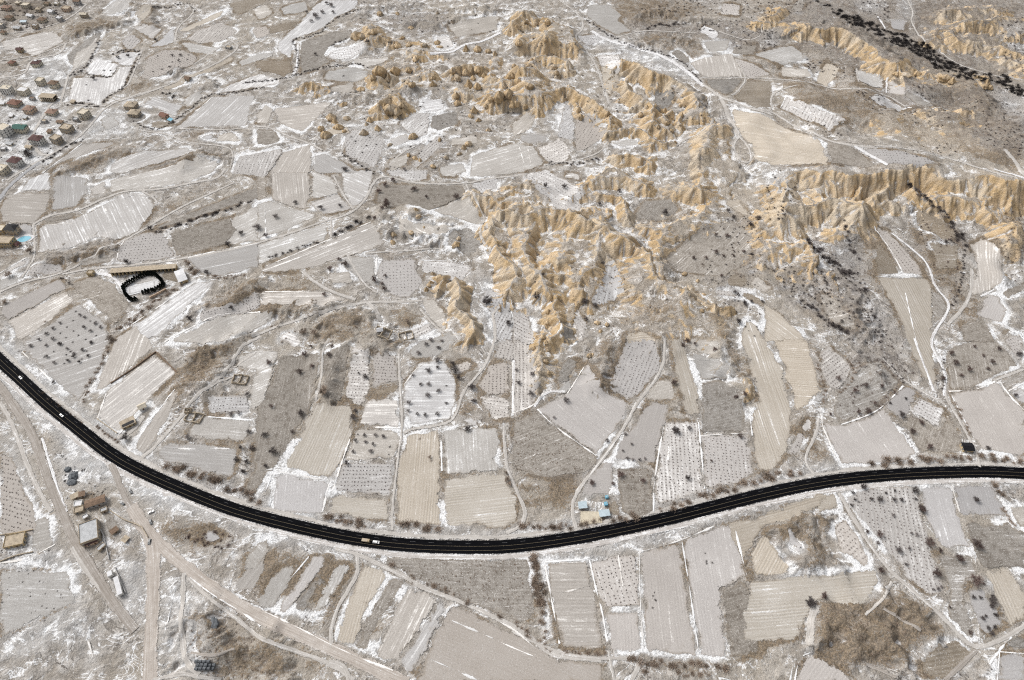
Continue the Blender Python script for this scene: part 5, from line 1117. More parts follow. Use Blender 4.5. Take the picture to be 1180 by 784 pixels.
SC('D1', '830,120 1040,110 1040,190 850,200', 22, 7, 14, 'rusty brown bush above the gravel road, lower left', 'rusty bushes lower left', 'red'); SC('D1', '840,560 1176,560 1176,780 900,784', 90, 4, 9, 'brown tussock in the dry wedge by the gravel road', 'dry wedge tussocks', 'brown')
SC('D2', '560,240 1200,245 1230,480 900,400', 170, 3, 6, 'low tuft in the grey scrub field below the highway', 'grey scrub field tufts', 'brown'); SC('B2', '0,560 330,600 540,784 100,784', 60, 4, 9, 'brown bush on the rough ground by the track fork', 'rough ground bushes', 'brown')
SC('C1', '840,60 1080,-20 1000,130 820,220', 40, 4, 9, 'brown bush on the rough ground by the track fork', 'rough ground bushes', 'brown'); SC('D4', '240,440 600,440 860,640 600,720 240,650', 90, 4, 9, 'brown tussock on the dry knoll, lower right', 'dry knoll tussocks', 'brown')
SC('B4', '1060,190 1176,190 1176,540 1100,500', 50, 4, 8, 'small shrub by the right edge slopes', 'right edge shrubs', 'red'); SC('B4', '670,180 880,300 900,600 760,480', 50, 4, 8, 'small shrub in the brown valley fields, right', 'brown valley shrubs', 'red')
SC('D1', '0,130 340,290 340,440 0,590', 30, 3, 6, 'small dark tuft on the bare lot at the lower left', 'bare lot tufts'); SC('C1', '260,500 480,640 480,780 300,780', 40, 4, 8, 'dark tuft around the yard sheds, lower left', 'yard tufts')

# brown and dark scrub over the banks, gullies and dry ground (too many to count)
def wild(n):
    wgt = np.clip(ATT['brown'], 0, 1.2) * .8 + np.clip(ATT['scrub'], 0, 1) * .9 + BAND * .35 + np.clip(-GUL - .2, 0, 1) * .8
    wgt *= (FM < .5) * (TM < .3) * (HM < .3) * (np.abs(X) < 850) * (Y > 80) * (Y < 1180) * np.clip(vnoise(X, Y, 40, 6) * 3 - 1, 0, 1)
    area = np.gradient(GY)[:, None] * np.gradient(GX)[None, :]
    pr = (wgt * area).ravel(); pr /= pr.sum(); pick = rng.choice(pr.size, n, p=pr, replace=False)
    for k in pick:
        j, i = divmod(int(k), len(GX)); x, y = GX[i] + rng.uniform(-.6, .6), GY[j] + rng.uniform(-.6, .6); r = .45 + 1.5 * rng.random() ** 3
        SHRUBS.append((x, y, r, .01, ('brown', 'brown', 'dark', 'red')[int(rng.integers(4))], 'scrub', 'scrub'))
wild(4200)
def individual(store, n):
    store.sort(key=lambda q: -q[3]); return store[:n], store[n:]
def stuff_mesh(name, items, variants, label, squash=.85):
    """many small plants joined into one mesh, one template copied with numpy"""
    V, Fs, k = [], [], 0
    for i, (x, y, r, *_) in enumerate(items):
        co, fc = variants[i % len(variants)]
        a = random.uniform(0, 6.28); c, s_ = math.cos(a), math.sin(a)
        q = np.empty_like(co); q[:, 0] = (co[:, 0] * c - co[:, 1] * s_) * r + x; q[:, 1] = (co[:, 0] * s_ + co[:, 1] * c) * r + y; q[:, 2] = co[:, 2] * r * squash + gz(x, y)
        V.append(q); Fs.append(fc + k); k += len(co)
    V = np.concatenate(V).astype(np.float32); Fs = np.concatenate(Fs).astype(np.int32)
    me = bpy.data.meshes.new(name); me.vertices.add(len(V)); me.vertices.foreach_set('co', V.ravel()); me.loops.add(Fs.size); me.loops.foreach_set('vertex_index', Fs.ravel())
    me.polygons.add(len(Fs)); me.polygons.foreach_set('loop_start', np.arange(0, Fs.size, 3, dtype=np.int32)); me.update(calc_edges=True)
    return me
def arrays(me, keep=1.0):
    co = np.array([v.co for v in me.vertices]); fc = np.array([tuple(p.vertices) for p in me.polygons])
    if keep < 1:
        fc = fc[::int(1 / keep)]; u = np.unique(fc); mp = np.zeros(len(co), int); mp[u] = np.arange(len(u)); co = co[u]; fc = mp[fc]
    return co, fc
big, small = individual(TREES, 300)
for i, (x, y, r, pr, tone, label, group) in enumerate(big):
    t, c = TREE_M[tone][i % 5]
    o = empty('bare_tree', (x, y, gz(x, y) + .03), random.uniform(0, 6.28)); r *= 1.32; o.scale = (r, r, r * random.uniform(.75, 1.0))
    link_mesh('trunk', t, None, o); link_mesh('crown', c, None, o); tag(o, label, 'tree', group)
for q in small: SHRUBS.append(q)
big, small = individual(SHRUBS, 300)
for i, (x, y, r, pr, tone, label, group) in enumerate(big):
    o = link_mesh('shrub', SHRUB_M[tone][i % 6], None); o.location = (x, y, gz(x, y)); o.rotation_euler = (0, 0, random.uniform(0, 6.28)); o.scale = (r, r, r * random.uniform(.7, 1.0))
    tag(o, label, 'shrub', group)
WORDS = {'black': 'near black scrub filling the stream bed at the top right', 'dark': 'dark scrub scattered over the far slopes and gullies', 'brown': 'brown scrub tufts scattered over the dry ground', 'grey': 'grey scrub scattered among the fields', 'red': 'reddish scrub scattered on the right hand slopes'}
for tone in TW:
    mes = [stuff_mesh('scrub', it, [arrays(m, kp) for m in SHRUB_VAR[:4]], '') for kp, it in ((.5, [q for q in small if q[4] == tone and q[5] != 'scrub']), (.2, [q for q in small if q[4] == tone and q[5] == 'scrub'])) if it]
    if mes:
        bm = bmesh.new()
        for m in mes: bm.from_mesh(m)
        me = bpy.data.meshes.new('scrub'); bm.to_mesh(me); bm.free(); me.materials.append(TW[tone]); tag(link_mesh('scrub', me, None), WORDS[tone], 'scrub', None, 'stuff')

# ---- vines
def vine_mesh(seed):
    rnd = random.Random(seed); V, Fc = [], []
    for i in range(14):
        az = rnd.uniform(0, 6.28); a = Vector((rnd.uniform(-.15, .15), rnd.uniform(-.15, .15), -.1)); b = Vector((math.cos(az) * rnd.uniform(.3, 1), math.sin(az) * rnd.uniform(.3, 1), rnd.uniform(.25, .9)))
        add_twig(V, Fc, a, b, rnd.uniform(.14, .24), rnd)
    return mesh_np('vine', V, Fc)
VINE_V = [vine_mesh(i) for i in range(4)]; VINE_A = [arrays(m) for m in VINE_V]
M_VINE = twig_mat('vine_wood', (.16, .13, .12), (.26, .22, .205)); M_VINED = twig_mat('vine_wood_dark', (.07, .06, .055), (.13, .11, .10))
VINES = []
for i, (p, kind, d) in enumerate(FIELDS):
    if kind not in ('vn', 'vw'): continue
    g = FIELD_W[i]; u = field_frame(i); v = np.array([-u[1], u[0]]); c = g.mean(0); sc = scale_at(c)
    ru, rv = (2.7, 3.4) if sc > 1.15 else (3.6, 4.4)
    lu = (g - c) @ u; lv = (g - c) @ v
    uu, vv = np.meshgrid(np.arange(lu.min(), lu.max(), ru), np.arange(lv.min(), lv.max(), rv)); n = uu.size
    q = c + uu.ravel()[:, None] * u + vv.ravel()[:, None] * v + rng.normal(0, .28, (n, 2))
    q = q[inside(q[:, 0], q[:, 1], inset(g, 2.5)) & (rng.random(n) > .13)]
    for x, y in q: VINES.append((x, y, rng.uniform(.75, 1.15), sc * rng.uniform(.5, .9)))
VINES.sort(key=lambda q: (q[0] - 130) ** 2 + (q[1] - 185) ** 2)
vm = [with_mat(m, M_VINE) for m in VINE_V]
for i, (x, y, r, _) in enumerate(VINES[:300]):
    o = link_mesh('grape_vine', vm[i % 4], None); o.location = (x, y, hz(x, y) + .1); o.scale = (r, r, r); o.rotation_euler = (0, 0, random.uniform(0, 6.28))
    tag(o, 'small pruned vine in the dotted vineyard rows above the highway', 'vine', 'vines in the dotted rows above the highway')
me = stuff_mesh('vineyard_vines', VINES[300:], VINE_A, ''); me.materials.append(M_VINE); tag(link_mesh('vineyard_vines', me, None), 'rows of small pruned vines dotting the pale vineyards', 'vines', None, 'stuff')

# ================================================================== TUFF ROCK CONES
def tuff_mat():
    s = NT('tuff'); p = s.pos(); n1 = s.noise(p, .05, 4, .6); n2 = s.noise(p, .3, 4, .6); n3 = s.noise(p, 1.2, 2, .6); gul = s.noise(s.scale(p, .6, .6, .08), 1.0, 3, .6)
    c = s.mix(s.step(n2, .3, .7), OCH_A, OCH_B); c = s.mix(s.step(n1, .48, .66, 0, .7), c, (.50, .44, .36)); c = s.mix(s.step(gul, .5, .66, 0, .65), c, (.24, .18, .125))
    nz = s.n('ShaderNodeSeparateXYZ'); s.t.links.new(s.n('ShaderNodeNewGeometry').outputs['Normal'], nz.inputs[0])
    c = s.mix(s.step(s.math('ADD', nz.outputs['Z'], s.math('MULTIPLY', s.math('SUBTRACT', n3, .5), .5)), .86, 1.05, 0, .6), c, (.60, .585, .565))
    c = s.bright(c, .82, 1.12, s.rand()); s.color(c); s.bump(s.math('ADD', n2, n3), .5, .8); return s.m
M_TUFF = tuff_mat()
def rock_mesh(seed, pw):
    rnd = random.Random(seed); n, m = 40, 16; V = []; k1 = rnd.randint(5, 8); ph = rnd.uniform(0, 6)
    for j in range(m):
        t = j / (m - 1); z = t
        for i in range(n):
            a = 2 * math.pi * i / n; fl = 1 + (.13 * math.sin(k1 * a + ph + 1.5 * t) + .07 * math.sin((k1 * 2 + 1) * a + ph * 2)) * (1 - t * .5) + .09 * math.sin(2 * a + ph)
            r = (1 - t ** pw) ** (1 / 1.4) * fl * (.86 + .30 * float(vnoise(a * 2.2 + seed, t * 3.0, 1.0, seed % 12))) * (1 + .10 * math.sin(7 * t + ph)); V.append((r * math.cos(a) + .12 * t * math.sin(ph), r * math.sin(a) + .1 * t * math.cos(ph), z * (1 + .05 * math.sin(3 * a + ph)) - .08))
    Fc = [(j * n + i, j * n + (i + 1) % n, (j + 1) * n + (i + 1) % n, (j + 1) * n + i) for j in range(m - 1) for i in range(n)] + [tuple(range((m - 1) * n, m * n))]
    return mesh_np('rock', V, Fc, shade=True)
ROCKS = [with_mat(rock_mesh(200 + i, pw), M_TUFF) for i, pw in enumerate((1.3, 2.2, 3.0, 1.1, 1.8, 2.6))]
def RK(tile, s, label, group, hk=1.0):
    a = P(tile, s)
    for i, (px, py, r) in enumerate(a):
        x, y = ground([(px, py + r * .35)])[0]; rm = r / scale_at((x, y))
        o = link_mesh('tuff_rock', ROCKS[random.randrange(6)], None); o.location = (x, y, gz(x, y) - .6); o.rotation_euler = (0, 0, random.uniform(0, 6.28))
        rm *= .86; o.scale = (rm * random.uniform(.7, 1.1), rm * random.uniform(.7, 1.1), rm * hk * random.uniform(.9, 1.5)); tag(o, label, 'rock', group)
RK('A2', '455,155,34 530,142,28 480,165,20', 'large tan tuff dome by the long snowy field at the top', 'top tuff domes')
RK('A2', '475,395,24 395,465,24 372,462,14', 'low tan boulder on the pale field edge, upper left of centre', 'low boulders on the field edge', .6)
RK('A2', '340,525,32 375,568,30 295,580,20 320,606,30 355,545,22 410,530,22 400,590,16', 'rounded tan boulder in the cluster above the snowy striped fields', 'boulder cluster above striped fields', 1.0)
RK('A2', '610,490,36 640,500,24 515,540,20 490,600,20 550,580,20 500,560,14 655,470,20 585,475,22', 'tan tuff cone in the middle of the upper badlands', 'middle badland cones', 1.2)
RK('A2', '705,380,20 800,350,14 800,385,18 560,330,34 630,325,26 600,350,22 690,312,22 530,350,20 690,375,14', 'tan tuff knob in the upper badlands', 'upper badland knobs', 1.3)
RK('A2', '710,615,24 985,495,24 970,520,16 1005,540,14 960,650,20 940,665,16 920,690,14 860,712,14 800,750,16 720,712,16 742,722,14 830,630,14 605,650,14 690,700,12 1050,585,16', 'small tan rock in the lower badlands above the long track', 'lower badland rocks', 1.2)
RK('A2', '950,330,22 1000,310,22 910,350,20 960,380,24 1000,392,22 905,430,16 910,465,20 1100,440,30 1140,425,26 1150,350,24 950,220,20 1000,222,20 1050,230,18 1080,242,18 1120,380,20 980,350,20 1030,340,18 1060,450,18 1160,470,22 890,320,18 1040,480,16', 'tan tuff pinnacle in the dense cluster at upper centre', 'dense pinnacle cluster', 1.3)
RK('A2', '640,200,22 690,200,20 720,262,24 660,170,16 760,200,18 820,190,18 830,210,14 600,180,14 560,60,16 640,60,14 700,120,14 820,60,12', 'pale tan rock on the upper slope', 'upper slope rocks', .9)
RK('A3', '20,120,20 60,100,18 110,95,20 160,100,16 30,190,18 90,270,18 190,300,16 30,370,22 80,390,20 20,470,18 60,480,16 200,330,16 150,180,14 10,300,16', 'ochre tuff hump on the upper central ridges', 'ochre humps upper central', 1.1)
RK('A3', '300,500,16 310,530,14 430,520,16 690,500,16 700,560,14 765,520,14 640,520,16 580,520,14 720,590,12 735,640,12 660,570,14 610,480,14', 'ochre pinnacle by the horseshoe hollow', 'horseshoe hollow pinnacles', 1.4)
RK('B2', '620,290,18', 'upper of two round tan boulders on the brown slope, centre', None, .9); RK('B2', '620,325,21', 'lower, larger of two round tan boulders on the brown slope, centre', None, .8)
RK('B2', '735,212,15 722,180,14 700,282,16 760,258,10', 'small tan boulder on the brown slope below the road bend', 'small slope boulders', .8); RK('B2', '905,330,22 895,345,16 915,310,14', 'pale tan pointed rock left of the main cliffs', 'pointed rocks left of cliffs', 1.0)
RK('B2', '800,470,14 790,510,18 770,540,16 780,525,12', 'ochre cone with green tip beside the terraced vineyard', 'cones beside terraced vineyard', 1.2)
RK('B3', '165,640,18 160,690,16 175,720,18 140,752,16 155,775,14 110,755,14 290,660,12 385,690,16 360,650,12 430,700,14 400,730,12 860,635,14 870,560,12 780,470,14 840,500,14', 'ochre boulder on the spur foot below the central cliffs', 'spur foot boulders', .9)
RK('C3', '100,40,16 130,65,16 160,45,16 150,100,18 165,150,14 350,75,20 365,70,14 125,120,14', 'tan boulder on the narrow rocky spur among the fields', 'narrow spur boulders', .9)
RK('A4', '640,335,26 690,330,22 600,330,18', 'ochre dome at the end of the pale scarp, upper right', 'domes at pale scarp end', .8); RK('A4', '820,350,30 800,340,20 850,360,22', 'banded ochre dome beside the stream bed, upper right', 'banded domes by the stream', .9)
RK('A4', '1005,365,22 1000,385,16 1020,395,16', 'dark ochre knob beside the stream, far upper right', 'dark knobs by the stream', 1.1)
# ================================================================== BUILDINGS
WALLM = {'cream': plain('wall_cream', (.58, .52, .41), .9, .10, .5), 'white': plain('wall_white', (.66, .645, .61), .9, .08, .5), 'tan': plain('wall_tan', (.43, .36, .27), .9, .14, .5), 'peach': plain('wall_peach', (.56, .42, .31), .9, .1, .5),
         'stone': plain('wall_stone', (.40, .34, .26), .9, .3, 1.2, bumpd=.1), 'ochre': plain('wall_ochre', (.46, .36, .215), .9, .12, .5), 'grey': plain('wall_grey', (.42, .41, .40), .9, .12, .5)}
ROOFM = {'maroon': plain('roof_maroon', (.11, .062, .058), .8, .25, 1.0), 'red': plain('roof_red', (.215, .12, .09), .8, .25, .8), 'salmon': plain('roof_salmon', (.30, .205, .16), .85, .2, .6), 'green': plain('roof_green', (.05, .13, .11), .7, .2, .8),
         'snow': plain('roof_snow', (.66, .66, .67), .9, .1, .4), 'cream': plain('roof_cream', (.60, .54, .44), .9, .15, .4), 'tan': plain('roof_tan', (.43, .365, .28), .9, .2, .4), 'black': plain('roof_black', (.012, .012, .015), .6, .3, 1.0),
         'blue': plain('roof_blue', (.47, .555, .60), .6, .1, .5), 'steel': plain('roof_steel', (.42, .43, .44), .6, .15, .4), 'brown': plain('roof_brown', (.20, .14, .10), .85, .25, .8), 'sky': plain('paint_sky_blue', (.17, .41, .54), .5, .1, 1.0)}
M_GLASS = plain('window_glass', (.035, .04, .05), .2, .3, .3, spec=.5); M_FRAME = plain('window_frame', (.62, .61, .58), .7, .1, 1.0); M_DOOR = plain('door_wood', (.16, .09, .05), .7, .25, 2.0)
M_DARKOPEN = plain('shade_fill_and_chassis', (.035, .03, .026), .95, .2, 1.0); M_CONC = plain('concrete', (.46, .455, .45), .9, .15, .5)  # near-black stands for shade inside arches and open floors; also trailer chassis, wheels
def window_mesh(wd, ht):
    m = MB(); t = .10; m.box(-wd / 2, wd / 2, -.02, .03, -ht / 2, ht / 2)                          # pane, set back
    for b in ((-wd / 2 - t, -wd / 2, -ht / 2 - t, ht / 2 + t), (wd / 2, wd / 2 + t, -ht / 2 - t, ht / 2 + t), (-wd / 2, wd / 2, ht / 2, ht / 2 + t), (-wd / 2, wd / 2, -ht / 2 - t, -ht / 2), (-.04, .04, -ht / 2, ht / 2)):
        m.box(b[0], b[1], -.10, .02, b[2], b[3])
    me = mesh_np('window', m.v, m.f); me.materials.append(M_GLASS); me.materials.append(M_FRAME)
    me.polygons.foreach_set('material_index', [0] * 6 + [1] * (len(me.polygons) - 6)); return me
WIN = window_mesh(1.5, 1.6); WINS = window_mesh(1.1, 1.2)
def part(name, mb, mat, parent, loc=None, rz=0):
    o = mb.build(name, mat, parent)
    if loc: o.location = loc
    o.rotation_euler = (0, 0, rz); return o
def gpos(px, py, h=0):
    """base of a thing whose visible middle is at this pixel"""
    x, y = ground([(px, py)])[0]; e = math.atan2(CAM_H, y)
    return ground([(px, py + .5 * h * math.cos(e) * scale_at((x, y)))])[0]
def roof_mesh(kind, w_, d_, h, pitch, over=.5):
    m = MB(); a, b = w_ / 2 + over, d_ / 2 + over
    if kind == 'hip':
        r = max(a - b, .3); z = pitch
        m.add([(-a, -b, h), (a, -b, h), (a, b, h), (-a, b, h), (-r, 0, h + z), (r, 0, h + z), (-a, -b, h - .25), (a, -b, h - .25), (a, b, h - .25), (-a, b, h - .25)],
              [(0, 1, 5, 4), (1, 2, 5), (2, 3, 4, 5), (3, 0, 4), (6, 7, 1, 0), (7, 8, 2, 1), (8, 9, 3, 2), (9, 6, 0, 3), (9, 8, 7, 6)])
    elif kind == 'gable':
        m.add([(-a, -b, h), (a, -b, h), (a, b, h), (-a, b, h), (-a, 0, h + pitch), (a, 0, h + pitch), (-a, -b, h - .2), (a, -b, h - .2), (a, b, h - .2), (-a, b, h - .2)],
              [(0, 1, 5, 4), (2, 3, 4, 5), (1, 2, 5), (3, 0, 4), (6, 7, 1, 0), (7, 8, 2, 1), (8, 9, 3, 2), (9, 6, 0, 3), (9, 8, 7, 6)])
    elif kind == 'shed':
        m.add([(-a, -b, h), (a, -b, h), (a, b, h + pitch), (-a, b, h + pitch), (-a, -b, h - .2), (a, -b, h - .2), (a, b, h + pitch - .2), (-a, b, h + pitch - .2)], [(0, 1, 2, 3), (7, 6, 5, 4), (4, 5, 1, 0), (5, 6, 2, 1), (6, 7, 3, 2), (7, 4, 0, 3)])
    else:   # flat with parapet
        m.box(-w_ / 2 + .25, w_ / 2 - .25, -d_ / 2 + .25, d_ / 2 - .25, h + .003, h + .12)
    return m
def house(px, py, w_, d_, h, rot, wall, roof, rm, floors, label, cat='house', name='house', pitch=2.0, chimney=True, extra=None, door=True, winside=True):
    if px < 130 and py < 205: w_, d_, h = w_ * .86, d_ * .86, h * .92
    x, y = gpos(px, py, h); o = empty(name, (x, y, min(hz(x + a, y + b) for a in (-w_ / 2, w_ / 2) for b in (-d_ / 2, d_ / 2)) - .15), R(rot)); tag(o, label, cat)
    m = MB(); m.box(-w_ / 2, w_ / 2, -d_ / 2, d_ / 2, -1.5, h)
    part('wall', m, WALLM[wall], o)
    if roof == 'flat':
        m = MB(); t = .25; z0, z1 = h + .002, h + .7
        m.box(-w_ / 2, w_ / 2, -d_ / 2, -d_ / 2 + t, z0, z1); m.box(-w_ / 2, w_ / 2, d_ / 2 - t, d_ / 2, z0, z1); m.box(-w_ / 2, -w_ / 2 + t, -d_ / 2 + t, d_ / 2 - t, z0, z1); m.box(w_ / 2 - t, w_ / 2, -d_ / 2 + t, d_ / 2 - t, z0, z1)
        part('parapet', m, WALLM[wall], o)
    rf = part('roof', roof_mesh(roof, w_, d_, h, pitch), ROOFM[rm], o)
    if chimney:
        c = MB(); cx, cy = w_ * .22, d_ * .1; c.box(cx - .4, cx + .4, cy - .4, cy + .4, h - .1, h + pitch + .9 if roof != 'flat' else h + 1.9); part('chimney', c, WALLM['stone'], rf)
    fh = h / floors
    if winside:
        for f in range(floors):
            z = f * fh + fh * .55
            for (L, ang, off) in ((w_, 0, d_ / 2), (w_, math.pi, d_ / 2), (d_, math.pi / 2, w_ / 2), (d_, -math.pi / 2, w_ / 2)):
                n = max(1, int(L / 3.1))
                for k in range(n):
                    t = (k + .5) / n * L - L / 2
                    if f == 0 and ang == 0 and door and k == n // 2: continue
                    q = link_mesh('window', WIN if fh > 2.7 else WINS, None, o); ca, sa = math.cos(ang), math.sin(ang)
                    q.location = (t * ca + off * sa, t * sa - off * ca, z); q.rotation_euler = (0, 0, ang)
    if door:
        dm = MB(); dm.box(-.55, .55, -d_ / 2 - .06, -d_ / 2 + .02, .02, 2.1); n = max(1, int(w_ / 3.1)); dq = part('door', dm, M_DOOR, o); dq.location.x = (n // 2 + .5) / n * w_ - w_ / 2
    if extra == 'balcony':
        b = MB()
        for f in range(1, floors):
            b.box(-w_ * .35, w_ * .05, -d_ / 2 - 1.3, -d_ / 2 - .003, f * fh - .15, f * fh + .05); b.box(-w_ * .35, w_ * .05, -d_ / 2 - 1.3, -d_ / 2 - 1.2, f * fh + .052, f * fh + .95)
        part('balcony', b, WALLM['white'], o)
    if extra == 'terrace':
        b = MB(); b.box(-w_ * .18, w_ * .18, -d_ * .1, d_ * .22, h + .6, h + pitch + .25); part('roof_terrace', b, ROOFM['snow'], o)
    if extra == 'solar':
        b = MB(); b.box(-w_ / 2 + .6, w_ / 2 - .6, -d_ / 2 + .3, d_ / 2 - .8, h + .3, h + .42); part('solar_panel', b, ROOFM['black'], o)
    if extra == 'tank':
        b = MB(); b.tube((w_ * .2, 0, h + .2), (w_ * .2, 0, h + 1.8), .6, .6, 10); part('water_tank', b, ROOFM['snow'], o)
    return o
V = house
V(44, 74, 13, 11, 7, -4, 'cream', 'hip', 'maroon', 2, 'square cream house with maroon roof and white terrace on its top', pitch=1.8, extra='terrace', chimney=False)
V(49, 95, 11, 10, 9, -12, 'cream', 'flat', 'cream', 3, 'narrow cream three storey block below the maroon roofed square house', 'apartment block', 'apartment_block', chimney=False)
V(64, 98, 13, 10, 8, -14, 'cream', 'hip', 'brown', 2, 'cream house with brown hip roof beside the village street', extra='balcony')
V(10, 104, 16, 11, 9, -8, 'white', 'flat', 'cream', 3, 'wide whitish apartment block at the left edge of the village', 'apartment block', 'apartment_block', chimney=False, extra='tank')
V(29, 106, 16, 11, 8, -14, 'cream', 'flat', 'snow', 3, 'cream apartment block right of the wide whitish block', 'apartment block', 'apartment_block', chimney=False)
V(19, 120, 18, 12, 6, -16, 'tan', 'hip', 'red', 2, 'large house with rusty red hip roof on the village slope', pitch=2.6)
V(36, 127, 14, 12, 7, -12, 'peach', 'hip', 'salmon', 2, 'peach house with salmon roof next to the rusty red roof')
V(61, 130, 14, 11, 5, -10, 'cream', 'hip', 'salmon', 1, 'low house with salmon roof beside the street corner', pitch=2.4)
V(99, 132, 13, 12, 9, -18, 'cream', 'flat', 'cream', 3, 'cream three storey block alone near the main road', 'apartment block', 'apartment_block', chimney=False, extra='balcony')
V(9, 151, 16, 14, 13, -24, 'white', 'flat', 'cream', 4, 'tall pale four storey block at the village left edge', 'apartment block', 'apartment_block', chimney=False, extra='balcony')
V(26, 149, 18, 11, 8, -6, 'cream', 'gable', 'green', 2, 'cream house under a long dark green roof', pitch=2.0)
V(45, 162, 17, 12, 9, -12, 'white', 'hip', 'maroon', 3, 'white three storey house with dark maroon roof at the junction', extra='balcony')
V(79, 149, 15, 12, 8, -16, 'tan', 'flat', 'tan', 2, 'tan flat roofed house near the long striped field', extra='tank', chimney=False)
V(67, 161, 13, 11, 8, -24, 'stone', 'flat', 'tan', 2, 'brown stone house left of the tan flat roofed house', chimney=False)
V(20, 187, 16, 12, 8, -16, 'white', 'hip', 'maroon', 3, 'white house with maroon roof beside a dark bushy tree')
V(4, 196, 15, 13, 8, -14, 'cream', 'flat', 'cream', 2, 'cream house cut by the left edge, lowest of the village', chimney=False, extra='tank')
V(15, 73, 10, 8, 4, -14, 'tan', 'hip', 'red', 1, 'small house with bright red roof on the brown island', pitch=1.8)
V(24, 58, 9, 8, 4.5, -6, 'ochre', 'gable', 'maroon', 1, 'small ochre house with maroon gable beside the striped field')
V(50, 24, 13, 10, 6, -12, 'cream', 'hip', 'brown', 2, 'cream house with brown hip roof near the top left corner')
V(78, 11, 14, 10, 6, -14, 'peach', 'flat', 'tan', 2, 'peach house beside the upper village lane', chimney=False)
V(9, 10, 15, 10, 6, -10, 'peach', 'hip', 'salmon', 2, 'salmon roofed house in the very top left corner')
V(12, 21, 12, 9, 5, -10, 'tan', 'hip', 'brown', 1, 'brown roofed house just under the top left corner house')
V(31, 7, 14, 10, 6, -12, 'cream', 'flat', 'cream', 2, 'cream flat roofed house by the top edge', chimney=False)
V(60, 14, 10, 8, 4, -20, 'white', 'gable', 'snow', 1, 'snow roofed shed in the upper village', 'shed', 'shed', door=False); V(36, 19, 11, 7, 4, -18, 'white', 'gable', 'snow', 1, 'low snow roofed building beside the upper lane', 'shed', 'shed')
V(28, 26, 10, 5, 3.5, 4, 'white', 'shed', 'blue', 1, 'long pale blue roofed shed in the upper village', 'shed', 'shed', pitch=.8, chimney=False)
V(152, 122, 14, 11, 5, -8, 'tan', 'hip', 'tan', 1, 'upper tan roofed house in the walled yard above the striped field', pitch=2.4); V(156, 131, 13, 10, 5, -8, 'tan', 'hip', 'tan', 1, 'lower tan roofed house in the walled yard above the striped field', pitch=2.2)
V(190, 134, 11, 7, 4, -30, 'peach', 'gable', 'red', 1, 'small red roofed house at the walled yard corner'); V(197, 139, 6, 4, 3, -30, 'white', 'shed', 'sky', 1, 'tiny bright blue roofed shed at the walled yard corner', 'shed', 'shed', pitch=.6, chimney=False)
V(217, 91, 7, 6, 3.5, -20, 'stone', 'gable', 'brown', 1, 'lone brown hut beside the upper diagonal track', 'hut', 'hut', chimney=False); V(264, 55, 8, 6, 3, -20, 'grey', 'flat', 'tan', 1, 'small grey hut by the upper track bend', 'hut', 'hut', chimney=False)
for k, (a, b) in enumerate(((5, 38), (3, 30), (21, 33), (46, 12), (66, 5), (90, 3), (22, 4), (42, 31), (3, 3), (70, 22), (55, 5), (98, 18))):
    V(a, b, 8 + k % 3 * 2, 7, 4 + k % 2 * 2, -14 + k % 4 * 3, ('cream', 'grey', 'stone', 'tan')[k % 4], ('hip', 'flat', 'gable')[k % 3], ('brown', 'cream', 'steel', 'tan', 'snow')[k % 5], 1 + k % 2, 'small muted house packed into the upper rows of the village', pitch=1.5)
for k, (a, b) in enumerate(((30, 136), (52, 140), (70, 141), (14, 134), (88, 138), (34, 170), (58, 152), (5, 172), (12, 166), (85, 118), (38, 114), (3, 120))):
    V(a, b, 6 + k % 3 * 1.5, 5.5, 3.2, -16 + k % 4 * 4, ('stone', 'grey', 'cream')[k % 3], ('shed', 'flat', 'gable')[k % 3], ('steel', 'tan', 'brown', 'snow')[k % 4], 1, 'low grey-brown outbuilding between the lower village houses', 'outbuilding', 'outbuilding', pitch=.8, chimney=False)
# building frame under construction
x, y = gpos(57, 113, 6); o = tag(empty('building_frame', (x, y, hz(x, y)), R(-8)), 'unfinished concrete frame building with dark open floors in the village', 'building')
for z in (0, 3.0, 6.0): part('floor_slab', MB().box(-10.5, 10.5, -5, 5, z, z + .28), WALLM['stone'], o)
part('core', MB().box(-9.5, 9.5, -.5, 4.2, .283, 5.99), M_DARKOPEN, o)  # dark box filling the open floors as painted shade
for zz in (0, 3.0):
    for i in range(8):
        for yy in (-4.6, 4.6): part('column', MB().box(-.22, .22, -.22, .22, zz + .283, zz + 2.997), WALLM['cream'], o, (-10 + i * 20 / 7, yy, 0))
# hotel at the left edge
V(6, 279, 22, 11, 7, -3, 'ochre', 'flat', 'tan', 2, 'ochre hotel wing at the left edge with pinkish flat roof', 'hotel', 'hotel_wing', chimney=False)
V(17, 265, 12, 9, 8, -3, 'tan', 'hip', 'black', 2, 'tan hotel tower with dark hip roof above the blue pool', 'hotel', 'hotel_tower', pitch=2.0, chimney=False)
V(3, 265, 10, 9, 6, -3, 'ochre', 'flat', 'cream', 2, 'cream roofed hotel block cut by the left edge', 'hotel', 'hotel_block', chimney=False)
M_POOL = NT('pool_water').color((.22, .50, .62)); M_POOL.b.inputs['Roughness'].default_value = .12; M_POOL = M_POOL.m
def pool(px, py, pts, label, rot=0, frozen=False):
    x, y = ground([(px, py)])[0]; o = tag(empty('swimming_pool', (x, y, hz(x, y) + .45), R(rot)), label, 'pool')
    big_ = [(a * 1.5, b * 1.6) for a, b in pts]
    part('deck', MB().prism(big_, -.9, -.05), ROOFM['snow'], o); part('rim', MB().prism([(a * 1.12, b * 1.14) for a, b in pts], -.046, .06), M_CONC, o)
    part('water', MB().prism(pts, .064, .10), ROOFM['snow'] if frozen else M_POOL, o); return o
pool(28, 276, [(6.5 * math.cos(t) * (1 + .15 * math.sin(2 * t)), 4.6 * math.sin(t)) for t in [i * math.pi / 10 for i in range(20)]], 'blue swimming pool on a snowy terrace beside the ochre hotel', 8)
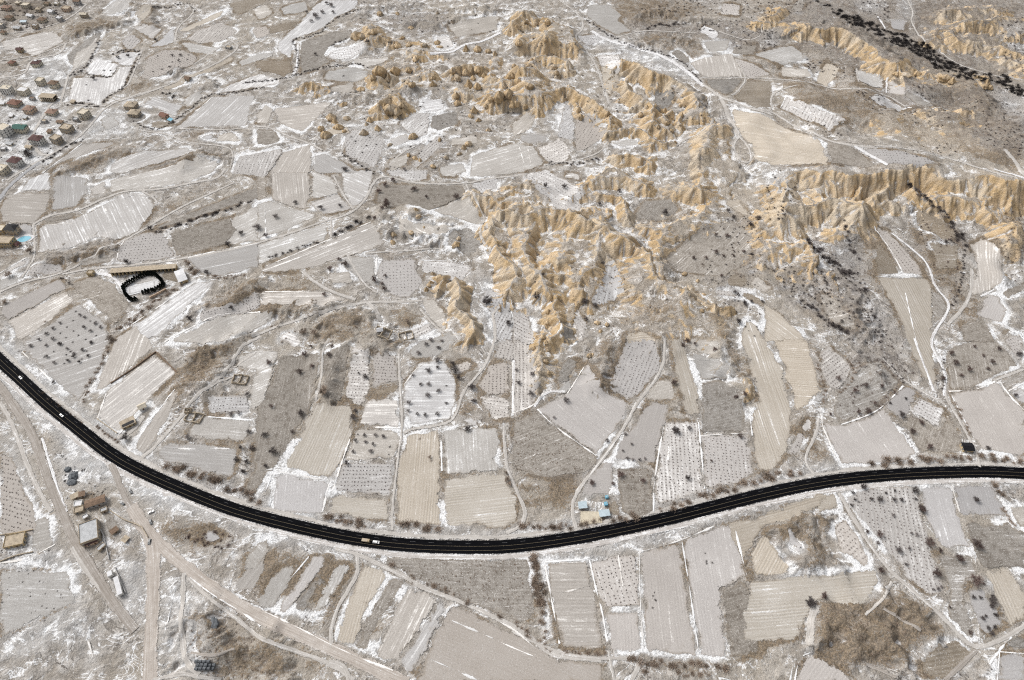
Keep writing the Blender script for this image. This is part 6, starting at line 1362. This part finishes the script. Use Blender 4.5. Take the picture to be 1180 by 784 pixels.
V(22, 282, 5, 5, 3.5, -30, 'peach', 'hip', 'maroon', 1, 'small maroon roofed kiosk by the blue pool', 'kiosk', 'kiosk', chimney=False, door=False)
# long arcade
xa, ya = ground([(130, 318)])[0]; xb, yb = ground([(204, 311)])[0]; L = math.hypot(xb - xa, yb - ya)
o = tag(empty('arcade_building', ((xa + xb) / 2, (ya + yb) / 2, hz((xa + xb) / 2, (ya + yb) / 2) - .1), math.atan2(yb - ya, xb - xa)), 'long ochre arcade building with a row of dark arches', 'building')
part('wall', MB().box(-L / 2, L / 2, 0, 4.5, -1, 4.6), WALLM['ochre'], o); part('roof', MB().box(-L / 2 - .3, L / 2 + .3, -1.9, 4.8, 4.603, 4.95), ROOFM['tan'], o)
NA = 17
for k in range(NA):
    cx = -L / 2 + (k + .5) * L / NA; hw_ = L / NA * .32
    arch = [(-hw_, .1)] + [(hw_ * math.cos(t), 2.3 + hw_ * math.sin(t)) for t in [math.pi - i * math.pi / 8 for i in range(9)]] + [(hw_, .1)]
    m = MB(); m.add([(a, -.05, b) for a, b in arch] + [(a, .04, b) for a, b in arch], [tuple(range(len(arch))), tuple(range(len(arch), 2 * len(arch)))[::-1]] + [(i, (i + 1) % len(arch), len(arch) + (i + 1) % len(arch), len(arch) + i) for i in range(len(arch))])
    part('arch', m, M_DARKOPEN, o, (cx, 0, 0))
for k in range(NA + 1): part('pillar', MB().box(-.35, .35, -1.6, -.9, -1, 4.6), WALLM['ochre'], o, (min(max(-L / 2 + k * L / NA, -L / 2 + .4), L / 2 - .4), 0, 0))
V(210, 319, 8, 17, 4.5, 32, 'ochre', 'gable', 'snow', 1, 'snow roofed annex at the right end of the arcade', 'annex', 'annex_building', pitch=1.2, chimney=False)
V(106, 315, 6, 5, 4, -4, 'ochre', 'flat', 'tan', 1, 'small ochre gatehouse left of the arcade', 'gatehouse', 'gatehouse', chimney=False)
pool(164, 332, [(-11, -4), (11, -4), (11, 4), (-11, 4)], 'snow covered rectangular pool inside the dark cypress ring', 22, True)
def clump(rnd, n, h):
    Vv, Fv = [], []
    for i in range(n):
        z = rnd.random() ** .8; r = (1 - z) ** .55 * rnd.uniform(.7, 1.05); a = rnd.uniform(0, 6.28); p = Vector((r * math.cos(a), r * math.sin(a), z * h))
        u = Vector((rnd.gauss(0, 1), rnd.gauss(0, 1), rnd.gauss(0, 1))).normalized() * rnd.uniform(.12, .24); v_ = Vector((rnd.gauss(0, 1), rnd.gauss(0, 1), rnd.gauss(.6, 1))).normalized() * rnd.uniform(.15, .3)
        k = len(Vv); Vv += [p - u, p + u, p + v_]; Fv.append((k, k + 1, k + 2))
    return mesh_np('foliage', Vv, Fv)
M_CYP = twig_mat('cypress_green', (.008, .011, .009), (.022, .028, .022))
CYP = [with_mat(clump(random.Random(i), 420, 1.0), M_CYP) for i in range(3)]; CYT = mesh_np('trunk', *(lambda m: (m.v, m.f))(MB().tube((0, 0, -.1), (0, 0, .5), .08, .05, 6))); CYT.materials.append(M_BARK)
ring = P('px', '142,333 149,327 160,321 170,317 179,317 185,322 189,328 188,331 178,336'); ring2 = P('px', '143,333 144,338 148,343 152,347 157,346'); ring3 = P('px', '166,339 171,337 176,336')
for ln, lab, gp in ((ring, 'dark cypress in the hedge behind the snowy pool', 'cypresses behind the pool'), (ring2, 'dark cypress at the left end of the pool hedge', 'cypresses left of the pool'), (ring3, 'dark cypress in the clump in front of the pool', 'cypresses in front of the pool')):
    g, _ = resample(ground(ln), 2.4)
    for i, (x, y) in enumerate(g):
        o = tag(empty('cypress_tree', (x, y, hz(x, y)), random.uniform(0, 6)), lab, 'tree', gp); r = random.uniform(1.7, 2.1); o.scale = (r, r, random.uniform(4.2, 5.6)); link_mesh('trunk', CYT, None, o); link_mesh('foliage', CYP[i % 3], None, o)
def wall_line(tile, s, hgt, th, mat, label, name='garden_wall'):
    g, _ = resample(ground(P(tile, s)), 5); o = tag(empty(name, (*g[0], hz(*g[0]))), label, 'wall'); z0 = hz(*g[0])
    for a, b in zip(g[:-1], g[1:]):
        d = b - a; L_ = np.hypot(*d); m = MB().box(0, L_ + .02, -th / 2, th / 2, -1, hgt); part('wall_section', m, mat, o, (a[0] - g[0][0], a[1] - g[0][1], hz(*a) - z0), math.atan2(d[1], d[0]))
wall_line('px', '173,344 181,340 192,334', 2.2, .9, WALLM['peach'], 'pink garden wall in front of the pool hedge')
wall_line('C1', '500,205 600,140 705,62', 1.2, .7, ROOFM['brown'], 'straight dark wall on the upper edge of the white field, left'); wall_line('C1', '705,62 800,155', 1.2, .7, ROOFM['brown'], 'dark wall on the right end of the white field, left'); wall_line('C1', '440,365 530,430', 1.2, .7, WALLM['stone'], 'pale brown wall behind the solar roofed hut')
# huts and ruins
V(149, 488, 11, 6.5, 3.6, 34, 'ochre', 'shed', 'tan', 1, 'ochre hut with a black solar roof near the highway', 'hut', 'hut', pitch=.9, chimney=False, extra='solar'); V(165, 469, 6, 5, 3.2, 34, 'white', 'gable', 'cream', 1, 'small cream shed behind the solar roofed hut', 'shed', 'shed', chimney=False)
V(1113, 516, 8, 7, 4, -4, 'ochre', 'gable', 'black', 1, 'ochre hut with black roof beside the highway, far right', 'hut', 'hut', pitch=1.4, chimney=False)
def ruin(px, py, w_, d_, rot, label, seed):
    rnd = random.Random(seed); x, y = ground([(px, py)])[0]; o = tag(empty('stone_ruin', (x, y, hz(x, y)), R(rot)), label, 'ruin')
    for a, b, ang, L_ in ((-w_ / 2, -d_ / 2, 0, w_), (w_ / 2, -d_ / 2, 90, d_), (w_ / 2, d_ / 2, 180, w_), (-w_ / 2, d_ / 2, 270, d_), (0, -d_ / 2, 90, d_)):
        m = MB(); k = 6
        top = [rnd.uniform(.7, 2.8) for _ in range(k + 1)]; vs = []
        for i in range(k + 1): vs += [(L_ * i / k, -.35, -.6), (L_ * i / k, .35, -.6), (L_ * i / k, -.3, top[i]), (L_ * i / k, .3, top[i])]
        fs = [(0, 2, 3, 1), (4 * k, 4 * k + 1, 4 * k + 3, 4 * k + 2)]
        for i in range(k): q = 4 * i; fs += [(q, q + 4, q + 6, q + 2), (q + 1, q + 3, q + 7, q + 5), (q + 2, q + 6, q + 7, q + 3)]
        m.add(vs, fs); part('wall', m, WALLM['stone'], o, (a, b, 0), R(ang))
    for i in range(10):
        r_ = rnd.uniform(.3, .9); st = link_mesh('stone', ROCKS_S[i % 3], None, o); st.location = (rnd.uniform(-w_ * .7, w_ * .7), rnd.uniform(-d_ * .7, d_ * .7), -.1); st.scale = (r_, r_ * .8, r_ * .7)
ROCKS_S = [with_mat(rock_mesh(300 + i, 2.5), WALLM['stone']) for i in range(3)]
ruin(277, 438, 13, 9, -8, 'roofless stone ruin beside the track, upper of two', 1); ruin(224, 482, 14, 9, -12, 'roofless stone ruin beside the track, lower of two', 2); ruin(217, 474, 5, 4, 10, 'small reddish ruin above the lower stone ruin', 5)
ruin(441, 384, 16, 10, -20, 'tumbled stone walls below the track fork at centre', 3); ruin(468, 388, 13, 9, 15, 'broken stone enclosure right of the tumbled walls at centre', 4)
V(438, 380, 5, 4, 3, 10, 'white', 'gable', 'snow', 1, 'tiny white roofed hut by the tumbled walls at centre', 'hut', 'hut', chimney=False, winside=False)
# farmyard by the highway
V(671, 583, 6.0, 4.6, 3.4, 6, 'grey', 'shed', 'blue', 1, 'shed with pale blue roof in the farmyard by the highway', 'shed', 'shed', pitch=.5, chimney=False)
V(696, 592, 7.5, 4.6, 2.6, 8, 'grey', 'shed', 'blue', 1, 'low pale blue shed at the farmyard hedge', 'shed', 'shed', pitch=.4, chimney=False)
def tankbox(px, py, w_, d_, h, mat, label):
    x, y = gpos(px, py, h); o = tag(empty('blue_tank', (x, y, hz(x, y)), R(10)), label, 'tank'); part('body', MB().box(-w_ / 2, w_ / 2, -d_ / 2, d_ / 2, .35, h, .1, .1), mat, o)
    part('lid', MB().tube((0, 0, h + .002), (0, 0, h + .25), .5, .45, 10), ROOFM['blue'], o)
    for a in (-1, 1): part('support', MB().box(a * w_ * .35 - .2, a * w_ * .35 + .2, -d_ / 2 + .1, d_ / 2 - .1, -.3, .348), M_CONC, o)
tankbox(699, 573, 2.4, 2.2, 2.4, ROOFM['sky'], 'upper bright blue tank at the top of the farmyard'); tankbox(698, 581, 2.6, 3.0, 2.4, ROOFM['sky'], 'lower blue tank beside the dark ploughed patch')
x, y = ground([(680, 597)])[0]; o = link_mesh('farmyard_floor', mesh_np('farmyard_floor', *(lambda m: (m.v, m.f))(MB().prism([(-8, -6), (9, -4), (9, 5), (-7, 5.5)], -.5, .45))), WALLM['cream']); o.location = (x, y, hz(x, y)); tag(o, kind='structure')
# works yard, lower left
V(106, 614, 13, 17, 6, 24, 'tan', 'flat', 'steel', 1, 'big flat roofed grey workshop in the lower left yard', 'workshop', 'workshop', chimney=False); V(107, 624.5, 8, 4, 3.5, 24, 'peach', 'shed', 'maroon', 1, 'maroon lean-to at the front of the grey workshop', 'lean-to', 'lean_to', pitch=.6, chimney=False)
V(112, 579, 14, 6, 4, 24, 'grey', 'gable', 'brown', 1, 'long brown roofed shed above the workshop yard', 'shed', 'shed', pitch=1.0, chimney=False); V(92, 581, 6, 5, 3, 10, 'white', 'flat', 'snow', 1, 'small white hut left of the brown roofed shed', 'hut', 'hut', chimney=False); V(93, 588, 7, 5, 3.2, 20, 'tan', 'flat', 'tan', 1, 'small tan hut above the workshop', 'hut', 'hut', chimney=False)
V(19, 623, 14, 10, 3.2, 14, 'ochre', 'flat', 'tan', 1, 'low tan walled house below the dotted plot, lower left', 'house', 'house', chimney=False)
def trailer(px, py, L_, w_, rot, label):
    x, y = gpos(px, py, 3); o = tag(empty('trailer', (x, y, hz(x, y)), R(rot)), label, 'trailer'); part('body', MB().box(-L_ / 2, L_ / 2, -w_ / 2, w_ / 2, .9, 3.4), WALLM['white'], o); part('roof', MB().box(-L_ / 2 + .1, L_ / 2 - .1, -w_ / 2 + .1, w_ / 2 - .1, 3.403, 3.5), ROOFM['snow'], o)
    part('chassis', MB().box(-L_ / 2 + .3, L_ / 2 - .3, -w_ / 2 + .4, w_ / 2 - .4, .55, .897), M_DARKOPEN, o)
    for k in range(2):
        for s_ in (-1, 1): part('wheel', MB().tube((-L_ * .25 + k * L_ * .5, s_ * (w_ / 2 - .3), .5), (-L_ * .25 + k * L_ * .5, s_ * (w_ / 2 - .02), .5), .5, .5, 12), M_DARKOPEN, o)
    for k in range(int(L_ / 3)):
        q = link_mesh('window', WINS, None, o); q.location = (-L_ / 2 + 1.5 + k * 3, -w_ / 2, 2.3)
trailer(138, 676, 15, 3.4, -58, 'long white trailer in the lower left yard'); trailer(128.5, 662, 4.2, 3.4, -58, 'short white trailer in front of the long one')
for k, (a, b) in enumerate(((96, 570), (121, 588), (88, 572), (100, 596), (133, 612), (118, 631), (146, 622))):
    V(a, b, 4 + k % 3, 3.5, 2.6, 20 + k * 7, ('grey', 'stone', 'tan')[k % 3], ('shed', 'flat')[k % 2], ('brown', 'steel', 'tan', 'snow')[k % 4], 1, 'tiny shed in the cluttered works yard, lower left', 'shed', 'shed', pitch=.5, chimney=False)
wall_line('D1', '500,20 560,60 640,90 670,140', 1.6, .6, WALLM['stone'], 'stone wall beside the side road above the works yard'); wall_line('D1', '430,60 470,130 495,240', 1.4, .6, WALLM['grey'], 'grey wall down the right side of the workshop'); wall_line('D1', '520,275 570,390', 1.2, .5, WALLM['grey'], 'low grey wall behind the long trailer'); wall_line('D1', '0,250 60,225 150,205', 1.2, .6, WALLM['stone'], 'stone wall below the low tan house, lower left'); wall_line('D1', '0,130 70,120 150,105', 1.2, .6, WALLM['tan'], 'tan wall above the low tan house, lower left')
# stacks of round bales and covered heaps
M_TARP = plain('grey_tarpaulin', (.13, .14, .15), .8, .3, .6, bumpd=.1)
def heap(px, py, w_, d_, h, rot, label, seed):
    rnd = random.Random(seed); x, y = ground([(px, py)])[0]; o = link_mesh('covered_heap', ROCKS_T[seed % 3], None); o.location = (x, y, hz(x, y) - .2); o.scale = (w_, d_, h); o.rotation_euler = (0, 0, R(rot)); tag(o, label, 'heap')
ROCKS_T = [with_mat(rock_mesh(320 + i, 3.2), M_TARP) for i in range(3)]
heap(247, 718, 2.6, 4.6, 2.2, 22, 'single dark tarpaulin heap in the dry wedge, lower left', 0); heap(78, 541, 2.6, 2.6, 2.2, 0, 'smallest grey heap at the top of the left yard', 1); heap(84, 549, 3.6, 4.4, 3, 10, 'middle grey heap in the left yard', 2); heap(83, 556, 4, 3, 2.6, 0, 'lowest grey heap in the left yard', 0)
bale = MB(); bale.tube((-.7, 0, .75), (.7, 0, .75), .75, .75, 14); BALE = mesh_np('bale', bale.v, bale.f); BALE.materials.append(M_TARP)
for j in range(3):
    for i in range(5 - (j == 0)):
        x, y = ground([(227 + i * 4.6 + (j % 2) * 1.5, 763 + j * 4)])[0]; o = link_mesh('round_bale', BALE, None); o.location = (x, y, hz(x, y)); o.scale = (1.5, 1.5, 1.5); o.rotation_euler = (0, 0, R(random.uniform(-12, 12)))
        tag(o, ['grey wrapped bale in the back row near the bottom edge', 'grey wrapped bale in the middle row near the bottom edge', 'grey wrapped bale in the front row near the bottom edge'][j], 'bale', ['back bale row', 'middle bale row', 'front bale row'][j])

# ================================================================== VEHICLES
M_TYRE = plain('tyre', (.02, .02, .02), .9, .2, 2); M_CARW = plain('car_paint_white', (.78, .78, .77), .3, .03, .5, spec=.5); M_CARD = plain('car_paint_dark', (.05, .06, .07), .3, .1, .5, spec=.5); M_CART = plain('truck_paint_tan', (.42, .33, .21), .5, .15, .8); M_LAMP = plain('lamp_glass', (.6, .58, .5), .2, .05, 1, spec=.5)
def car(px, py, rot, mat, label, name='car', L_=4.5, w_=1.8, h=1.5, z=.0, cat='car', group=None, kind='car'):
    x, y = gpos(px, py, h); o = tag(empty(name, (x, y, hz(x, y) + z), rot), label, cat, group)
    m = MB(); prof = [(-.5, .32), (-.5, .62), (-.46, .70), (-.24, .74), (.27, .72), (.47, .62), (.5, .5), (.5, .32)]
    n = len(prof); vs = [(a * L_, s_ * w_ / 2, b * h / 1.0 * .9) for s_ in (-1, 1) for a, b in prof]
    m.add(vs, [tuple(range(n)), tuple(range(n, 2 * n))[::-1]] + [(i, n + i, n + (i + 1) % n, (i + 1) % n) for i in range(n)]); body = part('body', m, mat, o)
    zb = .66 * h
    if kind == 'truck':
        part('cab', MB().box(L_ * .26, L_ * .47, -w_ / 2, w_ / 2, zb, zb + 1.3, .12, .08), mat, o); part('windscreen', MB().box(L_ * .455, L_ * .475, -w_ / 2 + .15, w_ / 2 - .15, zb + .5, zb + 1.1), M_GLASS, o); part('cargo_bed', MB().box(-L_ * .49, L_ * .24, -w_ / 2 - .05, w_ / 2 + .05, zb, zb + .8), ROOFM['tan'], o)
    else:
        x0, x1 = (-.40, .16) if kind == 'car' else (-.49, .30)
        part('window_band', MB().box(x0 * L_, x1 * L_, -w_ / 2 + .06, w_ / 2 - .06, zb, zb + .42, .25, .12), M_GLASS, o); part('roof', MB().box((x0 + .07) * L_, (x1 - .07) * L_, -w_ / 2 + .18, w_ / 2 - .18, zb + .423, zb + .5, .06, .05), mat, o)
    for a in (-.31, .31):
        for s_ in (-1, 1): part('wheel', MB().tube((a * L_, s_ * (w_ / 2 - .2), .32), (a * L_, s_ * (w_ / 2 + .02), .32), .33, .33, 12), M_TYRE, o)
    for s_ in (-1, 1): part('headlight', MB().box(L_ * .49, L_ * .505, s_ * w_ * .36 - .18, s_ * w_ * .36 + .18, .45 * h, .55 * h), M_LAMP, o)
    return o
def road_dir(px, py):
    g = ground([(px, py)])[0]; k = int(np.clip(np.argmin(np.hypot(*(HIGHWAY - g).T)), 1, len(HIGHWAY) - 2)); d = HIGHWAY[k + 1] - HIGHWAY[k - 1]; return math.atan2(d[1], d[0])
car(24.3, 435.5, road_dir(24, 436), M_CARW, 'white car on the highway nearest the left edge', z=.33); car(71.6, 479, road_dir(72, 479), M_CARW, 'white hatchback on the highway bend, second from the left', z=.33)
car(433.5, 625, road_dir(434, 625), M_CARW, 'white van on the highway just ahead of a tan truck', 'van', 5.4, 2.1, 2.0, .33, 'van', None, 'van'); car(422, 623.3, road_dir(422, 623), M_CART, 'small tan truck on the highway behind a white van', 'truck', 6.2, 2.2, 1.7, .33, 'truck', None, 'truck')
car(174.5, 590, R(35), M_CARW, 'white parked car below the highway near the side road', L_=4.8); car(174, 601.5, R(-60), M_CARD, 'dark parked car below the white parked car'); car(172.5, 624.5, R(-85), M_CARD, 'dark car on the gravel road fork'); car(150.5, 566, R(-50), M_CARD, 'dark car near the top of the side road'); car(141, 580, R(-30), M_CARD, 'dark car parked beside the workshop yard')

# ================================================================== LABELS: number the members of small look-alike groups by their place
def project_x(o):
    p = o.matrix_basis.translation; d = p.y * _cp + (CAM_H - p.z) * _sp; return p.x / d
ORD = ['', 'second', 'third', 'fourth', 'fifth', 'sixth', 'seventh', 'eighth', 'ninth', 'tenth']
by = {}
for o in COL.objects:
    if o.parent is None and 'category' in o and o.get('kind') != 'stuff': by.setdefault(o['label'], []).append(o)
def number(os_, lab, lead=''):
    n = len(os_); os_.sort(key=project_x)
    for i, o in enumerate(os_):
        j = n - 1 - i
        t = 'leftmost' if i == 0 else 'rightmost' if j == 0 else (ORD[i] + ' from left' if i <= j else ORD[j] + ' from right')
        full = lab + ', ' + lead + t
        o['label'] = full if len(full.split()) <= 16 else lab.replace(' above the highway bend', '') + ', ' + t
for lab, os_ in by.items():
    n = len(os_)
    if 2 <= n <= 20: number(os_, lab)
    elif 20 < n <= 40:
        os_.sort(key=lambda o: -o.location.y); number(os_[:n // 2], lab, 'upper half, '); number(os_[n // 2:], lab, 'lower half, ')
